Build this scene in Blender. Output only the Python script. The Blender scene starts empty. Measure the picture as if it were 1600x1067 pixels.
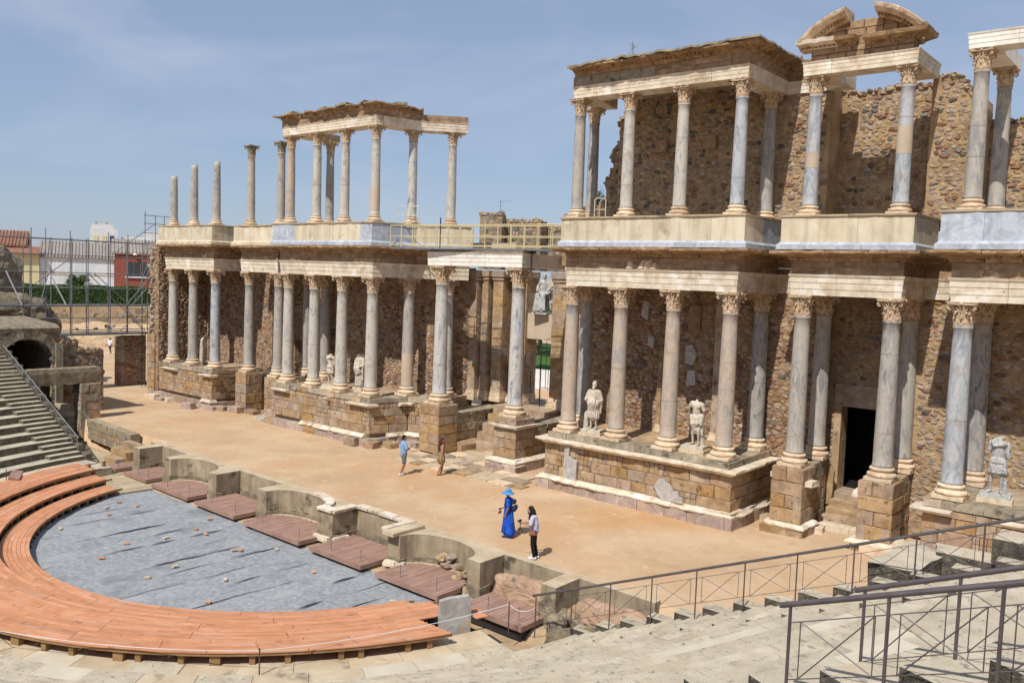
import bpy, bmesh, math, random
from mathutils import Vector, Matrix, noise
R = math.radians
scn = bpy.context.scene
# ---------------------------------------------------------------- camera
cam_d = bpy.data.cameras.new('camera'); cam = bpy.data.objects.new('camera', cam_d)
scn.collection.objects.link(cam); scn.camera = cam
YAW, PIT, ROL = -0.6948, -0.0739, 0.0363
F = Vector((math.sin(YAW)*math.cos(PIT), math.cos(YAW)*math.cos(PIT), math.sin(PIT)))
Rt = Vector((math.cos(YAW), -math.sin(YAW), 0)); U = Rt.cross(F)
R2 = Rt*math.cos(ROL)+U*math.sin(ROL); U2 = -Rt*math.sin(ROL)+U*math.cos(ROL)
cam.matrix_world = Matrix(((R2.x, U2.x, -F.x, 28.185), (R2.y, U2.y, -F.y, -30.055), (R2.z, U2.z, -F.z, 8.983), (0, 0, 0, 1)))
cam_d.sensor_width = 36; cam_d.lens = 36*1352.33/1600
cam_d.clip_start = 0.1; cam_d.clip_end = 6000
# ---------------------------------------------------------------- light
SUN_EL, SUN_AZ = 51.5, 9.0        # sun stands south (-Y) and a little towards +X
sd = Vector((math.sin(R(SUN_AZ))*math.cos(R(SUN_EL)), -math.cos(R(SUN_AZ))*math.cos(R(SUN_EL)), math.sin(R(SUN_EL))))
w = bpy.data.worlds.new('World'); scn.world = w; w.use_nodes = True
nt = w.node_tree; nt.nodes.clear()
sky = nt.nodes.new('ShaderNodeTexSky'); sky.sky_type = 'NISHITA'; sky.sun_disc = False
sky.sun_elevation = R(SUN_EL); sky.sun_rotation = math.atan2(sd.x, sd.y)
sky.altitude = 200; sky.air_density = 1.0; sky.dust_density = .7; sky.ozone_density = 3.0
tc = nt.nodes.new('ShaderNodeTexCoord'); mp = nt.nodes.new('ShaderNodeMapping'); mp.inputs['Scale'].default_value = (1.2, 2.6, 7)
nz = nt.nodes.new('ShaderNodeTexNoise'); nz.inputs['Scale'].default_value = 1.6; nz.inputs['Detail'].default_value = 7; nz.inputs['Distortion'].default_value = .6
cr = nt.nodes.new('ShaderNodeValToRGB'); cr.color_ramp.elements[0].position = .42; cr.color_ramp.elements[1].position = .8
mu = nt.nodes.new('ShaderNodeMath'); mu.operation = 'MULTIPLY'; mu.inputs[1].default_value = .6
mx = nt.nodes.new('ShaderNodeMix'); mx.data_type = 'RGBA'; mx.inputs['B'].default_value = (7.2, 7.6, 8.2, 1)
bg = nt.nodes.new('ShaderNodeBackground'); bg.inputs['Strength'].default_value = .105
wo = nt.nodes.new('ShaderNodeOutputWorld')
L = nt.links.new
L(tc.outputs['Generated'], mp.inputs[0]); L(mp.outputs[0], nz.inputs[0]); L(nz.outputs['Fac'], cr.inputs[0]); L(cr.outputs[0], mu.inputs[0])
L(sky.outputs[0], mx.inputs['A']); L(mu.outputs[0], mx.inputs['Factor']); hz = nt.nodes.new('ShaderNodeMix'); hz.data_type = 'RGBA'; hz.inputs['Factor'].default_value = .55; hz.inputs['B'].default_value = (3.95, 4.9, 6.8, 1); L(mx.outputs['Result'], hz.inputs['A']); L(hz.outputs['Result'], bg.inputs[0]); L(bg.outputs[0], wo.inputs[0])
sl = bpy.data.lights.new('sun', 'SUN'); sl.energy = 4.9; sl.angle = R(.55); sl.color = (1, .955, .88)
so = bpy.data.objects.new('sun', sl); scn.collection.objects.link(so); so.rotation_euler = (-sd).to_track_quat('-Z', 'Y').to_euler(); so.location = (0, -40, 60)
vs = scn.view_settings; vs.view_transform = 'Standard'; vs.look = 'None'; vs.gamma = 1; vs.use_curve_mapping = False; vs.exposure = -0.08
scn.cycles.max_bounces = 6; scn.cycles.diffuse_bounces = 4; scn.cycles.glossy_bounces = 2; scn.cycles.use_denoising = True
# ---------------------------------------------------------------- materials
MC = {}
def mat(name, cols, scale=2.0, detail=6, rough=.85, bump=.25, bscale=None, rnd=.12, stretch=(1, 1, 1), spots=None, dist=0.0, metal=0, spec=.25, hue=0, local=False, bdist=.02, lo=.3, hi=.7, streak=None):
    """noise-driven stone / earth / plaster; cols = list of colours along the ramp; rnd = per-object brightness spread"""
    m = bpy.data.materials.new(name); m.use_nodes = True; n = m.node_tree; b = n.nodes['Principled BSDF']; lk = n.links.new; N = n.nodes.new
    b.inputs['Roughness'].default_value = rough; b.inputs['Metallic'].default_value = metal; b.inputs['Specular IOR Level'].default_value = spec
    if local: g = N('ShaderNodeTexCoord'); pos = g.outputs['Object']
    else: g = N('ShaderNodeNewGeometry'); pos = g.outputs['Position']
    oi = N('ShaderNodeObjectInfo'); ri = N('ShaderNodeNewGeometry')
    ad = N('ShaderNodeMath'); ad.operation = 'ADD'; lk(oi.outputs['Random'], ad.inputs[0]); lk(ri.outputs['Random Per Island'], ad.inputs[1])
    fr = N('ShaderNodeMath'); fr.operation = 'FRACT'; lk(ad.outputs[0], fr.inputs[0])
    va = N('ShaderNodeVectorMath'); va.operation = 'MULTIPLY_ADD'; lk(fr.outputs[0], va.inputs[0]); va.inputs[1].default_value = (13, 7, 17) if rnd else (0, 0, 0); lk(pos, va.inputs[2])
    mp = N('ShaderNodeMapping'); mp.inputs['Scale'].default_value = stretch; lk(va.outputs[0], mp.inputs[0])
    nz = N('ShaderNodeTexNoise'); nz.inputs['Scale'].default_value = scale; nz.inputs['Detail'].default_value = detail; nz.inputs['Roughness'].default_value = .62; nz.inputs['Distortion'].default_value = dist
    lk(mp.outputs[0], nz.inputs['Vector'])
    cr = N('ShaderNodeValToRGB'); e = cr.color_ramp.elements
    for i in range(len(cols)-2): e.new(.5)
    for i, c in enumerate(cols): e[i].position = lo+(hi-lo)*i/(len(cols)-1); e[i].color = (*c, 1)
    lk(nz.outputs['Fac'], cr.inputs[0]); col = cr.outputs[0]
    if spots:    # (colour, scale, threshold, softness)
        for (sc_, ss, th, sf) in spots:
            n2 = N('ShaderNodeTexNoise'); n2.inputs['Scale'].default_value = ss; n2.inputs['Detail'].default_value = 5; n2.inputs['Roughness'].default_value = .6; lk(va.outputs[0], n2.inputs['Vector'])
            mr = N('ShaderNodeMapRange'); mr.inputs['From Min'].default_value = th; mr.inputs['From Max'].default_value = th+sf; lk(n2.outputs['Fac'], mr.inputs['Value'])
            mi = N('ShaderNodeMix'); mi.data_type = 'RGBA'; mi.inputs['B'].default_value = (*sc_, 1); lk(col, mi.inputs['A']); lk(mr.outputs[0], mi.inputs['Factor']); col = mi.outputs['Result']
    if streak:   # vertical dirty run-off: (colour, amount)
        ms = N('ShaderNodeMapping'); ms.inputs['Scale'].default_value = (2.4, 2.4, .22); lk(pos, ms.inputs[0])
        n3 = N('ShaderNodeTexNoise'); n3.inputs['Scale'].default_value = 1.6; n3.inputs['Detail'].default_value = 6; lk(ms.outputs[0], n3.inputs['Vector'])
        mr = N('ShaderNodeMapRange'); mr.inputs['From Min'].default_value = .48; mr.inputs['From Max'].default_value = .75; mr.inputs['To Max'].default_value = streak[1]; lk(n3.outputs['Fac'], mr.inputs['Value'])
        mi = N('ShaderNodeMix'); mi.data_type = 'RGBA'; mi.inputs['B'].default_value = (*streak[0], 1); lk(col, mi.inputs['A']); lk(mr.outputs[0], mi.inputs['Factor']); col = mi.outputs['Result']
    if rnd:
        hs = N('ShaderNodeHueSaturation'); mr = N('ShaderNodeMapRange'); mr.inputs['To Min'].default_value = 1-rnd; mr.inputs['To Max'].default_value = 1+rnd
        lk(fr.outputs[0], mr.inputs['Value']); lk(mr.outputs[0], hs.inputs['Value']); lk(col, hs.inputs['Color']); col = hs.outputs[0]
        if hue:
            m2 = N('ShaderNodeMath'); m2.operation = 'MULTIPLY'; m2.inputs[1].default_value = 7.31; lk(fr.outputs[0], m2.inputs[0]); f2 = N('ShaderNodeMath'); f2.operation = 'FRACT'; lk(m2.outputs[0], f2.inputs[0])
            m3 = N('ShaderNodeMapRange'); m3.inputs['To Min'].default_value = .5-hue; m3.inputs['To Max'].default_value = .5+hue; lk(f2.outputs[0], m3.inputs['Value']); lk(m3.outputs[0], hs.inputs['Hue'])
            m4 = N('ShaderNodeMapRange'); m4.inputs['To Min'].default_value = .65; m4.inputs['To Max'].default_value = 1.15; lk(f2.outputs[0], m4.inputs['Value']); lk(m4.outputs[0], hs.inputs['Saturation'])
    lk(col, b.inputs['Base Color'])
    if bump:
        nb = N('ShaderNodeTexNoise'); nb.inputs['Scale'].default_value = bscale or scale*6; nb.inputs['Detail'].default_value = 7; nb.inputs['Roughness'].default_value = .65; lk(mp.outputs[0], nb.inputs['Vector'])
        bm_ = N('ShaderNodeBump'); bm_.inputs['Strength'].default_value = bump; bm_.inputs['Distance'].default_value = bdist; lk(nb.outputs['Fac'], bm_.inputs['Height']); lk(bm_.outputs[0], b.inputs['Normal'])
    MC[name] = m; return m
def marble(name, base, vein, second, scale=1.2, amount=.6, stretch=(1.0, 1.0, .33)):
    m = bpy.data.materials.new(name); m.use_nodes = True; n = m.node_tree; b = n.nodes['Principled BSDF']; lk = n.links.new; N = n.nodes.new
    b.inputs['Roughness'].default_value = .62; b.inputs['Specular IOR Level'].default_value = .3
    g = N('ShaderNodeNewGeometry'); mp = N('ShaderNodeMapping'); mp.inputs['Scale'].default_value = stretch; mp.inputs['Rotation'].default_value = (.25, .35, 0); lk(g.outputs['Position'], mp.inputs[0])
    n1 = N('ShaderNodeTexNoise'); n1.inputs['Scale'].default_value = scale*2; n1.inputs['Detail'].default_value = 8; n1.inputs['Roughness'].default_value = .6; n1.inputs['Distortion'].default_value = 2.2; lk(mp.outputs[0], n1.inputs['Vector'])
    cr = N('ShaderNodeValToRGB'); e = cr.color_ramp.elements; e.new(.5); e.new(.56)
    for i, (p, c) in enumerate(((.34, vein), (.46, base), (.55, second), (.7, base))): e[i].position = p; e[i].color = (*c, 1)
    lk(n1.outputs['Fac'], cr.inputs[0])
    n2 = N('ShaderNodeTexNoise'); n2.inputs['Scale'].default_value = .55; n2.inputs['Detail'].default_value = 4; lk(g.outputs['Position'], n2.inputs['Vector'])
    mr = N('ShaderNodeMapRange'); mr.inputs['From Min'].default_value = .42; mr.inputs['From Max'].default_value = .62; mr.inputs['To Max'].default_value = amount; lk(n2.outputs['Fac'], mr.inputs['Value'])
    mi = N('ShaderNodeMix'); mi.data_type = 'RGBA'; mi.inputs['B'].default_value = (*second, 1); lk(cr.outputs[0], mi.inputs['A']); lk(mr.outputs[0], mi.inputs['Factor'])
    n3 = N('ShaderNodeTexNoise'); n3.inputs['Scale'].default_value = 9; n3.inputs['Detail'].default_value = 6; lk(g.outputs['Position'], n3.inputs['Vector'])
    m2 = N('ShaderNodeMapRange'); m2.inputs['To Min'].default_value = .8; m2.inputs['To Max'].default_value = 1.15; lk(n3.outputs['Fac'], m2.inputs['Value'])
    n4 = N('ShaderNodeTexNoise'); n4.inputs['Scale'].default_value = 2.3; n4.inputs['Detail'].default_value = 9; n4.inputs['Roughness'].default_value = .7; lk(g.outputs['Position'], n4.inputs['Vector'])
    m5 = N('ShaderNodeMapRange'); m5.inputs['From Min'].default_value = .54; m5.inputs['From Max'].default_value = .68; m5.inputs['To Max'].default_value = .6; lk(n4.outputs['Fac'], m5.inputs['Value'])
    m6 = N('ShaderNodeMix'); m6.data_type = 'RGBA'; m6.inputs['B'].default_value = (.30, .225, .15, 1); lk(mi.outputs['Result'], m6.inputs['A']); lk(m5.outputs[0], m6.inputs['Factor'])
    hs = N('ShaderNodeHueSaturation'); lk(m2.outputs[0], hs.inputs['Value']); lk(m6.outputs['Result'], hs.inputs['Color']); lk(hs.outputs[0], b.inputs['Base Color'])
    bp_ = N('ShaderNodeBump'); bp_.inputs['Strength'].default_value = .25; bp_.inputs['Distance'].default_value = .02; lk(n3.outputs['Fac'], bp_.inputs['Height']); lk(bp_.outputs[0], b.inputs['Normal'])
    MC[name] = m; return m
mat('dirt', [(.43, .29, .17), (.515, .36, .225), (.59, .435, .29)], .22, 12, .95, .6, 22, 0, spots=[((.50, .29, .14), .13, .48, .22), ((.60, .45, .29), .4, .5, .3), ((.42, .28, .165), 1.3, .56, .25), ((.36, .25, .16), 26, .66, .04), ((.66, .54, .40), 19, .68, .04), ((.40, .275, .17), 3.5, .62, .12), ((.62, .48, .33), 2.1, .6, .15)], bdist=.03)
mat('earth', [(.30, .21, .12), (.42, .30, .18), (.5, .38, .25)], 1.2, 8, .95, .6, 9, 0, bdist=.05)
mat('ashlar', [(.24, .155, .085), (.37, .25, .145), (.48, .35, .215)], 2.2, 8, .92, .75, 16, .13, hue=.004, spots=[((.16, .105, .065), 3.2, .6, .07), ((.50, .40, .28), 1.4, .62, .1)], bdist=.03)
mat('ashlar_brown', [(.25, .15, .08), (.36, .23, .13), (.44, .30, .175)], 3, 8, .92, .8, 18, .13, hue=.004, spots=[((.13, .08, .05), 4, .6, .07)], bdist=.03)
mat('ashlar_grey', [(.20, .165, .115), (.31, .26, .185), (.42, .36, .27)], 3, 8, .93, .7, 16, .2, spots=[((.11, .10, .08), 3.4, .57, .08)], bdist=.03)
mat('mortar', [(.27, .175, .095), (.39, .265, .15), (.50, .36, .22)], 1.1, 9, .95, .9, 12, 0, spots=[((.24, .155, .09), .7, .55, .12)], bdist=.05)
mat('mortar_red', [(.21, .12, .07), (.31, .19, .11), (.41, .27, .165)], 1.1, 9, .95, .9, 12, 0, spots=[((.18, .10, .06), .7, .55, .12)], bdist=.05)
mat('fieldstone', [(.225, .155, .095), (.335, .24, .155), (.44, .335, .23)], 3.5, 6, .9, .7, 14, .20, hue=.008)
mat('fieldstone_dark', [(.075, .068, .062), (.15, .13, .11), (.22, .19, .155)], 3.5, 6, .9, .6, 14, .3, hue=.03)
mat('fieldstone_red', [(.17, .08, .05), (.27, .14, .085), (.36, .22, .145)], 3.5, 6, .9, .6, 14, .3, hue=.015)
mat('cream_marble', [(.50, .395, .275), (.64, .545, .415), (.74, .67, .555)], 2.6, 8, .8, .35, 14, .08, spots=[((.42, .30, .19), 1.4, .56, .16), ((.27, .20, .135), 6, .64, .05), ((.80, .76, .68), 1.0, .56, .12)])
mat('white_marble', [(.62, .57, .49), (.76, .72, .64), (.82, .80, .75)], 2.2, 8, .7, .3, 12, .06, spots=[((.50, .36, .22), 2.4, .63, .07)])
mat('grey_marble_slab', [(.30, .285, .27), (.42, .395, .37), (.56, .53, .49)], 2.0, 8, .7, .3, 12, .1, dist=2.0, spots=[((.50, .38, .28), 1.5, .6, .08)])
mat('purple_slab', [(.25, .19, .17), (.38, .29, .25), (.52, .42, .35)], 2.4, 8, .85, .5, 12, .14, dist=1.2, spots=[((.46, .33, .21), 1.3, .56, .1)])
mat('capital_stone', [(.34, .215, .12), (.52, .38, .25), (.68, .56, .42)], 5, 8, .9, .7, 24, .08, spots=[((.24, .15, .085), 3, .6, .08)])
mat('base_stone', [(.46, .30, .175), (.62, .48, .33), (.74, .64, .50)], 3, 8, .85, .5, 18, .1, spots=[((.36, .22, .12), 3, .62, .08)])
mat('parapet', [(.52, .435, .30), (.62, .53, .38), (.70, .62, .47)], 1.2, 8, .85, .25, 12, .05, spots=[((.42, .33, .22), 1.6, .58, .12)], streak=((.33, .275, .195), .7))
mat('parapet_blue', [(.30, .33, .38), (.42, .45, .50), (.56, .58, .61)], 1.6, 9, .7, .25, 12, .06, dist=2.2, streak=((.28, .27, .25), .5))
mat('weathered_top', [(.11, .095, .07), (.22, .18, .125), (.36, .29, .19)], 3, 8, .95, .9, 14, .1, bdist=.04)
mat('cornice_stone', [(.22, .13, .065), (.34, .215, .115), (.48, .34, .20)], 3.4, 8, .92, .9, 18, .12, spots=[((.15, .095, .055), 3, .58, .08)], bdist=.04)
mat('frieze_stone', [(.22, .135, .075), (.315, .205, .12), (.42, .295, .19)], 3, 8, .9, .5, 18, .16, spots=[((.52, .40, .28), 1.5, .62, .08)])
mat('repair', [(.44, .35, .255), (.53, .43, .325)], 2, 6, .9, .2, 18, .05)
mat('concrete', [(.24, .185, .12), (.34, .275, .185), (.44, .37, .26)], 1.3, 9, .92, .5, 20, .06, spots=[((.10, .085, .06), 1.1, .56, .1)], streak=((.13, .10, .065), .6))
mat('concrete_top', [(.40, .31, .20), (.50, .40, .27), (.58, .48, .345)], 1.3, 9, .92, .4, 24, .04, spots=[((.26, .21, .15), 1.0, .6, .1)])
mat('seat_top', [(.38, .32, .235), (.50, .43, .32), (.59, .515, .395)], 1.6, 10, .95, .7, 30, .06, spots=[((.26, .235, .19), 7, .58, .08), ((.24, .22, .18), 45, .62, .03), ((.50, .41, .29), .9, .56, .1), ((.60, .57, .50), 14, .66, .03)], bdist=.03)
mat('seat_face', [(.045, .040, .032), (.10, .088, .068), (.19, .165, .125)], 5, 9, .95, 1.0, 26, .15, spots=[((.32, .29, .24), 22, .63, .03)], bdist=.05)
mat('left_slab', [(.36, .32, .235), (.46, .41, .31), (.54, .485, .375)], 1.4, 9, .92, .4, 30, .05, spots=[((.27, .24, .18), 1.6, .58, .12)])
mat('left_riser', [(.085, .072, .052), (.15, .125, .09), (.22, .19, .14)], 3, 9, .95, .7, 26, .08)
mat('smooth_slab', [(.45, .39, .295), (.535, .47, .36), (.60, .535, .42)], 1.0, 8, .9, .2, 30, .05)
mat('deck_orange', [(.46, .20, .10), (.55, .25, .13), (.61, .30, .17)], 1.3, 8, .75, .15, 30, .11, spots=[((.56, .33, .22), .6, .52, .2), ((.36, .17, .10), 1.7, .6, .1)])
mat('deck_brown', [(.25, .145, .11), (.32, .195, .15), (.38, .24, .185)], 1.3, 8, .7, .12, 30, .07)
mat('deck_beige', [(.34, .265, .165), (.43, .345, .225), (.52, .43, .30)], 1.3, 8, .85, .3, 30, .12, spots=[((.25, .19, .12), 1.2, .6, .1)])
mat('timber', [(.24, .14, .065), (.36, .22, .11)], 3, 6, .8, .3, 20, .15)
mat('felt', [(.20, .208, .218), (.29, .30, .312), (.38, .39, .40)], 6, 10, .97, .5, 60, .04, spots=[((.36, .365, .365), .8, .54, .2), ((.19, .20, .215), .45, .55, .15), ((.17, .18, .19), 45, .6, .04)])
mat('felt_edge', [(.03, .032, .036), (.06, .064, .07)], 8, 5, .95, .3, 30, 0)
mat('brick', [(.55, .24, .13), (.66, .36, .22)], 6, 5, .9, .4, 30, .2)
mat('rail_metal', [(.095, .078, .082), (.14, .118, .12)], 4, 4, .45, .05, 30, .03, metal=.35, spec=.4)
mat('galv', [(.16, .165, .17), (.28, .285, .29)], 3, 5, .5, .1, 30, .1, metal=.4, spec=.4)
mat('rail_yellow', [(.52, .43, .22), (.62, .53, .30)], 3, 4, .5, .05, 30, .03)
mat('rail_cream', [(.55, .50, .36), (.64, .58, .43)], 3, 4, .5, .05, 30, .03)
mat('black_metal', [(.02, .02, .022), (.035, .035, .037)], 3, 4, .5, .05, 30, 0)
mat('white_paint', [(.60, .62, .64), (.76, .77, .78)], .8, 7, .8, .15, 10, .03, streak=((.45, .46, .45), .5))
mat('white_tube', [(.7, .72, .76), (.8, .82, .85)], 3, 4, .5, 0, None, 0)
mat('yellow_wall', [(.58, .50, .27), (.68, .60, .36)], .8, 7, .85, .1, 10, 0)
mat('red_wall', [(.22, .065, .045), (.30, .10, .07)], 4, 6, .85, .1, 30, .05)
mat('roof_red', [(.20, .095, .065), (.32, .165, .115)], 1.5, 6, .85, .3, 20, .12)
mat('roof_grey', [(.22, .19, .165), (.34, .30, .265)], 1.5, 6, .85, .3, 20, .10)
mat('glass_dark', [(.03, .04, .05), (.07, .09, .10)], 2, 4, .15, 0, None, 0, spec=.6)
mat('hedge_leaf', [(.025, .055, .012), (.05, .11, .02), (.09, .17, .035)], 3, 5, .6, .2, 20, .35, hue=.02)
mat('tree_leaf', [(.02, .045, .01), (.045, .09, .018), (.075, .13, .03)], 3, 5, .6, .2, 20, .35, hue=.02)
mat('bark', [(.08, .06, .045), (.15, .12, .09)], 8, 5, .9, .6, 30, 0)
mat('lawn', [(.035, .09, .015), (.07, .15, .03)], 3, 8, .9, .5, 40, 0)
mat('statue_cream', [(.36, .31, .24), (.52, .46, .37), (.66, .60, .50)], 6, 8, .85, .3, 26, 0, spots=[((.24, .21, .17), 4, .6, .08)])
mat('statue_grey', [(.26, .26, .25), (.42, .42, .40), (.58, .58, .56)], 6, 8, .85, .3, 26, 0, spots=[((.14, .14, .14), 5, .6, .06)])
mat('masonry', [(.22, .15, .10), (.38, .25, .165), (.50, .34, .24)], 1.5, 9, .95, .8, 7, 0, spots=[((.40, .27, .19), 1.2, .52, .1), ((.14, .11, .08), 2.6, .58, .08)], bdist=.05)
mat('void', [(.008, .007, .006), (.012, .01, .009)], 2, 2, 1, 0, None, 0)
marble('shaft_grey', (.345, .33, .31), (.20, .205, .22), (.43, .385, .325), 1.6, .5)
marble('shaft_blue', (.35, .37, .395), (.22, .245, .28), (.46, .46, .46), 1.3, .35)
marble('shaft_warm', (.40, .355, .31), (.285, .28, .285), (.50, .385, .285), 1.3, .55)
marble('shaft_veined', (.47, .475, .48), (.15, .175, .22), (.54, .50, .43), 1.6, .35, (1.2, 1.2, .25))
marble('shaft_pale', (.44, .42, .385), (.28, .28, .285), (.53, .485, .41), 1.6, .5)
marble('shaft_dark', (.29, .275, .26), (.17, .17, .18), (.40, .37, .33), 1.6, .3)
# ---------------------------------------------------------------- helpers
rng = random.Random(7)
PLACE = bpy.data.collections.new('place'); scn.collection.children.link(PLACE); COL = [PLACE]
OFF = {}
def tag(o, label=None, cat=None, group=None, kind=None):
    if label: o['label'] = label
    if cat: o['category'] = cat
    if group: o['group'] = group
    if kind: o['kind'] = kind
    return o
def thing(name, label, cat, loc=(0, 0, 0), group=None, kind=None):
    o = bpy.data.objects.new(name, None); COL[0].objects.link(o); o.location = loc; o.empty_display_size = .3
    tag(o, label, cat, group, kind); OFF[o.name] = Vector(loc); return o
def link(name, me, parent=None, loc=(0, 0, 0), rot=None, scl=None, material=None):
    """loc in world space; converted when the parent stands elsewhere"""
    o = bpy.data.objects.new(name, me); COL[0].objects.link(o)
    l = Vector(loc)
    if parent: o.parent = parent; l = l-OFF.get(parent.name, Vector((0, 0, 0))); OFF[o.name] = Vector(loc)
    else: OFF[o.name] = Vector(loc)
    o.location = l
    if rot is not None: o.rotation_euler = rot
    if scl is not None: o.scale = scl
    if material:
        for s in o.material_slots: s.link = 'OBJECT'; s.material = MC[material]
    return o
def mk(name, V, Fc, m, smooth=False, fm=None):
    me = bpy.data.meshes.new(name); me.from_pydata([tuple(v) for v in V], [], Fc)
    for q in (m if isinstance(m, (list, tuple)) else [m]): me.materials.append(MC[q])
    if fm: me.polygons.foreach_set('material_index', fm)
    if smooth: me.polygons.foreach_set('use_smooth', [True]*len(Fc))
    me.update(); return me
class MB:
    def __init__(s): s.V = []; s.F = []; s.M = []; s.mi = 0
    def add(s, V, Fc):
        o = len(s.V); s.V += V; s.F += [tuple(i+o for i in f) for f in Fc]; s.M += [s.mi]*len(Fc)
    def box(s, a, b):
        x0, y0, z0 = a; x1, y1, z1 = b
        s.add([(x0, y0, z0), (x1, y0, z0), (x1, y1, z0), (x0, y1, z0), (x0, y0, z1), (x1, y0, z1), (x1, y1, z1), (x0, y1, z1)],
              [(3, 2, 1, 0), (4, 5, 6, 7), (0, 1, 5, 4), (1, 2, 6, 5), (2, 3, 7, 6), (3, 0, 4, 7)])
    def prism(s, pts, z0, z1, top=None):
        n = len(pts); s.add([(x, y, z0) for x, y in pts]+[(x, y, z1) for x, y in pts], [tuple(reversed(range(n))), tuple(range(n, 2*n))]+[(i, (i+1) % n, n+(i+1) % n, n+i) for i in range(n)])
        if top is not None: s.M[-(n+1)] = top
    def obox(s, c, ax, hl, hw, z0, z1):   # box along horizontal axis ax
        ax = Vector((ax[0], ax[1])).normalized(); nx = Vector((-ax.y, ax.x)); c = Vector((c[0], c[1]))
        s.prism([tuple(c-ax*hl-nx*hw), tuple(c+ax*hl-nx*hw), tuple(c+ax*hl+nx*hw), tuple(c-ax*hl+nx*hw)], z0, z1)
    def tube(s, p, q, r, n=8, r2=None):
        p = Vector(p); q = Vector(q); d = (q-p); 
        if d.length < 1e-6: return
        d.normalize(); a = d.orthogonal().normalized(); b = d.cross(a); r2 = r if r2 is None else r2
        V = [tuple(p+(a*math.cos(t)+b*math.sin(t))*r) for t in [2*math.pi*i/n for i in range(n)]]+[tuple(q+(a*math.cos(t)+b*math.sin(t))*r2) for t in [2*math.pi*i/n for i in range(n)]]
        s.add(V, [(i, (i+1) % n, n+(i+1) % n, n+i) for i in range(n)]+[tuple(reversed(range(n))), tuple(range(n, 2*n))])
    def lathe(s, prof, n=20, c=(0, 0, 0), cap=True, jit=None):
        k = len(prof); V = []
        for r, z in prof:
            for i in range(n):
                t = 2*math.pi*i/n; rr = r*(1+(jit(t, z) if jit else 0)); V.append((c[0]+rr*math.cos(t), c[1]+rr*math.sin(t), c[2]+z))
        Fc = [(j*n+i, j*n+(i+1) % n, (j+1)*n+(i+1) % n, (j+1)*n+i) for j in range(k-1) for i in range(n)]
        if cap: Fc += [tuple(reversed(range(n))), tuple(range((k-1)*n, k*n))]
        s.add(V, Fc)
    def mesh(s, name, m, smooth=False): return mk(name, s.V, s.F, m, smooth, s.M if isinstance(m, (list, tuple)) else None)
    def obj(s, name, m, parent=None, smooth=False, loc=(0, 0, 0)):
        """vertices are world coordinates"""
        o = link(name, s.mesh(name, m, smooth), parent)
        return o
def nz(x, y, z=0, s=1.0): return noise.noise(Vector((x*s, y*s, z*s)))
# rough hewn unit blocks (front is -Y, spans x -.5...5, y 0..1, z -.5...5)
BLK = []
for k in range(10):
    q = random.Random(100+k); b = .035
    xs = [-.5, -.5+b, -.17, .17, .5-b, .5]; zs = [-.5, -.5+b*1.5, .5-b*1.5, .5]; V = []; Fc = []
    for j, z in enumerate(zs):
        for i, x in enumerate(xs):
            edge = i in (0, 5) or j in (0, 3); jx = q.uniform(-.006, .006) if i in (0, 5) else q.uniform(-.01, .01)
            V.append((x+jx, (.07 if edge else q.uniform(-.02, .03))+ (.09*q.random() if (edge and q.random() < .25) else 0), z+q.uniform(-.015, .015)))
    for j in range(3):
        for i in range(5): a = j*6+i; Fc.append((a, a+1, a+7, a+6))
    n0 = len(V); ring = [i for i in range(6)]+[11, 17]+[23-i for i in range(6)]+[12, 6]
    for i in ring: V.append((V[i][0], 1, V[i][2]))
    m = len(ring)
    for i in range(m): Fc.append((ring[(i+1) % m], ring[i], n0+i, n0+(i+1) % m))
    Fc.append(tuple(n0+i for i in range(m)))
    BLK.append((V, Fc))
BM = {}
def blk(m, k):
    if (m, k) not in BM: BM[(m, k)] = mk('block', BLK[k][0], BLK[k][1], m)
    return BM[(m, k)]
def place_block(parent, p, ang, w, h, d, m, name='block', proud=None, tiltx=0):
    """p = centre of the front face; ang = rotation that turns -Y into the outward normal"""
    k = rng.randrange(10); pr = rng.uniform(-.012, .018) if proud is None else proud
    n = Vector((math.sin(ang), -math.cos(ang), 0))
    return link(name, blk(m, k), parent, Vector(p)+n*pr, (tiltx, 0, ang), (w, d, h))
def ashlar(parent, p0, p1, z0, courses, m, lens=(.6, 1.2), depth=.35, name='block', top=None, skip=None, small=.0):
    """courses of blocks from p0 to p1; outward is to the right of p0->p1 ... (-Y when going +X)"""
    p0 = Vector((p0[0], p0[1])); p1 = Vector((p1[0], p1[1])); d = p1-p0; Lg = d.length; d.normalize(); ang = math.atan2(d.y, d.x); z = z0
    for ci, h in enumerate(courses):
        s = 0; first = True
        while s < Lg-.02:
            w_ = rng.uniform(*lens)
            if first and ci % 2: w_ *= .55
            first = False
            if Lg-s-w_ < lens[0]*.5: w_ = Lg-s
            c = p0+d*(s+w_/2)
            zz = z+h/2
            if (top is None or zz < top(s+w_/2)) and not (skip and skip(s+w_/2, zz)):
                mm = m if isinstance(m, str) else rng.choice(m)
                if small and rng.random() < small:     # patched with small rubble
                    for a in range(max(2, int(w_/.2))):
                        for b_ in range(max(1, int(h/.16))):
                            ww = w_/max(2, int(w_/.2)); hh = h/max(1, int(h/.16)); cc = p0+d*(s+ww*(a+.5))
                            place_block(parent, (cc.x, cc.y, z+hh*(b_+.5)), ang, ww-.015, hh-.015, depth, mm, 'stone')
                else: place_block(parent, (c.x, c.y, zz), ang, w_-.012, h-.012, depth, mm, name)
            s += w_
        z += h
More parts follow.
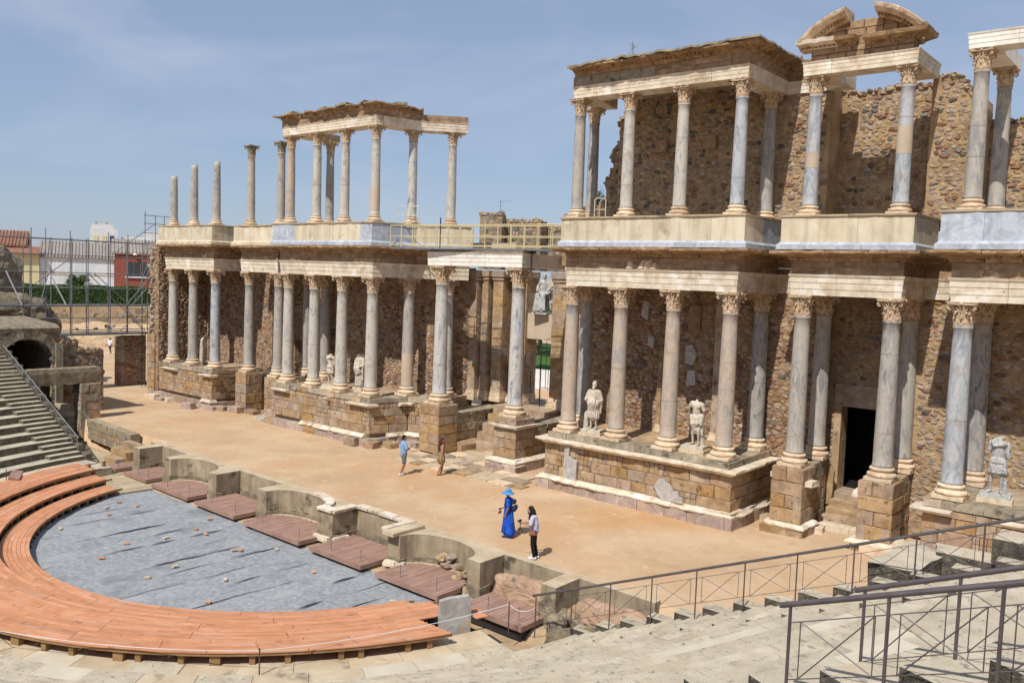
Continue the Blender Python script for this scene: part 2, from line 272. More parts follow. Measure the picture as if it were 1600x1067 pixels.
# field stones: shallow lumps, front -Y, unit size
STN = []
for k in range(12):
    q = random.Random(300+k); n = 6+k%3; V = []; ph = q.uniform(0, 6)
    out = []
    for i in range(n):
        t = 2*math.pi*(i+q.uniform(-.28, .28))/n; sx = abs(math.cos(t))**.75*(1 if math.cos(t) > 0 else -1); sz = abs(math.sin(t))**.75*(1 if math.sin(t) > 0 else -1)
        rr = .52*q.uniform(.74, 1.08); out.append((sx*rr, sz*rr))
    for (x, z) in out: V.append((x, .6, z))
    for (x, z) in out: V.append((x*.97, q.uniform(.1, .25), z*.97))
    for (x, z) in out: V.append((x*.8, q.uniform(-.14, .10), z*.8))
    V.append((q.uniform(-.2, .2), -.10, q.uniform(-.2, .2)))
    Fc = [(i, (i+1) % n, n+(i+1) % n, n+i) for i in range(n)]+[(n+i, n+(i+1) % n, 2*n+(i+1) % n, 2*n+i) for i in range(n)]+[(2*n+i, 2*n+(i+1) % n, 3*n) for i in range(n)]
    STN.append((V, Fc))
SM = {}
def stn(m, k):
    if (m, k) not in SM: SM[(m, k)] = mk('stone', STN[k][0], STN[k][1], m)
    return SM[(m, k)]
def rubble(parent, p0, p1, z0, z1, n_ind=250, sx=.34, sz=.185, core='mortar', thick=.6, hole=None, top=None, left=None, mixw=(.84, .06, .10), dens=1.0, back=False, corebox=True):
    """mortared field-stone wall; outward right of p0->p1; top(s) gives the ragged crest, left(z) the ragged start, hole(s,z) an opening"""
    p0 = Vector((p0[0], p0[1])); p1 = Vector((p1[0], p1[1])); d = p1-p0; Lg = d.length; d.normalize(); n = Vector((d.y, -d.x)); ang = math.atan2(d.y, d.x)
    q = random.Random(int(p0.x*37+z0*11+Lg*5)); items = []; r = 0; z = z0+sz*.45
    while z < z1:
        s = q.uniform(0, sx)
        while s < Lg:
            w_ = sx*q.uniform(.55, 1.35); h = sz*q.uniform(.75, 1.2); zz = z+q.uniform(-.04, .04); sc = s+w_/2
            ok = sc < Lg-.06 and q.random() < dens and (top is None or zz < top(sc)-.02) and (left is None or sc > left(zz)) and not (hole and hole(sc, zz))
            if ok: items.append((sc, zz, w_*1.0, h*1.02, q.randrange(12), q.uniform(-.25, .25)+(math.pi if q.random() < .5 else 0), q.random(), q.uniform(.05, .11)))
            s += w_
        z += sz*.86
    q.shuffle(items); mb = {}
    if top:      # loose stones bedded along the broken crest
        s = .1; b = mb.setdefault('fieldstone', MB())
        while s < Lg-.1:
            w_ = sx*q.uniform(.6, 1.3); h = sz*q.uniform(.8, 1.6); k = q.randrange(12)
            if not left or s > left(top(s)):
                for off in (.05, -thick*.45):
                    P = p0+d*s+n*off; V = []
                    for (x, y, zq) in STN[k][0]: x *= w_; zq *= h; y *= .55; V.append((P.x+d.x*x-n.x*y, P.y+d.y*x-n.y*y, top(s)+zq-.02))
                    b.add(V, STN[k][1])
            s += w_*.8
    for i, (s, zz, w_, h, k, ro, c, pr) in enumerate(items):
        m = 'fieldstone' if c < mixw[0] else ('fieldstone_dark' if c < mixw[0]+mixw[1] else 'fieldstone_red')
        P = p0+d*s+n*(.0+.035*c)
        if i < n_ind:
            o = link('stone', stn(m, k), parent, (P.x, P.y, zz), None, (w_, .2, h)); o.rotation_euler = (0, ro, 0)
            o.rotation_mode = 'QUATERNION'; o.rotation_quaternion = Matrix.Rotation(ang, 3, 'Z').to_quaternion() @ Matrix.Rotation(ro, 3, 'Y').to_quaternion()
        else:
            b = mb.setdefault(m, MB()); cr_, sr = math.cos(ro), math.sin(ro); V = []
            for (x, y, zq) in STN[k][0]:
                x *= w_; zq *= h; x, zq = x*cr_+zq*sr, -x*sr+zq*cr_; y *= .2
                V.append((P.x+d.x*x-n.x*y, P.y+d.y*x-n.y*y, zz+zq))
            b.add(V, STN[k][1])
    for m, b in mb.items():
        o = b.obj('rubble_stones', m, parent); o['kind'] = 'stuff'
    if corebox:
        # core: columns 0.25 m wide following the crest, left out over openings
        ns = max(2, int(Lg/.25)); nzz = max(2, int((z1-z0)/.25)); b = MB()
        cell = {}
        for i in range(ns):
            for j in range(nzz):
                s = (i+.5)*Lg/ns; zz = z0+(j+.5)*(z1-z0)/nzz
                cell[(i, j)] = not ((top and zz > top(s)) or (left and s < left(zz)) or (hole and hole(s, zz)))
        def P3(i, j, back_):
            s = i*Lg/ns; zz = z0+j*(z1-z0)/nzz
            if top and abs(zz-top(s)) <= (z1-z0)/nzz*.62: zz = top(s)
            if left and abs(s-left(zz)) <= Lg/ns*.62: s = left(zz)
            zz = min(zz, top(s)) if top else zz
            jt = 0 if (i in (0, ns) or j in (0, nzz)) and not (top or left) else (.05 if left else .025)
            s2 = s+nz(s*3, zz*3, p0.x)*jt; z2 = zz+nz(s*3, zz*3, p0.x+9)*jt; off = -thick if back_ else nz(s*2, zz*2, 4)*.02
            return (p0.x+d.x*s2+n.x*off, p0.y+d.y*s2+n.y*off, z2)
        vid = {}
        def vv(i, j, k):
            if (i, j, k) not in vid: vid[(i, j, k)] = len(b.V); b.V.append(P3(i, j, k))
            return vid[(i, j, k)]
        for (i, j), on in cell.items():
            if not on: continue
            b.F.append((vv(i, j, 0), vv(i+1, j, 0), vv(i+1, j+1, 0), vv(i, j+1, 0))); b.F.append((vv(i, j+1, 1), vv(i+1, j+1, 1), vv(i+1, j, 1), vv(i, j, 1)))
            for (di, dj, a1, a2) in ((-1, 0, (0, 1), (0, 0)), (1, 0, (1, 0), (1, 1)), (0, -1, (0, 0), (1, 0)), (0, 1, (1, 1), (0, 1))):
                if not cell.get((i+di, j+dj), False):
                    A, B = (i+a1[0], j+a1[1]), (i+a2[0], j+a2[1]); b.F.append((vv(*A, 1), vv(*B, 1), vv(*B, 0), vv(*A, 0)))
        b.M = [0]*len(b.F); b.obj('mortar_core', core, parent)
    return len(items)
def subpath(P, a, b):
    out = []; acc = 0
    for i in range(len(P)-1):
        p = Vector(P[i]); q = Vector(P[i+1]); l = (q-p).length
        s0 = max(a, acc); s1 = min(b, acc+l)
        if s1-s0 > 1e-4:
            A = p+(q-p)*((s0-acc)/l); B = p+(q-p)*((s1-acc)/l)
            if not out: out.append(A)
            out.append(B)
        acc += l
    return out
def plen(P): return sum((Vector(P[i+1])-Vector(P[i])).length for i in range(len(P)-1))
def sweep(mb, P, prof, sub=.35, jit=None):
    """closed profile [(off,z)] swept along the XY polyline P, outward = right side, mitred corners"""
    pts = []
    for i in range(len(P)-1):
        a = Vector(P[i]); b = Vector(P[i+1]); k = max(1, int((b-a).length/sub)) if sub else 1
        for j in range(k): pts.append((a+(b-a)*j/k, i if j else None, i))
    pts.append((Vector(P[-1]), None, len(P)-2))
    def nrm(i): d = Vector(P[i+1])-Vector(P[i]); d.normalize(); return Vector((d.y, -d.x))
    V = []; m = len(prof)
    for idx, (p, onseg, seg) in enumerate(pts):
        if onseg is None and 0 < idx < len(pts)-1:
            n1 = nrm(seg-1); n2 = nrm(seg); mn = (n1+n2); mn = mn/max(.2, (1+n1.dot(n2)))
        else: mn = nrm(seg)
        for j, (o, z) in enumerate(prof):
            dx = dz = 0
            if jit: o, z = jit(o, z, p, j)
            V.append((p.x+mn.x*o, p.y+mn.y*o, z))
    Fc = []
    for i in range(len(pts)-1):
        for j in range(m):
            a = i*m+j; b_ = i*m+(j+1) % m; Fc.append((a, b_, b_+m, a+m))
    Fc.append(tuple(range(m-1, -1, -1))); Fc.append(tuple((len(pts)-1)*m+j for j in range(m)))
    mb.add(V, Fc)
def chunks(parent, P, prof, m, name, ln=(1.2, 2.2), gap=.008, jit=None, sub=.35, off=.006, drop=None, m2=None):
    Lg = plen(P); s = 0; out = []
    while s < Lg-.05:
        l = rng.uniform(*ln)
        if Lg-s-l < ln[0]*.6: l = Lg-s
        if not (drop and drop(s+l/2)):
            b = MB(); o = rng.uniform(-off, off); zo = rng.uniform(-off, off)*.5
            sweep(b, subpath(P, s+gap/2, s+l-gap/2), [(a+o, z+zo) for a, z in prof], sub, jit)
            out.append(b.obj(name, m if not m2 or rng.random() < .7 else m2, parent))
        s += l
    return out
# ================================================================ GROUND, SKY SIDE
YW = 3.3; YR = 2.75
def yf(x, y): return y-.02*x           # the stage front runs very slightly oblique
def grid(name, xs, ys, hf, m, kind='structure', parent=None, skip=None, smooth=True):
    V = [(x, y, hf(x, y)) for y in ys for x in xs]; nx = len(xs)
    Fc = [(j*nx+i, j*nx+i+1, (j+1)*nx+i+1, (j+1)*nx+i) for j in range(len(ys)-1) for i in range(nx-1) if not (skip and skip((xs[i]+xs[i+1])/2, (ys[j]+ys[j+1])/2))]
    o = link(name, mk(name, V, Fc, m, smooth), parent); tag(o, kind=kind); return o
def lin(a, b, n): return [a+(b-a)*i/n for i in range(n+1)]
def wallx(x, y):      # signed distance beyond the block wall line of the far terrace
    ax, ay, bx, by = -82.6, 10.6, -75.5, 26.5
    return ((x-ax)*(by-ay)-(y-ay)*(bx-ax))/17.4
def gh(x, y):
    if y < (-8.7-.022*x if x > -13 else -7.85) and x > -31.5 and x < 30: return -1.45
    h = .03*nz(x, y, 0, .35)+.05*nz(x, y, 3, .09)
    dd = wallx(x, y)
    if x < -55 and dd < 13 and y > -10: k = 1-max(dd, 0)/13; h += 1.6*k**1.6+.35*nz(x, y, 5, .4)*k
    return h
xs = lin(-2600, -130, 8)+lin(-115, -92, 3)+lin(-90, -58, 32)+lin(-56, -32, 14)+lin(-31, 26, 62)+lin(28, 60, 6)+lin(90, 2600, 8)
ys = lin(-2600, -60, 6)+lin(-50, -12, 12)+[-11.5, -11, -10.5, -10]+lin(-9.6, -7.5, 18)+lin(-7, 30, 50)+lin(32, 60, 10)+lin(80, 2600, 8)
grid('ground', xs, ys, gh, 'dirt')
# upper terrace behind the block wall, far left
T0 = Vector((-82.6, 10.6)); T1 = Vector((-75.5, 26.5)); td = (T1-T0).normalized(); tn = Vector((-td.y, td.x))
b = MB(); a_, b_ = T0-td*60, T1+td*70; b.prism([tuple(a_-tn*.0), tuple(b_), tuple(b_+tn*900), tuple(a_+tn*900)], -1, 3.55)
tag(b.obj('terrace_ground', 'earth'), kind='structure')
# ================================================================ COLUMNS
def basemesh(r):
    b = MB(); s = r*1.42; h = r*1.5
    b.prism([(-s, -s), (s, -s), (s, s), (-s, s)], 0, h*.26)
    pr = [(r*1.36, h*.26)]
    for t in range(7): a = -math.pi/2+math.pi*t/6; pr.append((r*1.30+math.cos(a)*h*.14, h*.26+h*.15+math.sin(a)*h*.14))
    pr += [(r*1.2, h*.58), (r*1.14, h*.62), (r*1.12, h*.68), (r*1.18, h*.73)]
    for t in range(7): a = -math.pi/2+math.pi*t/6; pr.append((r*1.14+math.cos(a)*h*.10, h*.83+math.sin(a)*h*.10))
    pr += [(r*1.06, h*.95), (r*1.02, h)]
    b.lathe(pr, 26, jit=lambda t, z: .012*nz(math.cos(t)*3, math.sin(t)*3, z*9)); return b.mesh('base', 'base_stone', False), h
def shaftmesh(r, h, broken=False, seed=0):
    b = MB(); pr = [(r*1.06, 0), (r*1.06, .05), (r*1.0, .09)]
    for i in range(1, 13): t = i/12; pr.append((r*(1-.16*t**1.7), .09+(h-.16)*t))
    if not broken: pr += [(r*.92, h-.05), (r*.92, h)]
    n = 28; b.lathe(pr, n, cap=True, jit=lambda t, z: .006*nz(math.cos(t)*2, math.sin(t)*2, z*2+seed)+(.03*min(0, nz(math.cos(t)*4, math.sin(t)*4, z*4+seed)+.35)))
    if broken:
        k = len(pr)
        for i in range(n): x, y, z = b.V[(k-1)*n+i]; b.V[(k-1)*n+i] = (x*.97, y*.97, z+.10*nz(x*7, y*7, seed*3)-.04+.05*x/r)
    me = b.mesh('shaft', 'shaft_grey', True); return me
def capmesh(r, h, seed=0):
    """corinthian capital: bell, two rings of leaves, corner volutes, hollow-sided abacus"""
    b = MB(); q = random.Random(seed)
    b.lathe([(r*1.0, 0), (r*1.08, h*.03), (r*1.0, h*.06), (r*.92, h*.1), (r*.94, h*.5), (r*1.06, h*.74), (r*1.25, h*.86)], 20)
    def leaf(a, z0, hh, w, r0, out):
        V = []; Fc = []; n = 8; ca, sa = math.cos(a), math.sin(a)
        for i in range(n+1):
            t = i/n; zz = z0+hh*math.sin(min(1, t*1.12)*math.pi/2)-(hh*.22*max(0, t-.72)/.28); rr = r0+.02*r+out*(t**2.6); ww = w*(1-.35*t)*(1-.75*max(0, t-.7)/.3)*(1+.16*(i % 2))
            th = r*.13*(1-.4*t)
            for (du, dr) in ((-ww, -.01), (-ww*.45, th*.8), (0, th*.35), (ww*.45, th*.8), (ww, -.01), (0, -th*.35)):
                rad = rr+dr; V.append((rad*ca-du*sa, rad*sa+du*ca, zz))
        for i in range(n):
            for j in range(6): Fc.append((i*6+j, i*6+(j+1) % 6, (i+1)*6+(j+1) % 6, (i+1)*6+j))
        Fc.append(tuple(n*6+j for j in range(6))); b.add(V, Fc)
    for i in range(8): leaf(2*math.pi*i/8, h*.06, h*.34*q.uniform(.85, 1), r*.30, r*.93, r*.46*q.uniform(.6, 1))
    for i in range(8): leaf(2*math.pi*(i+.5)/8, h*.12, h*.55*q.uniform(.88, 1), r*.27, r*.95, r*.62*q.uniform(.6, 1))
    for i in range(4):       # volutes: stalk rising to a curled scroll under each corner
        a = math.pi/4+i*math.pi/2; ca, sa = math.cos(a), math.sin(a)
        if q.random() < .12: continue
        P = []
        for t in lin(0, 1, 5): P.append((r*(.98+.86*t**1.5), h*(.48+.36*math.sin(t*math.pi/2))))
        for t in lin(0, 4.4, 7): P.append((r*1.78+math.cos(math.pi*.5-t)*r*.24*(1-t/8), h*.72+math.sin(math.pi*.5-t)*r*.24*(1-t/8)))
        for k in range(len(P)-1): b.tube((P[k][0]*ca, P[k][0]*sa, P[k][1]), (P[k+1][0]*ca, P[k+1][0]*sa, P[k+1][1]), r*.15, 6)
        for s in (-1, 1):
            a2 = a+s*.5; b.tube((r*1.05*math.cos(a2), r*1.05*math.sin(a2), h*.6), (r*1.3*math.cos(a+s*.12), r*1.3*math.sin(a+s*.12), h*.84), r*.08, 6)
            a3 = i*math.pi/2+s*.16; b.tube((r*1.0*math.cos(a3), r*1.0*math.sin(a3), h*.55), (r*1.22*math.cos(a3), r*1.22*math.sin(a3), h*.82), r*.1, 6)
    pts = []
    for i in range(4):
        a = math.pi/4+i*math.pi/2
        for t in (-.13, .13): pts.append((r*2.15*math.cos(a+t*.55), r*2.15*math.sin(a+t*.55)))
        for t in (.25, .5, .75): am = a+math.pi/2*t; rr = r*(1.50+.16*abs(t-.5)*2*1.2-.10); pts.append((rr*math.cos(am), rr*math.sin(am)))
    b.prism(pts, h*.87, h*.95); b.prism([(x*1.04, y*1.04) for x, y in pts], h*.952, h)
    for i in range(4): a = i*math.pi/2; b.lathe([(r*.02, 0), (r*.17, .02), (r*.19, h*.09), (r*.1, h*.13)], 7, (r*1.42*math.cos(a), r*1.42*math.sin(a), h*.86))
    sd_ = seed*3.1
    b.V = [(x*(1+.05*nz(x*9, y*9, z*9+sd_)), y*(1+.05*nz(x*9+5, y*9, z*9+sd_)), z) for x, y, z in b.V]
    return b.mesh('capital', 'capital_stone', False)
KIND = {}
def kindmesh(key, r, H, hc):
    bm_, hb = basemesh(r); KIND[key] = dict(r=r, H=H, hb=hb, hc=hc, base=bm_, shafts=[shaftmesh(r, H-hb-hc, False, s) for s in range(3)], caps=[capmesh(r*.86, hc, s) for s in range(4)])
kindmesh('lower', .325, 6.28, .78); kindmesh('upper', .255, 4.94, .64); kindmesh('giant', .36, 6.97, .9)
def column(kind, x, y, z, label, group, shaft='shaft_grey', H=None, cap=True, bands=(), capmat=None, hidden_base=False):
    K = KIND[kind]; t = thing('column', label, 'column', (x, y, z), group)
    r = K['r']; hb = K['hb']; q = random.Random(int(x*91+y*17+z))
    link('base', K['base'], t, (x, y, z), (0, 0, q.uniform(-.015, .015)))
    if H is None: link('shaft', K['shafts'][q.randrange(3)], t, (x, y, z+hb), (0, 0, q.uniform(0, 6)), None, shaft)
    else: link('shaft', shaftmesh(r, H-hb-(K['hc'] if cap else 0), not cap, q.randrange(99)), t, (x, y, z+hb), None, None, shaft)
    if cap: link('capital', K['caps'][q.randrange(4)], t, (x, y, z+(H or K['H'])-K['hc']), (0, 0, q.randrange(4)*math.pi/2+q.uniform(-.03, .03)), None, capmat)
    Hs = (H or K['H'])-hb-(K['hc'] if cap else 0)
    for (f0, f1, mt) in bands:
        b = MB(); rr = lambda f: r*(1-.16*f**1.7)
        b.lathe([(rr(f)+.007, hb+Hs*f) for f in lin(f0, f1, 4)], 28, (x, y, z), cap=False); b.obj('repair_band', mt, t, True)
    for f in [q.uniform(.2, .5), q.uniform(.55, .85)][:q.randrange(3)]:
        b = MB(); b.lathe([(r*(1-.16*f**1.7)+.003, hb+Hs*f), (r*(1-.16*f**1.7)+.003, hb+Hs*f+.02)], 28, (x, y, z), cap=False); b.obj('crack', 'concrete', t, True)
    return t
ZB, ZU = 2.45, 11.56
X1, X2, X3, X4, X5, X6, X7, X8, X9 = 6.45, 8.9, 11.32, 13.72, 16.07, 19.19, 21.6, 24.25, 26.8
G1_ = 'marble columns of the lower storey'; G2_ = 'marble columns of the upper storey'; G3_ = 'shaded rear columns of the lower storey'
Rr = 'repair'
lower = [
 (X1, 0, 'grey and pink marble column nearest the bearded robed statue, right of the open gateway', 'shaft_warm', ()),
 (X2, 0, 'warm grey marble column standing between the bearded robed statue and a patched wall', 'shaft_warm', ()),
 (X3, 0, 'grey marble column just left of the headless bare-chested statue', 'shaft_warm', ()),
 (X4, 0, 'pinkish grey corner column just right of the headless bare-chested statue', 'shaft_warm', ()),
 (X5, 1, 'mottled grey column on the left pier of the big dark doorway with steps', 'shaft_grey', ()),
 (X6, 1, 'mottled grey column on the right pier of the big dark doorway with steps', 'shaft_grey', ()),
 (X7, .1, 'smooth pale blue column left of the headless armoured statue', 'shaft_blue', ()),
 (X8, .1, 'pale grey column beyond the headless armoured statue', 'shaft_blue', ()),
 (-X1, 0, 'pale grey corner column right of the headless toga statue', 'shaft_pale', ()),
 (-X2, 0, 'pale grey column standing between the two headless statues of the middle podium', 'shaft_pale', ()),
 (-X3, 0, 'pale grey column just left of the headless short-tunic statue', 'shaft_pale', ()),
 (-X4, 0, 'pale column on the left corner of the middle podium, beside the marble pier column', 'shaft_pale', ()),
 (-X5, 1, 'grey column on the tall pier touching the left corner of the middle podium', 'shaft_grey', ()),
 (-X6, 1, 'grey column alone on a tall square brown pier between two podiums', 'shaft_grey', ()),
 (-X7, .1, 'blue-grey column on the right corner of the far podium', 'shaft_blue', ()),
 (-X8, .1, 'grey column in the middle of the far podium, left of the broken statue', 'shaft_grey', ()),
 (-X9, .1, 'grey column at the ragged rubble end of the far podium', 'shaft_pale', ()),
 (-5.8, 2.0, 'grey column with a smooth cream lower third, set back beside the giant veined column', 'shaft_grey', ((0, .36, Rr),)),
]
for x, y, lb, sh, bd in lower: column('lower', x, y, ZB, lb, G1_, sh, bands=bd)
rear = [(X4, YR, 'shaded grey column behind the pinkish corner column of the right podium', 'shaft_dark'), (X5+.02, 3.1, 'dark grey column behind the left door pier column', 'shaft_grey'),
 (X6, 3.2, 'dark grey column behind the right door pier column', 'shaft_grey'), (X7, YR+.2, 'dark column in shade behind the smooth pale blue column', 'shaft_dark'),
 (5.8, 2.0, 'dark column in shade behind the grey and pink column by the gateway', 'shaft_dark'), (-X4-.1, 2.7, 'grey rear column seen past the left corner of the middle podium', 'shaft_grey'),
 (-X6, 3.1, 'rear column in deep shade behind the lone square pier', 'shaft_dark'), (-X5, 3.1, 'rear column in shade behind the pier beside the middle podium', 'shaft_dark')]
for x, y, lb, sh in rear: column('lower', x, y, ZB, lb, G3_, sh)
for s, lb in ((-1, 'giant white and blue veined column on the left gateway pier'), (1, 'giant white and blue veined column on the right gateway pier')):
    column('giant', s*2.5, 1.14, 2.46, lb, 'giant veined columns flanking the gateway', 'shaft_veined')
column('lower', -4.4, 3.54, ZB, 'slim column mostly hidden behind the left giant veined column', G3_, 'shaft_veined')
upper = [
 (X1, 0, 'upper grey column at the open left corner of the roofed upper porch', 'shaft_grey', ()),
 (X2, 0, 'second upper column of the roofed porch, patched and chipped grey', 'shaft_pale', ()),
 (X3, 0, 'third upper column of the roofed porch, pale grey', 'shaft_pale', ()),
 (X4, 0, 'upper blue-grey column at the right front corner of the roofed porch', 'shaft_blue', ()),
 (X5, 1, 'upper blue-grey column with a cream band under the left half of the broken arched pediment', 'shaft_blue', ((.34, .48, Rr),)),
 (X6, 1, 'upper blue-grey column with a wide cream band under the right half of the broken pediment', 'shaft_blue', ((.42, .66, Rr),)),
 (X7, .1, 'tall veined grey upper column under the bare white beam end', 'shaft_grey', ()),
 (X8, .1, 'veined upper column under the middle of the bare white beam', 'shaft_grey', ()),
 (-X1, 0, 'upper corner column with rosy lower half beside the yellow walkway railing', 'shaft_pale', ((.06, .36, Rr),)),
 (-X2, 0, 'upper pale column in the front middle of the free-standing colonnade', 'shaft_pale', ()),
 (-X3, 0, 'upper pale column in the front of the free-standing colonnade, before a dark rear column', 'shaft_pale', ()),
 (-X4, 0, 'upper pinkish column under the left end of the free-standing colonnade beam', 'shaft_warm', ()),
 (-5.8, 2.0, 'upper column set back behind the yellow railing, second from the beam end', 'shaft_veined', ()),
 (-4.4, 3.54, 'last upper column holding the free right end of the beam', 'shaft_pale', ()),
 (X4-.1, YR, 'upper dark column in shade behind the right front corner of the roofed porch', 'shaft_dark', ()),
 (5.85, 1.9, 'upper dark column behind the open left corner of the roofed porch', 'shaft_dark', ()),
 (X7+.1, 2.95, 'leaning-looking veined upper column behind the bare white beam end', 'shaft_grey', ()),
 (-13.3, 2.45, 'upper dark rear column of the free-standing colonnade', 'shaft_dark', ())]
for x, y, lb, sh, bd in upper: column('upper', x, y, ZU, lb, G2_, sh, bands=bd)
column('upper', -X5, 1, ZU, 'free-standing upper column with capital and no beam, beside the colonnade', G2_, 'shaft_grey', capmat='ashlar_grey')
column('upper', -X6, 1, ZU, 'free-standing upper column with capital, standing alone on the parapet', G2_, 'shaft_grey', capmat='ashlar_grey')
column('upper', -X7, .1, ZU, 'headless upper shaft without capital, nearest to the columns that keep theirs', G2_, 'shaft_grey', H=4.05, cap=False)
column('upper', -X8, .1, ZU, 'broken upper shaft between two other shafts that have lost their capitals', G2_, 'shaft_grey', H=3.98, cap=False)
column('upper', -X9, .1, ZU, 'shortest broken upper shaft, at the far end above the scaffolding', G2_, 'shaft_grey', H=3.4, cap=False)
# ================================================================ ENTABLATURES
P_L = [(5.25, YW-.05), (5.75, 1.95), (6.3, -.35), (14.07, -.35), (14.07, YW-.03)]
P_M = [(15.72, YW-.03), (15.72, .62), (19.54, .62), (19.54, YW-.03)]
P_N = [(21.25, YW-.03), (21.25, -.25), (30, -.25)]
P_C = [(-14.07, YW-.03), (-14.07, -.35), (-6.08, -.35), (-5.45, 1.95), (-4.1, 3.45), (-3.55, 4.2)]
P_B = [(-19.54, YW-.03), (-19.54, .62), (-15.72, .62), (-15.72, YW-.03)]
P_A = [(-27.15, YW-.03), (-27.15, -.25), (-21.25, -.25), (-21.25, YW-.03)]
def archprof(z0, h, d=.95):
    f = h/.75; g = .75*f; return [(-d, z0), (0, z0), (0, z0+.22*f), (.025*g, z0+.23*f), (.025*g, z0+.45*f), (.05*g, z0+.46*f), (.05*g, z0+.62*f), (.10*g, z0+.68*f), (.13*g, z0+h), (-d, z0+h)]
def friezeprof(z0, h, d=.9): return [(-d, z0), (.02, z0), (.02, z0+h), (-d, z0+h)]
def cornprof(z0, h=.36, w=.6): return [(-.8, z0), (.03, z0), (.09, z0+.06), (.10, z0+.12), (.22, z0+.15), (.24, z0+.20), (w-.06, z0+.23), (w, z0+h*.75), (w, z0+h), (.2, z0+h+.01), (-.8, z0+h+.01)]
def cjit(amp=.3, zamp=.05, seed=0):
    def f(o, z, p, j):
        if o > .2:
            n_ = nz(p.x*1.3+seed, p.y*1.3, 2.1); n2 = nz(p.x*4+seed, p.y*4, 7)
            o -= max(0, n_+.05)*amp*1.6+max(0, n2)*amp*.35; o = max(.12, o); z += n2*zamp
        return o, z
    return f
def dentils(parent, P, z0, off, m='cornice_stone', step=.17):
    b = MB(); acc = 0
    for i in range(len(P)-1):
        p = Vector(P[i]); q = Vector(P[i+1]); d = (q-p); l = d.length; d.normalize(); n = Vector((d.y, -d.x)); s = .1
        while s < l: c = p+d*s+n*(off+.045); b.obox(c, d, step*.3, .055, z0, z0+.1); s += step
    o = b.obj('dentil_row', m, parent); o['kind'] = 'stuff'
def entab(label, P, z0, ah=.75, fh=.47, ch=.36, cw=.64, group='carved stone entablatures', am='cream_marble', seed=0, frieze=True, cornice=True, amp=.09, dropc=None, dropf=None, cm='cornice_stone', fm2='frieze_stone', ctop=True, d=.95, zamp=.05):
    t = thing('entablature', label, 'entablature', (P[1][0], P[1][1], z0), group)
    chunks(t, P, archprof(z0, ah, d), am, 'architrave_block', (1.7, 2.6), sub=None, off=.008)
    if frieze:
        for k in range(2): chunks(t, P, friezeprof(z0+ah+.003+k*fh/2, fh/2-.006, d-.05), fm2, 'frieze_block', (.9, 1.6), sub=None, off=.012, drop=dropf)
    if cornice:
        chunks(t, P, cornprof(z0+ah+fh+.003, ch, cw), cm, 'cornice_block', (.9, 1.8), gap=.02, jit=cjit(amp, zamp, seed), sub=.14, off=.02, drop=dropc)
        if not dropc: dentils(t, P, z0+ah+fh+.125, .10)
    return t
entab('carved lower entablature with a relief fragment, over the podium with the bearded statue', P_L, 8.73, seed=1)
entab('lower entablature over the big dark doorway with steps', P_M, 8.73, seed=2)
entab('lower entablature over the smooth pale blue column at the edge', P_N, 8.73, seed=3)
entab('lower entablature of the middle podium, turning back towards the gateway', P_C, 8.73, seed=4, dropc=lambda s: s > 15.2, dropf=lambda s: s > 16.4)
entab('lower entablature over the two columns on tall square piers', P_B, 8.73, seed=5)
entab('lower entablature over the far podium by the scaffolding', P_A, 8.73, seed=6)
for x0, x1, lb in ((14.05, 15.74, 'short lit strip of entablature on the wall left of the dark doorway'), (19.52, 21.27, 'short strip of entablature on the wall right of the dark doorway'),
                   (-15.74, -14.05, 'short strip of entablature on the wall beside the middle podium'), (-21.27, -19.52, 'short strip of entablature on the wall beside the far podium')):
    entab(lb, [(x0, YW-.12), (x1, YW-.12)], 8.732, d=.3, seed=x0, cw=.45)
# relief fragment on the right frieze, and reused carved block at its right end
t = thing('carved_relief', 'broken pale relief fragment of drapery fixed on the brown frieze', 'relief', (9.6, -.4, 9.5)); b = MB()
for (x, w_, h, s) in ((9.45, .16, .36, .0), (9.95, .13, .40, .12), (10.3, .2, .38, -.03), (10.55, .12, .28, 0)): b.add([(x-w_, -.375, 9.49), (x+w_, -.375, 9.49), (x+w_*.9+s, -.375, 9.49+h), (x-w_*.6+s, -.375, 9.49+h*.9), (x-w_*.9, -.44, 9.5), (x+w_*.9, -.44, 9.5), (x+w_*.6+s, -.46, 9.45+h), (x-w_*.5+s, -.44, 9.45+h*.85)], [(4, 5, 6, 7), (0, 1, 5, 4), (1, 2, 6, 5), (2, 3, 7, 6), (3, 0, 4, 7)])
b.obj('relief', 'base_stone', t)
# giants' beam with rear return
t = entab('plain pale marble beam on the two giant veined columns, turning back to the wall', [(-3.12, .68), (3.0, .68), (3.0, 4.0)], 9.44, ah=.66, frieze=False, cornice=False, am='white_marble', d=.9)
b = MB(); b.box((-3.2, .58, 10.1), (3.1, 1.5, 10.2)); b.obj('top_slab', 'weathered_top', t)
# ---- upper storey beams
U_L = [(5.75, 2.2), (6.32, -.35), (14.07, -.35), (14.07, YW-.03)]
t = entab('roofed porch entablature of the upper storey with a dark weathered cornice', U_L, 16.5, .47, .42, .27, .62, seed=11, cornice=False, d=.95)
U_K = [(6.36, -.35)]+U_L[2:]; chunks(t, U_K, cornprof(17.393, .27, .62), 'cornice_stone', 'cornice_block', (.9, 1.8), .02, cjit(.12, .03, 11), .14, .02); dentils(t, U_K, 17.515, .1)
b = MB(); sweep(b, U_K, [(-.7, 17.67), (.66, 17.67), (.62, 17.76), (-.3, 17.84), (-.7, 17.84)], .2, cjit(.08, .1, 3)); b.obj('weathered_capping', 'weathered_top', t)
b = MB(); b.box((6.6, .62, 17.0), (13.2, YW+.5, 17.15)); b.obj('ceiling_slab', 'concrete', t)
b = MB(); b.box((6.36, -.392, 16.99), (10.2, -.365, 17.36)); b.obj('carved_frieze_panel', 'ashlar_grey', t)
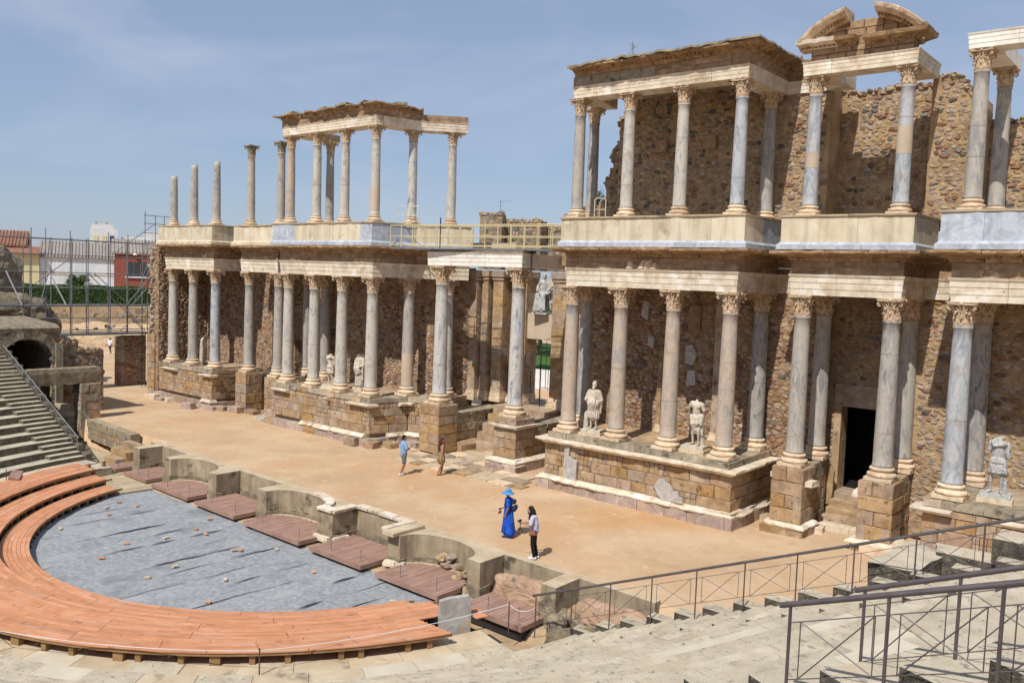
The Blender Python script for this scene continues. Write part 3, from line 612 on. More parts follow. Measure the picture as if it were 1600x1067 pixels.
entab('ragged upper entablature strip on the wall between porch and pediment', [(14.05, YW-.1), (15.9, YW-.1)], 16.5, .47, .42, .27, .4, seed=12, d=.35, amp=.3)
U_M = [(15.72, 3.6), (15.72, .62), (19.54, .62), (19.54, YW-.03)]
t = entab('white beam under the broken arched pediment', U_M, 16.5, .47, frieze=False, cornice=False, d=.85)
def lin2(a, b, n): return [a+(b-a)*i/n for i in range(n+1)]
ped = thing('pediment', 'broken arched pediment with a gap in its middle above two blue-grey columns', 'pediment', (17.6, .65, 16.98))
def arcz(x, r=0): dx = x-17.68; return 15.875+math.sqrt(max(0.01, (2.58+r)**2-dx*dx))
for z0, h in ((16.975, .215), (17.193, .215)): ashlar(ped, (15.9, .72), (19.36, .72), z0, [h], 'frieze_stone', (.6, .95), .5)
zc_ = 17.41
for ci in range(5):
    z0 = zc_+.27*ci; s = 15.9
    while s < 19.3:
        w_ = rng.uniform(.45, .75); e = min(s+w_, 19.36)
        tp = min(arcz(s+.02, -.1), arcz(e-.02, -.1), 18.42+.06*nz(s*2, 0, 1))
        if tp-z0 > .1: place_block(ped, ((s+e)/2, .78, z0+min(.27, tp-z0)/2), 0, e-s-.01, min(.27, tp-z0)-.01, .45, 'frieze_stone')
        s = e
def rag(b, P, prof, sub=.12, amp=.1, seed=0): sweep(b, P, prof, sub, cjit(amp, .04, seed))
for xa, xb, zz, mt, sd2 in ((15.5, 16.85, 17.42, 'cream_marble', 1), (16.86, 17.55, 17.40, 'cornice_stone', 2), (17.8, 18.6, 17.33, 'cornice_stone', 3), (18.62, 19.62, 17.34, 'cornice_stone', 4)):
    b = MB(); P = [(xa, .72), (xb, .72)] if xb < 19 else [(xa, .72), (19.4, .72), (19.4, 1.6)]
    rag(b, P, [(-.4, zz-.02), (.02, zz-.02), (.1, zz+.05), (.22, zz+.07), (.46, zz+.12), (.5, zz+.25), (-.4, zz+.27)], .12, .06, sd2*9.7); b.obj('horizontal_cornice', mt, ped)
    b = MB(); s = xa+.08
    while s < xb-.05: b.box((s, .55, zz+.02), (s+.09, .66, zz+.10)); s += .16
    o = b.obj('dentil_row', 'cornice_stone', ped); o['kind'] = 'stuff'
b = MB(); xs_ = lin2(15.95, 19.4, 24); b.add([(x, .86, max(17.5, min(18.36, arcz(x, -.2)))) for x in xs_]+[(x, .86, 17.0) for x in xs_]+[(x, 1.15, max(17.5, min(18.36, arcz(x, -.2)))) for x in xs_]+[(x, 1.15, 17.0) for x in xs_], [(i, i+1, 26+i, 25+i) for i in range(24)]+[(51+i, 50+i, 75+i, 76+i) for i in range(24)]+[(i, 50+i, 51+i, i+1) for i in range(24)]); b.obj('tympanum_core', 'frieze_stone', ped)
for side, xa, xb in ((0, 15.58, 17.2), (1, 18.16, 18.98), (1, 18.99, 19.84)):
    n = 14; b = MB(); V = []
    for x in lin2(xa, xb, n):
        for (dr, y) in ((-.20, 1.15), (-.20, .66), (-.15, .56), (-.12, .50), (-.09, .34), (.02, .24), (.05, .22), (.14, .19), (.17, .24), (.17, 1.15)):
            V.append((x, y+.012*nz(x*7, dr*30, side), max(17.60+dr*.5, arcz(x, dr))+.012*nz(x*9, y*9, side)))
    for i in range(n):
        for j in range(10): b.F.append((i*10+j, i*10+(j+1) % 10, i*10+10+(j+1) % 10, i*10+10+j)); b.M.append(0)
    b.V = V; b.F += [tuple(range(9, -1, -1)), tuple(n*10+j for j in range(10))]; b.M += [0, 0]
    b.obj('arch_cornice_block', 'capital_stone', ped)
    b = MB()
    for i in range(int((xb-xa)/.11)):
        x = xa+.05+i*.11; z = arcz(x, -.16); b.box((x, .42, z-.03), (x+.05, .54, z+.04))
    o = b.obj('dentil_row', 'cornice_stone', ped); o['kind'] = 'stuff'
U_N = [(21.25, 3.5), (21.25, -.25), (30, -.25)]
entab('bare white beam on the tall veined columns at the edge', U_N, 16.5, .47, frieze=False, cornice=False, am='white_marble', d=.8)
U_C = [(-14.07, 2.2), (-14.07, -.35), (-6.08, -.35), (-5.45, 1.95), (-4.05, 3.45), (-3.7, 3.95)]
t = entab('broken beam of the free-standing colonnade with a notched cornice', U_C, 16.5, .47, .34, .26, .5, seed=21, amp=.42, dropc=lambda s: s > 13.6, cm='cornice_stone', zamp=.07)
b = MB()
for s, l, h in ((.9, .5, .10), (3.4, .45, .12), (6.3, .5, .1), (7.6, .9, .14), (9.6, .35, .12), (11.6, .5, .16)):
    P = subpath(U_C, s, s+l); b2 = MB(); sweep(b2, P, [(-.6, 17.58), (.45, 17.58), (.38, 17.58+h), (-.5, 17.6+h)], .15, cjit(.3, .06, s)); b2.obj('loose_capping_stone', 'weathered_top', t)
b = MB(); b.box((-13.6, .25, 16.52), (-13.0, 2.9, 16.9)); b.obj('return_beam', 'frieze_stone', t)
# ================================================================ UPPER PARAPETS (pedestal walls carrying the upper columns)
GP = 'pale parapets under the upper columns'
def parapet(label, P, z0=10.34, z1=11.56, panels=None, basem='parapet_blue', d=.95):
    t = thing('parapet', label, 'parapet', (P[1][0], P[1][1], z0), GP)
    q = random.Random(int(P[1][0]*10)); Lg = plen(P); s = 0
    chunks(t, P, [(-d, z0), (.47, z0), (.47, z0+.17), (.41, z0+.2), (.37, z0+.26), (-d, z0+.26)], basem, 'plinth_slab', (1.4, 2.4), .006, None, None, .004)
    while s < Lg-.05:
        l = q.uniform(1.3, 2.6)
        if Lg-s-l < .8: l = Lg-s
        b = MB(); sweep(b, subpath(P, s+.004, s+l-.004), [(-d, z0+.262), (.35, z0+.262), (.35, z1-.09), (-d, z1-.09)], None)
        mt = panels(s+l/2) if panels else 'parapet'
        b.obj('panel', mt, t); s += l
    chunks(t, P, [(-d, z1-.088), (.36, z1-.088), (.42, z1-.06), (.43, z1), (-d, z1)], 'concrete_top', 'coping_slab', (1.5, 2.6), .006, cjit(.05, .008, 5), .2, .006)
    return t
bl = lambda a, b_: (lambda s: 'parapet_blue' if a < s < b_ else 'parapet')
parapet('long cream parapet of the roofed upper porch with one blue-grey slab at its right end', [(5.45, YW-.05), (5.92, 1.95), (6.47, -.35)]+P_L[3:], panels=bl(11.6, 13.9))
parapet('cream parapet with blue-grey foot under the broken pediment columns', P_M)
parapet('blue-grey marble parapet under the tall veined columns', P_N, panels=lambda s: 'parapet_blue')
parapet('long parapet of the free-standing colonnade with blue-grey slabs at both ends', P_C, panels=lambda s: 'parapet_blue' if (2.8 < s < 4.9 or 10.6 < s < 13.4) else 'parapet')
parapet('stained cream parapet under the two lone capped columns', P_B, basem='parapet')
parapet('stained cream parapet under the three broken shafts', P_A, basem='parapet')
b = MB()
for x0, x1 in ((-15.7, -14.1), (-21.2, -19.56), (14.1, 15.7), (19.56, 21.2)): b.box((x0, YW-.45, 10.33), (x1, YW+1.2, 10.55 if x0 > 0 else 11.4))
o = b.obj('wall_top_ledge', 'weathered_top'); tag(o, kind='structure')
b = MB()
for P in (P_L, P_M, P_C, P_B, P_A):
    x0 = min(p[0] for p in P)+1.0; x1 = max(p[0] for p in P)-1.0
    if P is P_C: x1 = -7.0
    if P is P_L: x0 = 7.0
    b.box((x0, .5 if P not in (P_M, P_B) else 1.5, 9.6), (x1, YW+.9, 11.5))
b.box((22.2, .5, 9.6), (30, YW+.9, 11.5))
tag(b.obj('upper_gallery_floor', 'concrete'), kind='structure')

b = MB(); q = random.Random(77)
for i in range(2600):
    x = q.uniform(-30, 20); y = q.choice([-.95, -1.0, .2])+abs(q.gauss(0, .25))*-1 if q.random() < .55 else q.uniform(-8.3, -1.2); r = q.uniform(.008, .035)*(1 if q.random() < .9 else 1.7); z = gh(x, y)
    b.add([(x+r*math.cos(a)*q.uniform(.7, 1.2), y+r*math.sin(a)*q.uniform(.7, 1.2), z-.01) for a in (0, 1.57, 3.14, 4.71)]+[(x+r*.2, y, z+r*.7)], [(0, 1, 4), (1, 2, 4), (2, 3, 4), (3, 0, 4)])
tag(b.obj('gravel', 'earth'), 'small loose gravel and stone chips lying on the stage ground', 'gravel', kind='stuff')
# ================================================================ REAR WALLS OF FIELD STONE
GW = 'mortared field-stone walls of the stage building'
def wall(label, *a, **k): t = thing('rubble_wall', label, 'wall', (a[0][0], a[0][1], a[2]), GW); rubble(t, *a, **k); return t
wall('lower field-stone wall behind the columns with the bearded robed statue', (5.0, YW), (16.0, YW), .1, 8.75, n_ind=295, thick=1.2, core='mortar_red', mixw=(.72, .06, .22))
door = lambda x0, x1, z1: (lambda s, z: x0 < s < x1 and z < z1)
t = wall('recessed lower wall around the big dark doorway with steps', (15.9, 4.3), (19.5, 4.3), .1, 8.75, n_ind=200, thick=.8, hole=door(.45, 3.05, 5.25))
b = MB(); b.box((16.3, 4.22, 4.42), (19.05, 4.9, 5.28)); b.obj('lintel', 'ashlar', t)
b = MB(); b.box((16.3, 4.25, 1.05), (16.58, 5.0, 4.41)); b.box((18.8, 4.25, 1.05), (19.05, 5.0, 4.41)); b.obj('jamb', 'ashlar', t)
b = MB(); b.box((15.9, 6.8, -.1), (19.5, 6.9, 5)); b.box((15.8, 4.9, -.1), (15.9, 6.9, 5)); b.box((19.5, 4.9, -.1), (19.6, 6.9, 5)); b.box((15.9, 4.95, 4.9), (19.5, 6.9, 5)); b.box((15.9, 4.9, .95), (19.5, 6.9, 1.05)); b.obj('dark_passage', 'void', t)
wall('lower field-stone wall behind the headless armoured statue', (19.4, YW), (30, YW), .1, 8.75, n_ind=295, thick=1.2)
wall('upper field-stone wall inside the roofed porch with a ragged left end', (5.3, YW), (15.78, YW), 11.3, 17.2, n_ind=295, thick=1.3, left=lambda z: max(0, (z-11.8)/4.6*1.1)+.14*math.sin(z*5), mixw=(.74, .13, .13), core='mortar')
wall('upper field-stone wall in the recess under the broken pediment', (15.7, 4.5), (19.5, 4.5), 11.3, 17.0, n_ind=295, thick=.9, top=lambda s: 16.62+.22*nz(s*1.7, 3)+.12*nz(s*6, 1), mixw=(.8, .08, .12))
wall('upper field-stone wall stub with a ragged top between the pediment and the white beam', (19.35, YW+.02), (21.0, YW+.02), 11.3, 16.9, n_ind=200, thick=1.6, top=lambda s: (16.62 if s < .75 else 16.6-(s-.75)*.95)+.16*nz(s*3, 8), mixw=(.78, .11, .11))
wall('upper field-stone wall behind the tall veined columns, lower than its neighbours', (20.6, 4.7), (30, 4.7), 11.3, 15.4, n_ind=250, thick=.9, top=lambda s: 15.12+.12*nz(s*2, 5), mixw=(.76, .12, .12))
t = thing('ashlar_pier', 'pale squared-stone strip at the left end of the wall inside the roofed porch', 'pier', (6.4, YW-.1, 11.56), 'squared stone strips')
ashlar(t, (6.35, YW-.14), (6.85, YW-.14), 11.56, [.42]*11, 'ashlar', (.45, .5), .4)
for i, x in enumerate((8.55, 10.85)):
    t = thing('wall_bracket', ('small projecting stone bracket and broken capital high on the porch wall, left one', 'small projecting stone bracket and broken capital high on the porch wall, middle one')[i], 'bracket', (x, YW, 15.4), 'projecting wall stones')
    b = MB(); b.box((x-.28, YW-.22, 14.6), (x+.28, YW+.2, 15.15)); b.obj('bracket_stone', 'frieze_stone', t)
    link('broken_capital', KIND['upper']['caps'][i], t, (x, YW-.05, 15.5), (0, 0, .4), (1, .7, .8), 'ashlar_grey')
wall('lower field-stone wall behind the far podium', (-28.2, YW), (-19.4, YW), .1, 9.95, n_ind=180, thick=1.0, core='mortar_red', mixw=(.68, .08, .24))
t = wall('recessed wall behind the two tall-pier columns with a dark doorway', (-19.5, 4.3), (-15.9, 4.3), .1, 9.95, n_ind=90, thick=.8, hole=door(.5, 3.0, 4.4))
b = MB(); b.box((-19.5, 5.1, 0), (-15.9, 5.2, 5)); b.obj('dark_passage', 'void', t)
wall('lower field-stone wall behind the middle podium with two headless statues', (-16.0, YW), (-5.2, YW), .1, 9.95, n_ind=295, thick=1.0, core='mortar_red', mixw=(.68, .08, .24))
wall('slanting field-stone wall between the middle podium and the gateway', (-5.4, YW-.02), (-3.95, 5.2), .1, 9.4, n_ind=150, thick=.8, core='mortar_red', mixw=(.6, .1, .3))
wall('field-stone wall right of the gateway, behind the open porch corner', (3.95, 5.2), (5.2, YW), .1, 9.4, n_ind=80, thick=.8, core='mortar_red')
# patches of plaster / marble revetment and pilasters on the lower right wall
for x, w_, lb in ((11.75, .32, 'tall plain brown pilaster on the wall right of the headless bare-chested statue'), (9.05, .2, 'thin broken marble pilaster strip on the wall between two column shadows')):
    t = thing('pilaster', lb, 'pilaster', (x, YW-.1, 2.44), 'wall pilasters'); b = MB()
    h = 8.7 if w_ > .3 else 5.6
    b.box((x-w_/2, YW-.22, 2.8), (x+w_/2, YW+.1, h)); b.obj('shaft', 'ashlar', t); b = MB(); b.box((x-w_/2-.07, YW-.3, 2.44), (x+w_/2+.07, YW+.1, 2.6)); b.box((x-w_/2-.03, YW-.26, 2.6), (x+w_/2+.03, YW+.1, 2.79)); b.obj('base', 'base_stone', t)
def slab(parent, name, pts, y0, y1, m): 
    V = [(x, y0, z) for x, z in pts]+[(x, y1, z) for x, z in pts]; n = len(pts); b = MB()
    b.add(V, [tuple(range(n)), tuple(reversed(range(n, 2*n)))]+[(i, n+i, n+(i+1) % n, (i+1) % n) for i in range(n)]); return b.obj(name, m, parent)
t = thing('revetment', 'broken marble slab pieces still fixed high on the wall between the columns', 'wall cladding', (9.6, YW, 5.5), None)
for pts in ([(10.25, 6.9), (10.8, 7.0), (10.85, 8.0), (10.55, 8.15), (10.3, 8.0)], [(10.2, 5.6), (10.55, 5.5), (10.75, 6.0), (10.5, 6.4), (10.2, 6.3)], [(7.9, 7.5), (8.25, 7.3), (8.3, 8.1), (8.0, 8.2)], [(8.95, 5.6), (9.1, 5.3), (9.18, 5.9), (9.1, 6.3), (8.98, 6.2)], [(10.3, 4.6), (10.75, 4.7), (10.7, 5.3), (10.35, 5.3)], [(8.3, 6.2), (8.6, 6.1), (8.62, 6.6), (8.35, 6.7)]):
    slab(t, 'marble_piece', pts, YW-.14, YW+.02, rng.choice(['grey_marble_slab', 'frieze_stone']))
t = thing('ragged_end_wall', 'ragged rubble end of the stage building beside the scaffolding', 'wall', (-28.8, .2, 0), GW)
rubble(t, (-29.3, -.3), (-28.0, -.3), .05, 10.25, n_ind=290, sx=.3, sz=.2, thick=3.9, left=lambda z: (.42 if z > 4.2 else .02)+.16*math.sin(z*4.1)+.1*math.sin(z*9), top=lambda s: 10.1+.15*nz(s*4, 1), core='mortar_red', mixw=(.7, .05, .25))
ashlar(t, (-29.35, -.42), (-28.35, -.42), .02, [.5, .42, .5, .4, .45, .5, .42, .5, .45], ['ashlar', 'ashlar_brown'], (.4, .75), .6)
rubble(t, (-27.96, -.3), (-27.96, 3.28), .1, 9.9, n_ind=0, thick=.1, corebox=False, mixw=(.75, .05, .2))
for z in lin(4.3, 10.1, 34):
    o = link('stone', stn('fieldstone', rng.randrange(12)), t, (-28.9+.16*math.sin(z*4.1)+rng.uniform(-.1, .12), -.42, z), (rng.uniform(-.3, .3), rng.uniform(-.5, .5), rng.uniform(-.4, .4)), (rng.uniform(.28, .5), .35, rng.uniform(.16, .26)))
# ================================================================ PODIUMS
GPd = 'stone podiums under the lower columns'
def fill(t, poly, z0, z1, m='ashlar_brown', name='core'): b = MB(); b.prism(poly, z0, z1); return b.obj(name, m, t)
def podium(label, P, inner, basecut=None, corn=None, small=.12, m=('ashlar', 'ashlar', 'ashlar_brown'), basem='purple_slab', seed=0, cap_m='cream_marble', gaps=None):
    t = thing('podium', label, 'podium', (P[1][0], P[1][1], 0), GPd)
    chunks(t, P, [(-.3, -.1), (.26, -.1), (.27, .40), (-.3, .41)], basem, 'foundation_slab', (.9, 1.7), .015, cjit(.12, .04, seed), .3, .03, basecut, 'ashlar_brown')
    chunks(t, P, [(-.3, .415), (.31, .415), (.32, .47), (.22, .53), (.16, .60), (-.3, .61)], cap_m, 'base_moulding', (.9, 1.6), .012, cjit(.16, .03, seed+3), .2, .015, gaps or basecut)
    for i in range(len(P)-1): ashlar(t, P[i], P[i+1], .61, [.42, .46, .44] if corn is None else [.42, .46, .44, .22], list(m), (.55, 1.25), .4, small=small)
    if corn is None: chunks(t, P, [(-.3, 1.95), (.04, 1.95), (.10, 2.0), (.30, 2.07), (.36, 2.12), (.36, 2.18), (-.3, 2.19)], 'cream_marble', 'cornice_slab', (1.1, 1.9), .012, cjit(.1, .02, seed+7), .2, .012)
    else:
        for (s0, s1) in corn:
            b = MB(); sweep(b, subpath(P, s0, s1), [(-.3, 1.98), (.08, 1.98), (.26, 2.06), (.32, 2.11), (.32, 2.17), (-.3, 2.18)], .2, cjit(.1, .02, s0)); b.obj('cornice_slab', 'cream_marble', t)
    chunks(t, P, [(-1.2, 2.2), (-.10 if corn is None else -.0, 2.2), (-.10 if corn is None else -.02, 2.425), (-1.2, 2.43)], 'ashlar_grey', 'stylobate_block', (.8, 1.4), .012, cjit(.1, .015, seed), .3, .02, None, 'ashlar')
    fill(t, inner, -.1, 2.415, 'ashlar'); return t
PD_L = [(5.35, 2.6), (5.72, -.62), (14.38, -.62), (14.38, 3.2)]
podium('long podium with an unbroken cream cornice under the bearded and the bare-chested statues', PD_L, [(5.45, 3.3), (5.9, -.4), (14.2, -.4), (14.2, 3.3)], small=.18, seed=1)
PD_N = [(20.95, 3.2), (20.95, -.52), (30, -.52)]
podium('podium at the right edge under the headless armoured statue', PD_N, [(21.15, 3.3), (21.15, -.3), (30, -.3), (30, 3.3)], corn=[(3.2, 4.6), (6.0, 8.4)], small=.05, seed=2)
PD_C = [(-14.38, 3.2), (-14.38, -.62), (-5.8, -.62), (-5.2, 1.55), (-3.2, 1.95)]
podium('long middle podium of patched blocks under two headless statues', PD_C, [(-14.2, 3.3), (-14.2, -.4), (-5.95, -.4), (-5.35, 1.75), (-3.7, 2.2), (-4.0, 5.0), (-5.4, 3.3)], corn=[(4.1, 5.6), (9.0, 9.25), (10.9, 12.8), (14.1, 15.1)], small=.3, seed=3, gaps=lambda s: s < 6.4 or 12.3 < s < 13.3)
PD_A = [(-27.5, 3.2), (-27.5, -.52), (-20.95, -.52), (-20.95, 3.2)]
podium('low worn far podium with a broken statue, next to the ragged wall end', PD_A, [(-27.3, 3.3), (-27.3, -.3), (-21.15, -.3), (-21.15, 3.3)], corn=[(4.4, 6.2), (9.3, 10.6)], small=.2, seed=4, gaps=lambda s: s < 8.6 or s > 10.8)
# marble slabs leaning on the right podium
t = thing('marble_slab', 'pale upright marble slab leaning on the long podium under the bearded statue', 'marble slab', (7.1, -.75, .6), 'loose marble slabs')
slab(t, 'slab_stone', [(6.85, .6), (7.5, .6), (7.52, 1.42), (7.2, 1.5), (7.1, 1.55), (7.12, 2.0), (6.87, 2.0)], -.76, -.66, 'grey_marble_slab')
t = thing('marble_slab', 'jagged blue-grey marble slab leaning on the long podium near its right corner', 'marble slab', (11.6, -.8, .6), 'loose marble slabs')
slab(t, 'slab_stone', [(11.3, 1.12), (11.42, .8), (11.6, .6), (12.55, .62), (12.5, .8), (12.36, .84), (12.3, 1.02), (12.1, 1.0), (11.95, 1.22), (11.78, 1.3), (11.72, 1.42), (11.5, 1.4)], -.82, -.68, 'grey_marble_slab')
# ---- square piers of the doors and the gateway
GPi = 'square stone piers under single columns'
def pier(label, x, yb, w_=1.16, fy=.42, by=1.62, base=True, m=('ashlar', 'ashlar_brown'), back=3.3, courses=(.50, .50, .50, .52), sidem=None, capped=False, zb=.42):
    t = thing('pier', label, 'pier', (x, fy, 0), GPi); hw = w_/2; cs = list(courses)
    ashlar(t, (x-hw, fy), (x+hw, fy), zb, cs, list(m), (.75, 1.4), .5); ashlar(t, (x+hw, fy), (x+hw, by), zb, cs, list(m), (.5, 1.3), .3); ashlar(t, (x-hw, by), (x-hw, fy), zb, cs, list(m), (.6, 1.3), .3)
    b = MB(); b.box((x-hw+.05, fy+.1, zb), (x+hw-.05, by, zb+sum(cs)-.01)); b.obj('core', 'ashlar_brown', t)
    if back > by:
        s2 = hw-.18; b = MB(); b.box((x-s2+.06, by, 0), (x+s2-.06, back, 2.40)); b.obj('side_wall_core', 'mortar', t)
        ashlar(t, (x+s2, by), (x+s2, back), .1, [.42]*5+[.22], ['ashlar_brown', 'ashlar_grey'], (.35, .8), .25, name='side_block', small=.2)
    if base:
        P = [(x-hw, by), (x-hw, fy), (x+hw, fy), (x+hw, by)]
        chunks(t, P, [(-.2, -.05), (.24, -.05), (.25, .26), (-.2, .27)], 'ashlar', 'foundation_slab', (.8, 1.5), .01, cjit(.1, .03, x), .2, .02)
        chunks(t, P, [(-.2, .27), (.27, .27), (.28, .32), (.12, .41), (-.2, .42)], 'cream_marble', 'base_moulding', (1.0, 1.7), .01, cjit(.14, .03, x+3), .15, .015)
    if capped:
        b = MB(); sweep(b, [(x-hw, by), (x-hw, fy), (x+hw, fy), (x+hw, by)], [(-.2, 1.98), (.08, 1.98), (.24, 2.06), (.26, 2.14), (-.2, 2.15)], .2, cjit(.1, .02, x)); b.obj('cornice_slab', 'cream_marble', t)
    return t
pier('left pier of the big dark doorway with a projecting cornice stub on its side', X5, 1)
pier('right pier of the big dark doorway, large smooth brown blocks', X6, 1, m=('ashlar_brown', 'ashlar'))
pier('square pier tucked against the left corner of the middle podium', -X5, 1, base=False, zb=.05, courses=(.5, .6, .6, .68))
pier('lone square brown pier standing between the far and middle podiums', -X6, 1, base=False, zb=.05, courses=(.5, .6, .6, .68))
pier('left gateway pier of squared blocks under a giant veined column', -2.5, 1.1, 1.36, .45, 1.85, base=False, zb=.05, courses=(.45, .5, .5, .45, .5), back=0)
pier('right gateway pier with cream cornice under a giant veined column', 2.5, 1.1, 1.36, .45, 1.85, zb=.6, courses=(.45, .45, .44, .5), back=0, capped=True)
t = thing('pier_footing', 'wide cream-edged footing under the right gateway pier', 'footing', (2.5, .4, 0)); P = [(1.6, 3.4), (1.6, .2), (3.4, .2), (3.4, 3.4)]
chunks(t, P, [(-.5, -.05), (.0, -.05), (.02, .4), (-.5, .41)], 'purple_slab', 'foundation_slab', (.7, 1.3), .01, cjit(.05, .03, 4), .2, .02); chunks(t, P, [(-.5, .41), (.03, .41), (.03, .47), (-.14, .6), (-.5, .61)], 'cream_marble', 'base_moulding', (.8, 1.5), .01, cjit(.12, .03, 8), .15, .015)
for (x, y, lb) in ((X5+.62, .95, 'broken cornice stub jutting from the left door pier'), (X6-.75, .95, 'rounded marble lump on the inner side of the right door pier'), (X6+1.35, 2.6, 'small marble cornice stub jutting from the wall right of the door'), (X5-.95, 1.7, 'white broken marble stub left of the left door pier')):
    b = MB(); b.prism([(x-.1, y-.28), (x+.22, y-.22), (x+.25, y+.3), (x-.1, y+.34)], 1.78, 1.98); b.V = [(a+.05*nz(a*5, c*5, d*5), c+.05*nz(a*5+3, c*5, d*5), d+.03*nz(a*7, c*7, 2)) for a, c, d in b.V]
    tag(b.obj('cornice_stub', 'cream_marble'), lb, 'carved stone', 'cornice stubs')
t = thing('doorway_steps', 'worn stone steps rising between the two piers to the dark doorway', 'steps', (17.6, 2.2, 0))
for i in range(5):
    y0 = 2.1+.42*i; s = 16.66
    for l in (.95, 1.05) if i % 2 else (1.2, .8):
        b = MB(); rag(b, [(s+.006, y0), (s+l-.006, y0)], [(-2.2+.42*i, -.02 if i == 0 else .22*i-.02), (0, .22*i-.02), (.0, .22*i+.19), (-.04, .22*i+.215), (-2.2+.42*i, .22*i+.22)], .25, 0, i); b.obj('step', 'cream_marble' if i == 0 else 'ashlar', t); s += l
b = MB(); b.box((15.9, 3.9, .0), (19.5, 5.0, 1.08)); b.obj('threshold', 'ashlar', t)
t = thing('door_slab', 'tall pale slab leaning in the doorway beside the left door pier', 'stone slab', (16.35, 3.9, 1.1)); slab(t, 'slab_stone', [(16.2, .6), (16.62, .6), (16.66, 1.9), (16.5, 2.15), (16.25, 2.3)], 3.6, 3.75, 'ashlar')
# ================================================================ GATEWAY (middle)
GJ = 'moulded stone jambs of the gateway'
def jamb(label, x0, x1, y0, y1, z0=2.2, z1=9.3, m='ashlar'):
    t = thing('jamb', label, 'jamb', (x0, y0, z0), GJ)
    n = 9; zz = z0+.55
    b = MB(); b.box((x0-.12, y0-.14, z0), (x1+.12, y1, z0+.22)); b.box((x0-.07, y0-.08, z0+.22), (x1+.07, y1, z0+.4)); b.box((x0-.03, y0-.04, z0+.4), (x1+.03, y1, z0+.545)); b.obj('base', 'base_stone', t)
    hs = [rng.uniform(.55, 1.1) for _ in range(n)]; k = (z1-.5-zz)/sum(hs)
    for h in hs:
        b = MB(); h *= k; b.box((x0, y0, zz), (x1, y1, zz+h-.01)); b.V = [(a+.012*nz(a*9, c*3, d), c+.012*nz(a*3, c*9, d*2), d) for a, c, d in b.V]; b.obj('block', m, t); zz += h
    b = MB(); b.box((x0-.05, y0-.06, zz), (x1+.05, y1, zz+.18)); b.box((x0-.1, y0-.12, zz+.185), (x1+.1, y1, z1)); b.obj('cap', 'ashlar', t)
jl = (('outermost left moulded jamb of the gateway, next to the field-stone wall', -4.15, -3.6, 4.95), ('second left moulded jamb of the gateway', -3.5, -3.05, 5.25), ('third left jamb of the gateway, narrow and rough', -2.9, -2.2, 5.5), ('inner left jamb beside the gateway opening', -1.9, -.87, 5.9))
for lb, a, c, y in jl: jamb(lb, a, c, y, 6.9)
for lb, a, c, y in (('inner right jamb beside the gateway opening', .87, 1.9, 5.9), ('second right jamb of the gateway with moulded foot', 2.2, 2.9, 5.5), ('outer right jamb of the gateway near the porch corner', 3.05, 3.5, 5.25)): jamb(lb, a, c, y, 6.9)
t = thing('gateway_wall', 'stone wall mass closing the gaps between the gateway jambs', 'wall', (0, 6.3, 0)); b = MB()
b.box((-4.2, 6.3, 0), (-1.0, 7.0, 9.0)); b.box((1.0, 6.3, 0), (4.2, 7.0, 9.0)); b.obj('core', 'mortar', t)
b = MB(); b.box((-.95, 6.05, 5.75), (.95, 6.8, 7.1)); tag(b.obj('gateway_lintel', 'repair'), 'smooth pale lintel over the gateway opening, under the seated statue', 'lintel')
t = thing('gateway_steps', 'stone platform and steps in the gateway passage', 'steps', (0, 4, 0))
for i in range(5): b = MB(); b.box((-1.85, 3.0+.4*i, 0), (1.85, 8.5, .44*(i+1)-.01)); b.V = [(x+.0, y, z-.002*i) for x, y, z in b.V]; b.obj('step', 'ashlar', t)
for sx, lb in ((-1, 'low block wall running back from the left gateway pier'), (1, 'low block wall running back from the right gateway pier')):
    t = thing('low_wall', lb, 'wall', (sx*2.5, 1.9, 0)); x = sx*1.98 if sx < 0 else 3.0
    b = MB(); b.box((sx*2.5-.45, 1.8, 0), (sx*2.5+.45, 5.6, 1.78)); b.obj('core', 'ashlar_brown', t)
    ashlar(t, (sx*2.5+.5, 1.86), (sx*2.5+.5, 5.5), .55 if sx < 0 else .6, [.42, .42, .4], ['ashlar_grey', 'ashlar'], (.4, .9), .3)
    chunks(t, [(sx*2.5+.5, 1.86), (sx*2.5+.5, 5.5)], [(-1, 1.80), (.02, 1.80), (.04, 1.98), (-1, 2.02)], 'ashlar_grey', 'coping_slab', (.9, 1.5), .02, cjit(.1, .03, 4), .3, .03)
    if sx < 0: chunks(t, [(-2.0, 1.86), (-2.0, 5.4)], [(-.2, 0), (.5, 0), (.5, .36), (.3, .5), (-.2, .54)], 'cream_marble', 'base_moulding', (.7, 1.4), .02, cjit(.1, .03, 9), .2, .03, None, 'ashlar')
for x, s in ((-.35, 1), (.05, 1), (.78, 1)):
    pass
t = thing('iron_gate', 'thin black iron gate bars in the gateway opening', 'gate', (0, 6.1, 2.2)); b = MB()
b.tube((.1, 6.1, 2.2), (.1, 6.1, 5.7), .035); b.obj('gate_post', 'black_metal', t)
for a, c in (((.1, 6.1, 3.2), (.9, 6.1, 3.2)), ((-.55, 6.1, 2.25), (-.55, 6.1, 4.0)), ((.1, 6.1, 4.9), (.9, 6.1, 4.9)), ((.45, 6.1, 3.2), (.45, 6.1, 5.7))): b = MB(); b.tube(a, c, .018); b.obj('bar', 'black_metal', t)
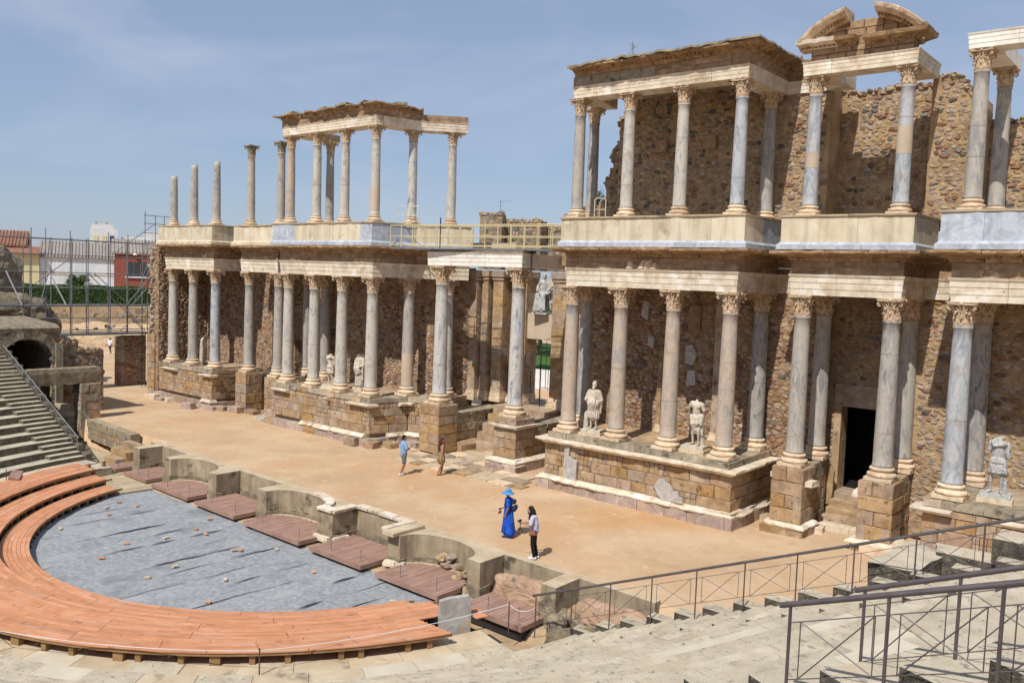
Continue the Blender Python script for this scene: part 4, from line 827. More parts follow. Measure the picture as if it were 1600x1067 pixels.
# flat paving in front of the gateway
t = tag(thing('stage_paving', None, None, (0, 0, 0)), kind='structure'); q = random.Random(5)
for i, y in enumerate(lin(-1.9, 4.0, 8)[:-1]):
    x = -2.6+.45*i*(-.3)+q.uniform(-.3, .3); xe = 5.2-.35*i if i < 3 else 1.7
    if i > 2: x = -1.7
    while x < xe:
        w_ = q.uniform(.6, 1.4); b = MB(); z = .035+q.uniform(0, .03)
        b.prism([(x+.02, y+.02+q.uniform(0, .05)), (x+w_-.02, y+.02), (x+w_-.02+q.uniform(-.04, .04), y+.71), (x+.02, y+.71)], -.05, z); b.obj('paving_slab', q.choice(['ashlar', 'base_stone', 'concrete_top']), t); x += w_
# fallen / footing stones along the podiums
GL = 'loose stone blocks lying along the podium feet'
spots = [(-27.3, -1.3, .9, .3, 'cream_marble'), (-26.2, -1.3, .8, .2, 'purple_slab'), (-25.3, -1.2, .5, .3, 'cream_marble'), (-22.4, -1.3, 1.2, .2, 'cream_marble'), (-21.9, -1.75, .8, .4, 'purple_slab'), (-20.6, -1.0, .9, .3, 'purple_slab'), (-20.2, -.6, 1.1, .3, 'ashlar'), (-18.9, -.35, 1.1, .42, 'purple_slab'), (-17.8, .1, 1.0, .3, 'ashlar_brown'), (-17.4, .9, .8, .25, 'ashlar_brown'), (-16.0, -.35, .9, .15, 'grey_marble_slab'),
 (-14.9, -.75, .8, .2, 'ashlar_grey'), (-6.6, -1.3, .8, .42, 'ashlar_brown'), (-5.4, -1.0, .7, .35, 'ashlar_brown'), (-4.9, -.2, .8, .3, 'ashlar'), (-4.2, .8, .9, .3, 'purple_slab'), (-3.7, -.1, .9, .12, 'base_stone'), (-1.4, .2, 1.2, .16, 'ashlar_grey'), (14.9, 1.6, .7, .2, 'ashlar'), (16.9, 1.3, .5, .25, 'cream_marble'), (19.4, .1, 1.1, .35, 'base_stone'), (20.3, .5, .7, .5, 'cream_marble'), (20.6, 1.6, .6, .3, 'cream_marble')]
lbs = ['cream stone block at the ragged wall end', 'flat purplish stone left of the far podium', 'small cream block before the far podium', 'long cream slab at the right foot of the far podium', 'big purplish block at the corner of the far podium', 'purplish block right of the far podium', 'tan block beside the lone brown pier', 'whitish rough block in front of the lone brown pier', 'brown block right of the lone pier', 'small brown block behind the lone pier', 'pale flat stone before the tucked-in pier', 'grey slab at the left foot of the middle podium',
 'brown boulder at the right corner of the middle podium', 'brown boulder just past the middle podium corner', 'tan block between middle podium and left gateway pier', 'purplish block beside the left gateway pier', 'pale flat stone before the left gateway pier', 'grey worn slab right of the left gateway pier', 'tan block right of the long podium', 'cream moulding piece at the left door pier', 'pale worn slab before the right door pier', 'cream moulding lump right of the right door pier', 'tilted cream moulding pieces near the right-edge podium']
for (x, y, w_, h, m), lb in zip(spots, lbs):
    V, Fc = BLK[rng.randrange(10)]; a = rng.uniform(-.3, .3); s = .55
    o = link('loose_stone', mk('loose_stone', [(vx*w_+.06*nz(vx*3, vy*3, vz*3+x), vy*s, (vz+.5)*h-.03+.05*nz(vx*4, vy*4, x)) for vx, vy, vz in V], Fc, m), None, (x, y, 0), (0, 0, a)); tag(o, lb, 'stone block', GL)
# ================================================================ STAGE FRONT (pulpitum)
def arcpts(xa, xb, depth, n=12, y0=-10.3):
    cx = (xa+xb)/2; hw = (xb-xa)/2; return [(cx-hw*math.cos(math.pi*i/n), y0+depth*math.sin(math.pi*i/n)**.85) for i in range(n+1)]
FY, BY, KY = -10.05, -8.88, -8.52       # pier faces, recess back, rear edge (before the oblique shift)
def sh(p): return (p[0], p[1]-.022*p[0])
outl = [(-12.45, FY), (-11.8, FY), (-11.8, BY), (-9.35, BY), (-9.35, FY)]
outl += arcpts(-8.75, -5.45, 1.05, 14, FY)+[(-4.8, FY), (-4.8, BY), (-1.62, BY), (-1.62, FY)]
outl += arcpts(-1.02, 2.42, 1.05, 14, FY)+[(3.3, FY), (3.3, BY), (6.1, BY), (6.4, BY), (6.4, FY)]
outl += arcpts(7.02, 10.2, 1.05, 14, FY)+[(10.75, FY), (10.75, BY), (13.2, BY), (13.2, FY), (13.75, FY), (13.75, BY), (16.4, BY-.05)]
outl += [(16.4, KY-.1), (-13.0, KY), (-13.0, BY), (-12.45, BY)]
pulp = thing('stage_front_wall', 'low concrete stage front with alternating round and square niches', 'wall', (0, -9.5, 0))
def prism_tri(name, pts, z0, z1, ms, parent, jitz=0):
    bm = bmesh.new(); vs_ = [bm.verts.new((x, y, z1)) for x, y in pts]; f = bm.faces.new(vs_); f.normal_update()
    if f.normal.z < 0: f.normal_flip()
    r = bmesh.ops.extrude_face_region(bm, geom=[f]); 
    for e in r['geom']:
        if isinstance(e, bmesh.types.BMVert): e.co.z = z0
    for ff in bm.faces: ff.material_index = 1 if abs(ff.normal.z) < .5 else 0
    bm.normal_update()
    for ff in bm.faces: ff.material_index = 0 if abs(ff.normal.z) > .5 else 1
    bmesh.ops.triangulate(bm, faces=[ff for ff in bm.faces if len(ff.verts) > 4])
    me = bpy.data.meshes.new(name); bm.to_mesh(me); bm.free()
    for m in ms: me.materials.append(MC[m])
    return link(name, me, parent)
prism_tri('wall_body', [sh(p) for p in outl], -.72, .10, ['concrete_top', 'concrete'], pulp)
# rough remains under the smooth wall (original masonry showing below)
base_o = [(x, y) for x, y in outl]
b = MB(); sweep(b, [sh(p) for p in outl[:-4]], [(-.3, -1.5), (.03, -1.5), (.05, -.72), (-.3, -.70)], .22, lambda o, z, p, j: (o+.09*nz(p.x*3, p.y*3, z*4), z+(.10*nz(p.x*2, p.y*2, 1) if z > -1 else 0))); b.obj('rough_masonry', 'weathered_top', pulp)
def coping(a, c, dy, w_=.3, m='cream_marble'):
    chunks(pulp, [sh(a), sh(c)], [(-w_, .10), (.07, .10), (.08, .2), (-w_, .21)], m, 'coping_slab', (.5, 1.0), .02, cjit(.12, .02, a[0]), .15, .02)
coping((2.42, FY), (3.3, FY), 0); coping((3.3, FY), (3.3, BY), 0, .3); coping((3.3, BY), (6.1, BY), 0, .25); coping((6.1, BY+.2), (6.1, FY), 0, .25)
AP = arcpts(-1.02, 2.42, 1.05, 14, FY)[7:]
chunks(pulp, [sh(p) for p in AP], [(-.28, .10), (.05, .10), (.05, .2), (-.28, .21)], 'cream_marble', 'coping_slab', (.5, .9), .015, cjit(.1, .02, 5), .15, .02)
b = MB(); b.box((6.42, -10.45, .102), (6.98, -8.95, .22)); b.V = [sh((x, y+.1*1))+(z,) for x, y, z in b.V]; b.obj('coping_step', 'concrete_top', pulp)
for (x, y, l, a) in ((2.85, -10.2, .9, 0), (3.42, -9.75, .7, 1.4), (6.7, -10.2, .5, .2), (7.05, -10.05, .4, .5)):
    b = MB(); c = sh((x, y)); b.obox((0, 0), (1, 0), l/2, .11, -.97, -.86); b.obox((0, 0), (1, 0), l/2-.03, .08, -.86, -.79); o = b.obj('footing_moulding', 'cream_marble', pulp); o.location = Vector((c[0], c[1], 0))-OFF[pulp.name]; o.rotation_euler.z = a
for (x0, x1, y) in ((8.1, 9.0, -9.25), (9.2, 9.9, -9.55), (12.4, 13.1, -9.2), (13.8, 14.5, -9.7)):
    for i in range(5):
        p = sh((rng.uniform(x0, x1), y+rng.uniform(-.15, .1))); link('masonry_stone', stn('fieldstone', rng.randrange(12)), pulp, (p[0], p[1], rng.uniform(-.95, -.45)), (rng.uniform(-.3, .3), rng.uniform(-.5, .5), rng.uniform(-.4, .4)), (.38, .5, .26))
def boulder(name, lb, c, s, m, seed=0, parent=None, cat='rock'):
    bm = bmesh.new(); bmesh.ops.create_icosphere(bm, subdivisions=5, radius=1)
    for v in bm.verts:
        n_ = v.co.normalized(); d = 1+.2*noise.noise(n_*1.4+Vector((seed, 0, 0))); co = n_*d
        v.co = Vector((math.copysign(abs(co.x)**.75, co.x)*s[0], math.copysign(abs(co.y)**.75, co.y)*s[1], math.copysign(abs(co.z)**.75, co.z)*s[2]))
        k = min(s)*.5; p = v.co+Vector((seed, 0, 0)); v.co += n_*k*(.35*noise.noise(p/k*.6)+.22*noise.noise(p/k*1.5)+.10*noise.noise(p/k*3.6))
    me = bpy.data.meshes.new(name); bm.to_mesh(me); bm.free(); me.materials.append(MC[m]); o = link(name, me, parent, c)
    if lb: tag(o, lb, cat)
    return o
boulder('masonry_remnant', 'long rough reddish masonry remnant inside the last square niche', (12.15, -9.62, -.72), (1.4, .36, .5), 'masonry', 3, cat='masonry')
boulder('masonry_remnant', 'low rough reddish masonry bank behind the lower end of the first railing', (15.4, -9.75, -.7), (1.6, .45, .48), 'masonry', 8, cat='masonry')
for i, (x, y) in enumerate(((13.9, -10.0), (13.9, -10.5), (14.3, -9.9))): boulder('masonry_lump', ('rubble lump under the last niche pier', 'rubble lump by the brown deck corner', 'rubble lump behind the first railing post')[i], (x, y, -.85), (.32, .28, .25), 'weathered_top', 20+i, cat='rubble')
# left continuation of the stage edge with steps
t = thing('stage_edge_wall', 'low stage edge wall of grey coping over rough blocks, by the far corner pillar', 'wall', (-18, -8.4, 0))
P = [(-21.2, -8.12), (-15.3, -8.5)]; chunks(t, P, [(-.5, -.3), (0, -.3), (0, .12), (-.5, .12)], 'concrete', 'coping_slab', (1.5, 2.5), .01, None, None, .01); ashlar(t, (-21.1, -8.1), (-15.6, -8.46), -1.0, [.35, .34], ['ashlar_grey', 'ashlar_brown'], (.3, .7), .4)
t = thing('stage_steps', 'short worn stone steps from the walkway up to the stage', 'steps', (-14.3, -9, -1))
for i, (x0, x1, y0, z) in enumerate(((-15.2, -13.3, -8.95, -.12), (-15.4, -13.6, -9.5, -.42), (-15.0, -13.7, -10.0, -.72))): b = MB(); b.prism([(x0, y0), (x1, y0-.05), (x1+.05, -8.6), (x0, -8.55)], -1.3, z); b.V = [(a+.03*nz(a, c, d), c+.05*nz(a*2, c, d+3), d) for a, c, d in b.V]; b.obj('step', 'ashlar', t)
# ================================================================ ORCHESTRA
ZF = -1.15
GB = 'brown decking platforms in the niches'
def platform(label, x0, x1, round_, y0=-11.12, yb=-8.95, z=-.86):
    t = thing('deck_platform', label, 'platform', ((x0+x1)/2, y0, z-.25), GB); s = .155; x = x0; cx = (x0+x1)/2; hw = (x1-x0)/2
    while x < x1-.03:
        xe = min(x+s, x1); xm = (x+xe)/2
        ye = (FY-.02+1.0*math.sqrt(max(0, 1-((xm-cx)/hw)**2))-.1) if round_ else yb-.15
        b = MB(); b.prism([sh((x+.004, y0)), sh((xe-.004, y0)), sh((xe-.004, ye)), sh((x+.004, ye))], z-.03, z+rng.uniform(-.003, .003)); b.obj('board', 'deck_brown', t); x += s
    b = MB(); b.prism([sh((x0-.02, y0-.035)), sh((x1+.02, y0-.035)), sh((x1+.02, y0-.002)), sh((x0-.02, y0-.002))], z-.15, z+.004); b.obj('fascia', 'deck_brown', t)
    b = MB(); b.prism([sh((x1+.003, y0)), sh((x1+.035, y0)), sh((x1+.035, y0+1.0)), sh((x1+.003, y0+1.0))], z-.15, z+.003); b.obj('fascia', 'deck_brown', t)
    b = MB(); b.prism([sh((x0+.1, y0+.1)), sh((x1-.1, y0+.1)), sh((x1-.1, y0+1.0)), sh((x0+.1, y0+1.0))], ZF-.2, z-.035); b.obj('substructure', 'black_metal', t)
    b = MB()
    for xx in (x0+.9, x1-.3):
        p = sh((xx, y0+.25)); b.tube((p[0], p[1], z), (p[0], p[1], z+.42), .011, 6)
    o = b.obj('thin_post', 'galv', t)
    return t
plats = [('small square-backed brown platform next to the plank walkway', -13.6, -12.5, 0, -10.9), ('brown platform in the square niche beside the dark-topped block at the walkway', -11.7, -9.5, 0, -10.85), ('brown round-backed platform in the farthest curved niche', -8.6, -5.5, 1, -11.0), ('brown platform in the farthest wide square niche', -4.75, -1.75, 0, -11.05),
 ('brown round-backed platform in the middle curved niche with cream coping', -.9, 2.7, 1, -11.12), ('brown platform in the square niche edged with broken cream stones', 3.4, 6.25, 0, -11.12), ('brown round-backed platform in the nearest curved niche', 7.1, 10.0, 1, -11.15), ('brown platform in the last square niche by the upright slab', 10.95, 13.35, 0, -11.1)]
for lb, x0, x1, rd, y0 in plats: platform(lb, x0, x1, rd, y0+.022*(x0+x1)/2 if False else y0)
# kerb stones and earth between platforms and stage front
t = tag(thing('niche_floor', None, None, (0, -10, -1)), kind='structure')
grid('earth_strip', lin(-21, 20, 120), lin(-12.2, -8.7, 10), lambda x, y: -1.10+.05*nz(x, y, 0, 1.1)+.03*nz(x, y, 2, 4)-(.28 if y < -10.9 else 0), 'earth', parent=t)
for lb, x0, x1, rd, y0 in plats:
    if not rd: continue
    pts = arcpts(x0-.12, x1+.22, .98, 14, FY-.02); b = MB(); sweep(b, [sh(p) for p in pts], [(0, -1.1), (.16, -1.1), (.16, -.86), (0, -.86)], None); b.obj('curved_kerb', 'concrete_top', t)
# grey felt sheets, laid in overlapping strips with rucked dark edges
CX, CY = .5, -9.1
feltt = thing('felt_cover', 'grey felt sheets covering the orchestra floor, rucked along their seams', 'felt cover', (CX, -14, ZF)); feltt['kind'] = 'thing'
q = random.Random(11)
th = R(89); ux = Vector((math.cos(th), math.sin(th))); uy = Vector((-ux.y, ux.x)); k = 0
for i in range(19):
    v0 = 10.2-i*1.07; v1 = v0-1.12; xs_ = lin(-10.2, 10.2, 82); ys_ = lin(v1, v0, 8); V = []; Fc = []; nx = len(xs_); S1 = q.uniform(0, 50)
    for jy, v in enumerate(ys_):
        for u_ in xs_:
            p = Vector((CX, CY))+ux*u_+uy*(v+.12*nz(u_*.35, i*7.7, 0)+.05*nz(u_*1.5, i*3, 2)); e = (v-v1)/(v0-v1); ruck = max(0, nz(u_*.45, S1, 1)+.05)
            z = ZF+.012*i*0+.018*e+.02*nz(p.x*1.2, p.y*1.2, 5)+.012*nz(p.x*5, p.y*5, 1)+(ruck*.10*max(0, 1-e*7) if jy < 2 else 0)+(ruck*.05*max(0, 1-abs(e-.16)*8))
            V.append((p.x, p.y, z+.004*(i%2)))
    for jy in range(8):
        for a in range(nx-1):
            c = jy*nx+a; m = Vector(V[c][:2])-Vector((CX, CY))
            if m.length < 9.85 and V[c][1] < -10.75-.02*V[c][0]: Fc.append((c, c+1, c+nx+1, c+nx))
    used = sorted({i for f in Fc for i in f}); ix = {v: i for i, v in enumerate(used)}; V = [V[i] for i in used]; Fc = [tuple(ix[i] for i in f) for f in Fc]
    if Fc: o = link('felt_sheet', mk('felt_sheet', V, Fc, 'felt', True), feltt)
    # dark open seam
    b = MB(); s = -9.5
    while s < 9.5:
        l = q.uniform(.6, 2.6)
        if nz(s*.45+.2, S1, 1) > -.2:
            P = []; W = q.uniform(.008, .035)
            for a in lin(0, 1, 10):
                u_ = s+l*a; p = Vector((CX, CY))+ux*u_+uy*(v1+.12*nz(u_*.35, i*7.7, 0)+.05*nz(u_*1.5, i*3, 2)-.03); P.append((p, W*math.sin(a*math.pi)))
            if all((p-Vector((CX, CY))).length < 9.4 and p.y < -11.3 for p, _ in P):
                V2 = []; F2 = []
                for p, w_ in P: V2 += [(p.x-uy.x*w_, p.y-uy.y*w_, ZF+.045), (p.x+uy.x*w_, p.y+uy.y*w_, ZF+.05+w_*.6)]
                for a in range(10): F2.append((2*a, 2*a+2, 2*a+3, 2*a+1))
                b.add(V2, F2)
        s += l+q.uniform(.0, .8)
    if b.F: b.obj('rucked_seam', 'felt_edge', feltt)
b = MB(); b.prism([(CX+9.95*math.cos(a), CY+9.95*math.sin(a)) for a in lin(R(-176), R(-8), 48)], -1.5, ZF-.07); b.obj('underlay', 'felt_edge', feltt)
for i in range(20):
    a = R(q.uniform(-165, -20)); rr = 9.2*math.sqrt(q.uniform(.08, 1)); x, y = CX+rr*math.cos(a), CY+rr*math.sin(a)
    if y > -11.6: y -= 1.2
    b = MB(); b.obox((0, 0), (1, 0), .10, .05, 0, .04); o = b.obj('brick_piece', 'brick' if q.random() < .6 else 'base_stone', None); o.location = (x, y, ZF+.05); o.rotation_euler = (0, 0, q.uniform(0, 3))
    tag(o, ('small reddish brick' if o.data.materials[0].name == 'brick' else 'small pale cream brick')+' lying on the grey felt '+('towards the brown platforms' if y > -13.3 else ('in its left half' if x < -1 else ('near the front curve of the deck' if y < -16 else 'in its right half'))), 'brick', 'bricks scattered on the felt')
# orange decking in three curved steps
deck = thing('curved_deck', 'orange-brown plank deck in three curved steps around the grey felt', 'deck', (CX, -20, -1))
tiers = [(9.7, 10.62, -.83), (10.66, 11.74, -.58), (11.78, 13.5, -.34)]; YE = -12.4
def a0(r): return math.asin((YE-CY)/r)
def aE(r): return math.asin(((YE if r < 12.25 else -13.95)-CY)/r)
boards = []
for ti, (r0, r1, z) in enumerate(tiers):
    nb = round((r1-r0)/.135); wdt = (r1-r0)/nb
    for bi in range(nb):
        ra = r0+wdt*bi; rm = ra+wdt/2; aR = aE(rm); aL = -math.pi-a0(rm); Ls = 2.35/rm; npan = max(1, round((aR-aL)/Ls)); row = bi//4
        for k in range(npan):
            o_ = (.5 if row % 2 else 0)*Ls; A = aL+(aR-aL)*k/npan+o_; B = aL+(aR-aL)*(k+1)/npan+o_; B = min(B, aR)
            if k == 0: A = aL
            if B-A > .005: boards.append((ra, wdt, A, B, z, ti))
def bdist(bd): am = (bd[2]+bd[3])/2; return -(Vector((CX+bd[0]*math.cos(am), CY+bd[0]*math.sin(am)))-Vector((28, -30))).length
for k in range(5): boards.append((12.25+.14*k, .14, R(-16.6), R(-14.9), -.34, 2))
boards.sort(key=bdist, reverse=True); many = MB()
for i, (ra, wd, A, B, z, ti) in enumerate(boards):
    b = MB() if i < 295 else many; n = 5; zz = z+rng.uniform(-.004, .004); A += .0006; B -= .0006; V = []
    for a in lin(A, B, n):
        for r_, z_ in ((ra+.005, zz-.03), (ra+wd-.005, zz-.03), (ra+wd-.005, zz), (ra+.005, zz)): V.append((CX+r_*math.cos(a), CY+r_*math.sin(a), z_))
    Fc = [(j*4+c, j*4+(c+1) % 4, j*4+4+(c+1) % 4, j*4+4+c) for j in range(n) for c in range(4)]+[(0, 1, 2, 3), (n*4+3, n*4+2, n*4+1, n*4)]
    b.add(V, Fc)
    if i < 295: b.obj('board', 'deck_orange', deck)
o = many.obj('far_boards', 'deck_orange', deck); o['kind'] = 'stuff'
for (r0, r1, z) in tiers:      # rim battens and pallets
    b = MB(); n = 60; aR = a0(r1); 
    P = [(CX+(r0+.03)*math.cos(a), CY+(r0+.03)*math.sin(a)) for a in lin(-math.pi-aR, aR, n)]; sweep(b, P, [(-.02, z-.11), (.02, z-.11), (.02, z-.032), (-.02, z-.032)], None); b.obj('rim_batten', 'timber', deck)
    b = MB()
    for i in range(44):
        a = aR+(-math.pi-2*aR)*(i+.5)/44; c = (CX+(r0+.16)*math.cos(a), CY+(r0+.16)*math.sin(a)); b.obox(c, (math.cos(a), math.sin(a)), .07, .06, ZF-.1, z-.035)
    b.obj('pallet_blocks', 'timber', deck)['kind'] = 'stuff'
b = MB(); P = [(CX+13.46*math.cos(a), CY+13.46*math.sin(a)) for a in lin(-math.pi-a0(13.5), aE(13.5), 70)]; sweep(b, P, [(-.03, -.45), (.012, -.45), (.012, -.372), (-.03, -.372)], None); b.obj('rim_batten', 'timber', deck)
for i in range(40):
    a = aE(13.4)+(-math.pi-2*a0(13.4))*(i+rng.uniform(.2, .8))/40; c = (CX+13.33*math.cos(a), CY+13.33*math.sin(a)); b = MB(); b.obox(c, (-math.sin(a), math.cos(a)), rng.choice([.07, .13]), .08, -.9, -.455); b.obj('pallet_block', 'timber', deck)
b = MB(); P = [(CX+12.9*math.cos(a), CY+12.9*math.sin(a)) for a in lin(-math.pi-a0(12.9), a0(12.9), 60)]; sweep(b, P, [(-3.0, -1.3), (0, -1.3), (0, -.9), (-3.0, -1.25)], None); b.obj('dark_underside', 'felt_edge', deck)
t = thing('duckboard', 'small dark wooden crate step standing on the orange deck at the left edge', 'wooden step', (-11.6, -15.6, -.34)); 
for i in range(4): b = MB(); b.obox((-11.4-.13*i, -15.3-.06*i), (.9, -.45), .75, .055, -.34, -.24); b.obj('slat', 'deck_brown', t)
# plank walkway from the far passage
t = thing('plank_walkway', 'long grey-beige plank walkway leading from the far passage to the orchestra', 'walkway', (-14, -10.4, -1.1))
A = Vector((-8.6, -11.0)); Bq = Vector((-27.5, -9.6)); d = (Bq-A).normalized(); n_ = Vector((-d.y, d.x)); l = (Bq-A).length; s = 0
while s < l:
    w_ = .21; p = A+d*(s+w_/2); half = 1.0; b = MB(); b.obox((p.x-n_.x*0, p.y-n_.y*0), (n_.x, n_.y), half*1.15, w_/2-.006, -1.12, -1.06+.0*s+rng.uniform(-.004, .006)); b.obj('plank', 'deck_beige', t); s += w_
b = MB(); e0 = A-n_*1.16; e1 = Bq-n_*1.16; b.obox(((e0.x+e1.x)/2, (e0.y+e1.y)/2), (d.x, d.y), l/2, .03, -1.1, -1.03); b.obj('edge_board', 'deck_beige', t)
# paved ring outside the deck, rising step, upright slab
t = tag(thing('orchestra_paving', None, None, (0, -20, -1)), kind='structure')
def ringblocks(parent, name, r0, r1, aA, aB, z0, z1, ln, m, top=None, face=None, gap=.006, jz=.0, ncut=2):
    n = max(1, round((aA-aB)*(r0+r1)/2/ln)); out = []
    for k in range(n):
        a = aA+(aB-aA)*k/n-gap/r0; c = aA+(aB-aA)*(k+1)/n+gap/r0; b = MB(); dz = rng.uniform(-jz, jz); pts = [(CX+r0*math.cos(x), CY+r0*math.sin(x)) for x in lin(a, c, ncut)]+[(CX+r1*math.cos(x), CY+r1*math.sin(x)) for x in lin(c, a, ncut)]
        b.prism(list(reversed(pts)) if False else pts, z0, z1+dz); out.append((b, (a+c)/2))
    return out
for r0, r1, z in ((12.9, 14.0, -.70), (14.0, 15.0, -.66)):
    for b, a in ringblocks(None, 'paving', r0, r1, R(-16), R(-172), -1.2, z, 1.3, 'x', jz=.012): b.obj('paving_slab', rng.choice(['smooth_slab', 'concrete_top', 'seat_top']), t)
t = thing('upright_slab', 'upright grey marble slab standing at the end of the orange deck', 'stone slab', (11.8, -12.6, -.9)); b = MB()
V = []; 
for (u_, z) in ((0, -.9), (.88, -.9), (.9, -.35), (.88, .16), (.82, .24), (.3, .22), (.0, .16), (-.02, -.3)):
    p = Vector((12.26, -13.58))+Vector((.48, .877))*u_; V.append((p.x, p.y, z))
V += [(x-.14, y+.1, z) for x, y, z in V]; b.add(V, [tuple(range(8)), tuple(reversed(range(8, 16)))]+[(i, 8+i, 8+(i+1) % 8, (i+1) % 8) for i in range(8)]); b.obj('slab_stone', 'grey_marble_slab', t)
# rope barrier: posts with a white cord
rp = [(-9.2, -22.6), (5.57, -21.4), (10.6, -17.9), (13.19, -11.75), (14.0, -11.6)]
rp = [(CX+14.0*math.cos(a), CY+14.0*math.sin(a)) for a in (R(-152), R(-117), R(-69.5), R(-41.5))]+[(13.3, -11.9)]
cord = MB()
tops = []
for i, (x, y) in enumerate(rp):
    t = thing('rope_post', ('thin rope post beyond the left edge of the deck', 'thin rope post at the outer deck edge, lower left corner', 'thin rope post at the outer deck edge, front middle', 'thin rope post beside the paved ring near the upright slab', 'thin rope post next to the first post of the long railing')[i], 'post', (x, y, -.92), 'rope barrier posts')
    b = MB(); b.tube((x, y, -.92), (x, y, -.02), .018, 8); b.obj('rod', 'rail_metal', t); tops.append(Vector((x, y, -.08)))
tops.append(Vector((14.0, -11.6, -.05)))
for i in range(len(tops)-1):
    P = [tops[i].lerp(tops[i+1], s)-Vector((0, 0, .16*4*s*(1-s))) for s in lin(0, 1, 10)]
    for k in range(10): cord.tube(P[k], P[k+1], .009, 5)
tag(cord.obj('white_cord', 'white_paint'), 'thin white cord strung between the posts around the orange deck', 'cord')
# ================================================================ SEATING
TR, RI, NR = .75, .325, 24
def zr(n): return -.45+RI*n
def rr_(n): return 15.0+TR*n
GS = tag(thing('seating_bank', None, None, (20, -20, 0)), kind='structure')
YR1, YL1 = -11.6, -11.3
def ang(Y, r): return math.asin(max(-1, min(1, (Y-CY)/r)))
WELL0, WELL1 = -20.75, -23.4       # stair well beside the two near railings
cands = []
def seat(n, aA, aB, ln, dz=0, half=False):
    r0 = rr_(n)+(TR*.5 if half else 0); r1 = rr_(n)+TR+.02
    for b, a in ringblocks(None, 'seat', r0, r1, aA, aB, zr(n)+dz-(.5 if not half else .36), zr(n)+dz, ln, 'x', jz=.003, ncut=3, gap=.001):
        V = []; 
        for (x, y, z) in b.V: V.append((x+.01*nz(x*5, y*5, z), y+.01*nz(x*5, y*5, z+4), z+.012*nz(x*2.5, y*2.5, 3)))
        b.V = V; cx_, cy_ = CX+r0*math.cos(a), CY+r0*math.sin(a); dd = (Vector((cx_, cy_))-Vector((28.2, -30))).length; cands.append((dd, b, a, n))
for n in range(NR):
    r = rr_(n)+TR/2; aR = ang(YR1+.05, r); aL = -math.pi-ang(YL1, r)
    stair = 1.55/r; w0 = ang(WELL0, r) if r > 25.2 else None; w1 = ang(WELL1, r) if r > 25.2 else None
    segs = []
    if w0: segs = [(aR-stair, w0), (w1, R(-92))]
    else: segs = [(aR-stair, R(-92))]
    for A, B in segs: seat(n, A, B, rng.uniform(1.15, 1.6))
    seat(n, aR, aR-stair, 1.6); seat(n, aR, aR-stair, 1.6, RI/2, True)
    if w0: seat(n, w0-.001, w1, 1.4, -RI*.95); seat(n, w0-.001, w1, 1.4, -RI*.45, True)
    seat(n, R(-150), aL+stair*.0+1.6/r, 1.5)
    seat(n, aL+1.6/r, aL, 1.7); seat(n, aL+1.6/r, aL, 1.7, RI/2, True)
cands.sort(key=lambda c: c[0] if c[2] > R(-100) else c[0]*.55)
rest = MB(); restL = MB(); nind = 0
for dd, b, a, n in cands:
    vis = (a > R(-68) and n < 22) or a < R(-150)
    b.M = []
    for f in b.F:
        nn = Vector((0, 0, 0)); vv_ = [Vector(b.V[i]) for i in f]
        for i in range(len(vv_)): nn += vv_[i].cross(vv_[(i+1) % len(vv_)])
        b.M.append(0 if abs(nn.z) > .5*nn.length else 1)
    if vis and nind < 297: 
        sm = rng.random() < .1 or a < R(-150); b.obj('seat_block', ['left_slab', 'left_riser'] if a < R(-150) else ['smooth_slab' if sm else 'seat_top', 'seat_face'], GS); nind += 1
    else:
        rr = restL if a < R(-140) else rest; o = len(rr.V); rr.V += b.V; rr.F += [tuple(i+o for i in f) for f in b.F]; rr.M += b.M
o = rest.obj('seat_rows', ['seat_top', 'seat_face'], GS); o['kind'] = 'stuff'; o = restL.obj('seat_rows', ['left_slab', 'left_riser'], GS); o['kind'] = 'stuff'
# middle arc that the frame never shows, kept simple
b = MB(); P = [(CX+15.0*math.cos(a), CY+15.0*math.sin(a)) for a in lin(R(-150), R(-92), 40)]; pr = []
for n in range(NR): pr += [(n*TR, zr(n)-RI), (n*TR, zr(n))]
pr = [(0, -1.5)]+[(o_, z) for o_, z in pr]+[(NR*TR, zr(NR-1)), (NR*TR+4, zr(NR-1)), (NR*TR+4, -1.5)]
sweep(b, P, pr, None); o = b.obj('seat_rows', 'seat_top', GS); o['kind'] = 'stuff'
for A, B in ((R(-9), R(-92)), (R(-150), R(-174))):
    b = MB(); P = [(CX+15.3*math.cos(a), CY+15.3*math.sin(a)) for a in lin(B if A > B else A, A if A > B else B, 40)]
    if A < B: P = [(CX+15.3*math.cos(a), CY+15.3*math.sin(a)) for a in lin(A, B, 24)]
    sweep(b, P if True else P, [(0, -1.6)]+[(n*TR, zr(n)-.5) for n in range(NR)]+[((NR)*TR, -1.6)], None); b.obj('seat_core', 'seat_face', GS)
    b = MB(); P = [(CX+(15+NR*TR)*math.cos(a), CY+(15+NR*TR)*math.sin(a)) for a in lin(min(A, B), max(A, B), 40)]; sweep(b, P, [(0, -1), (4, -1), (4, zr(NR)+.4), (3.6, zr(NR)+.4), (3.6, zr(NR-1)), (0, zr(NR-1))], None); b.obj('upper_walk', 'seat_top', GS)
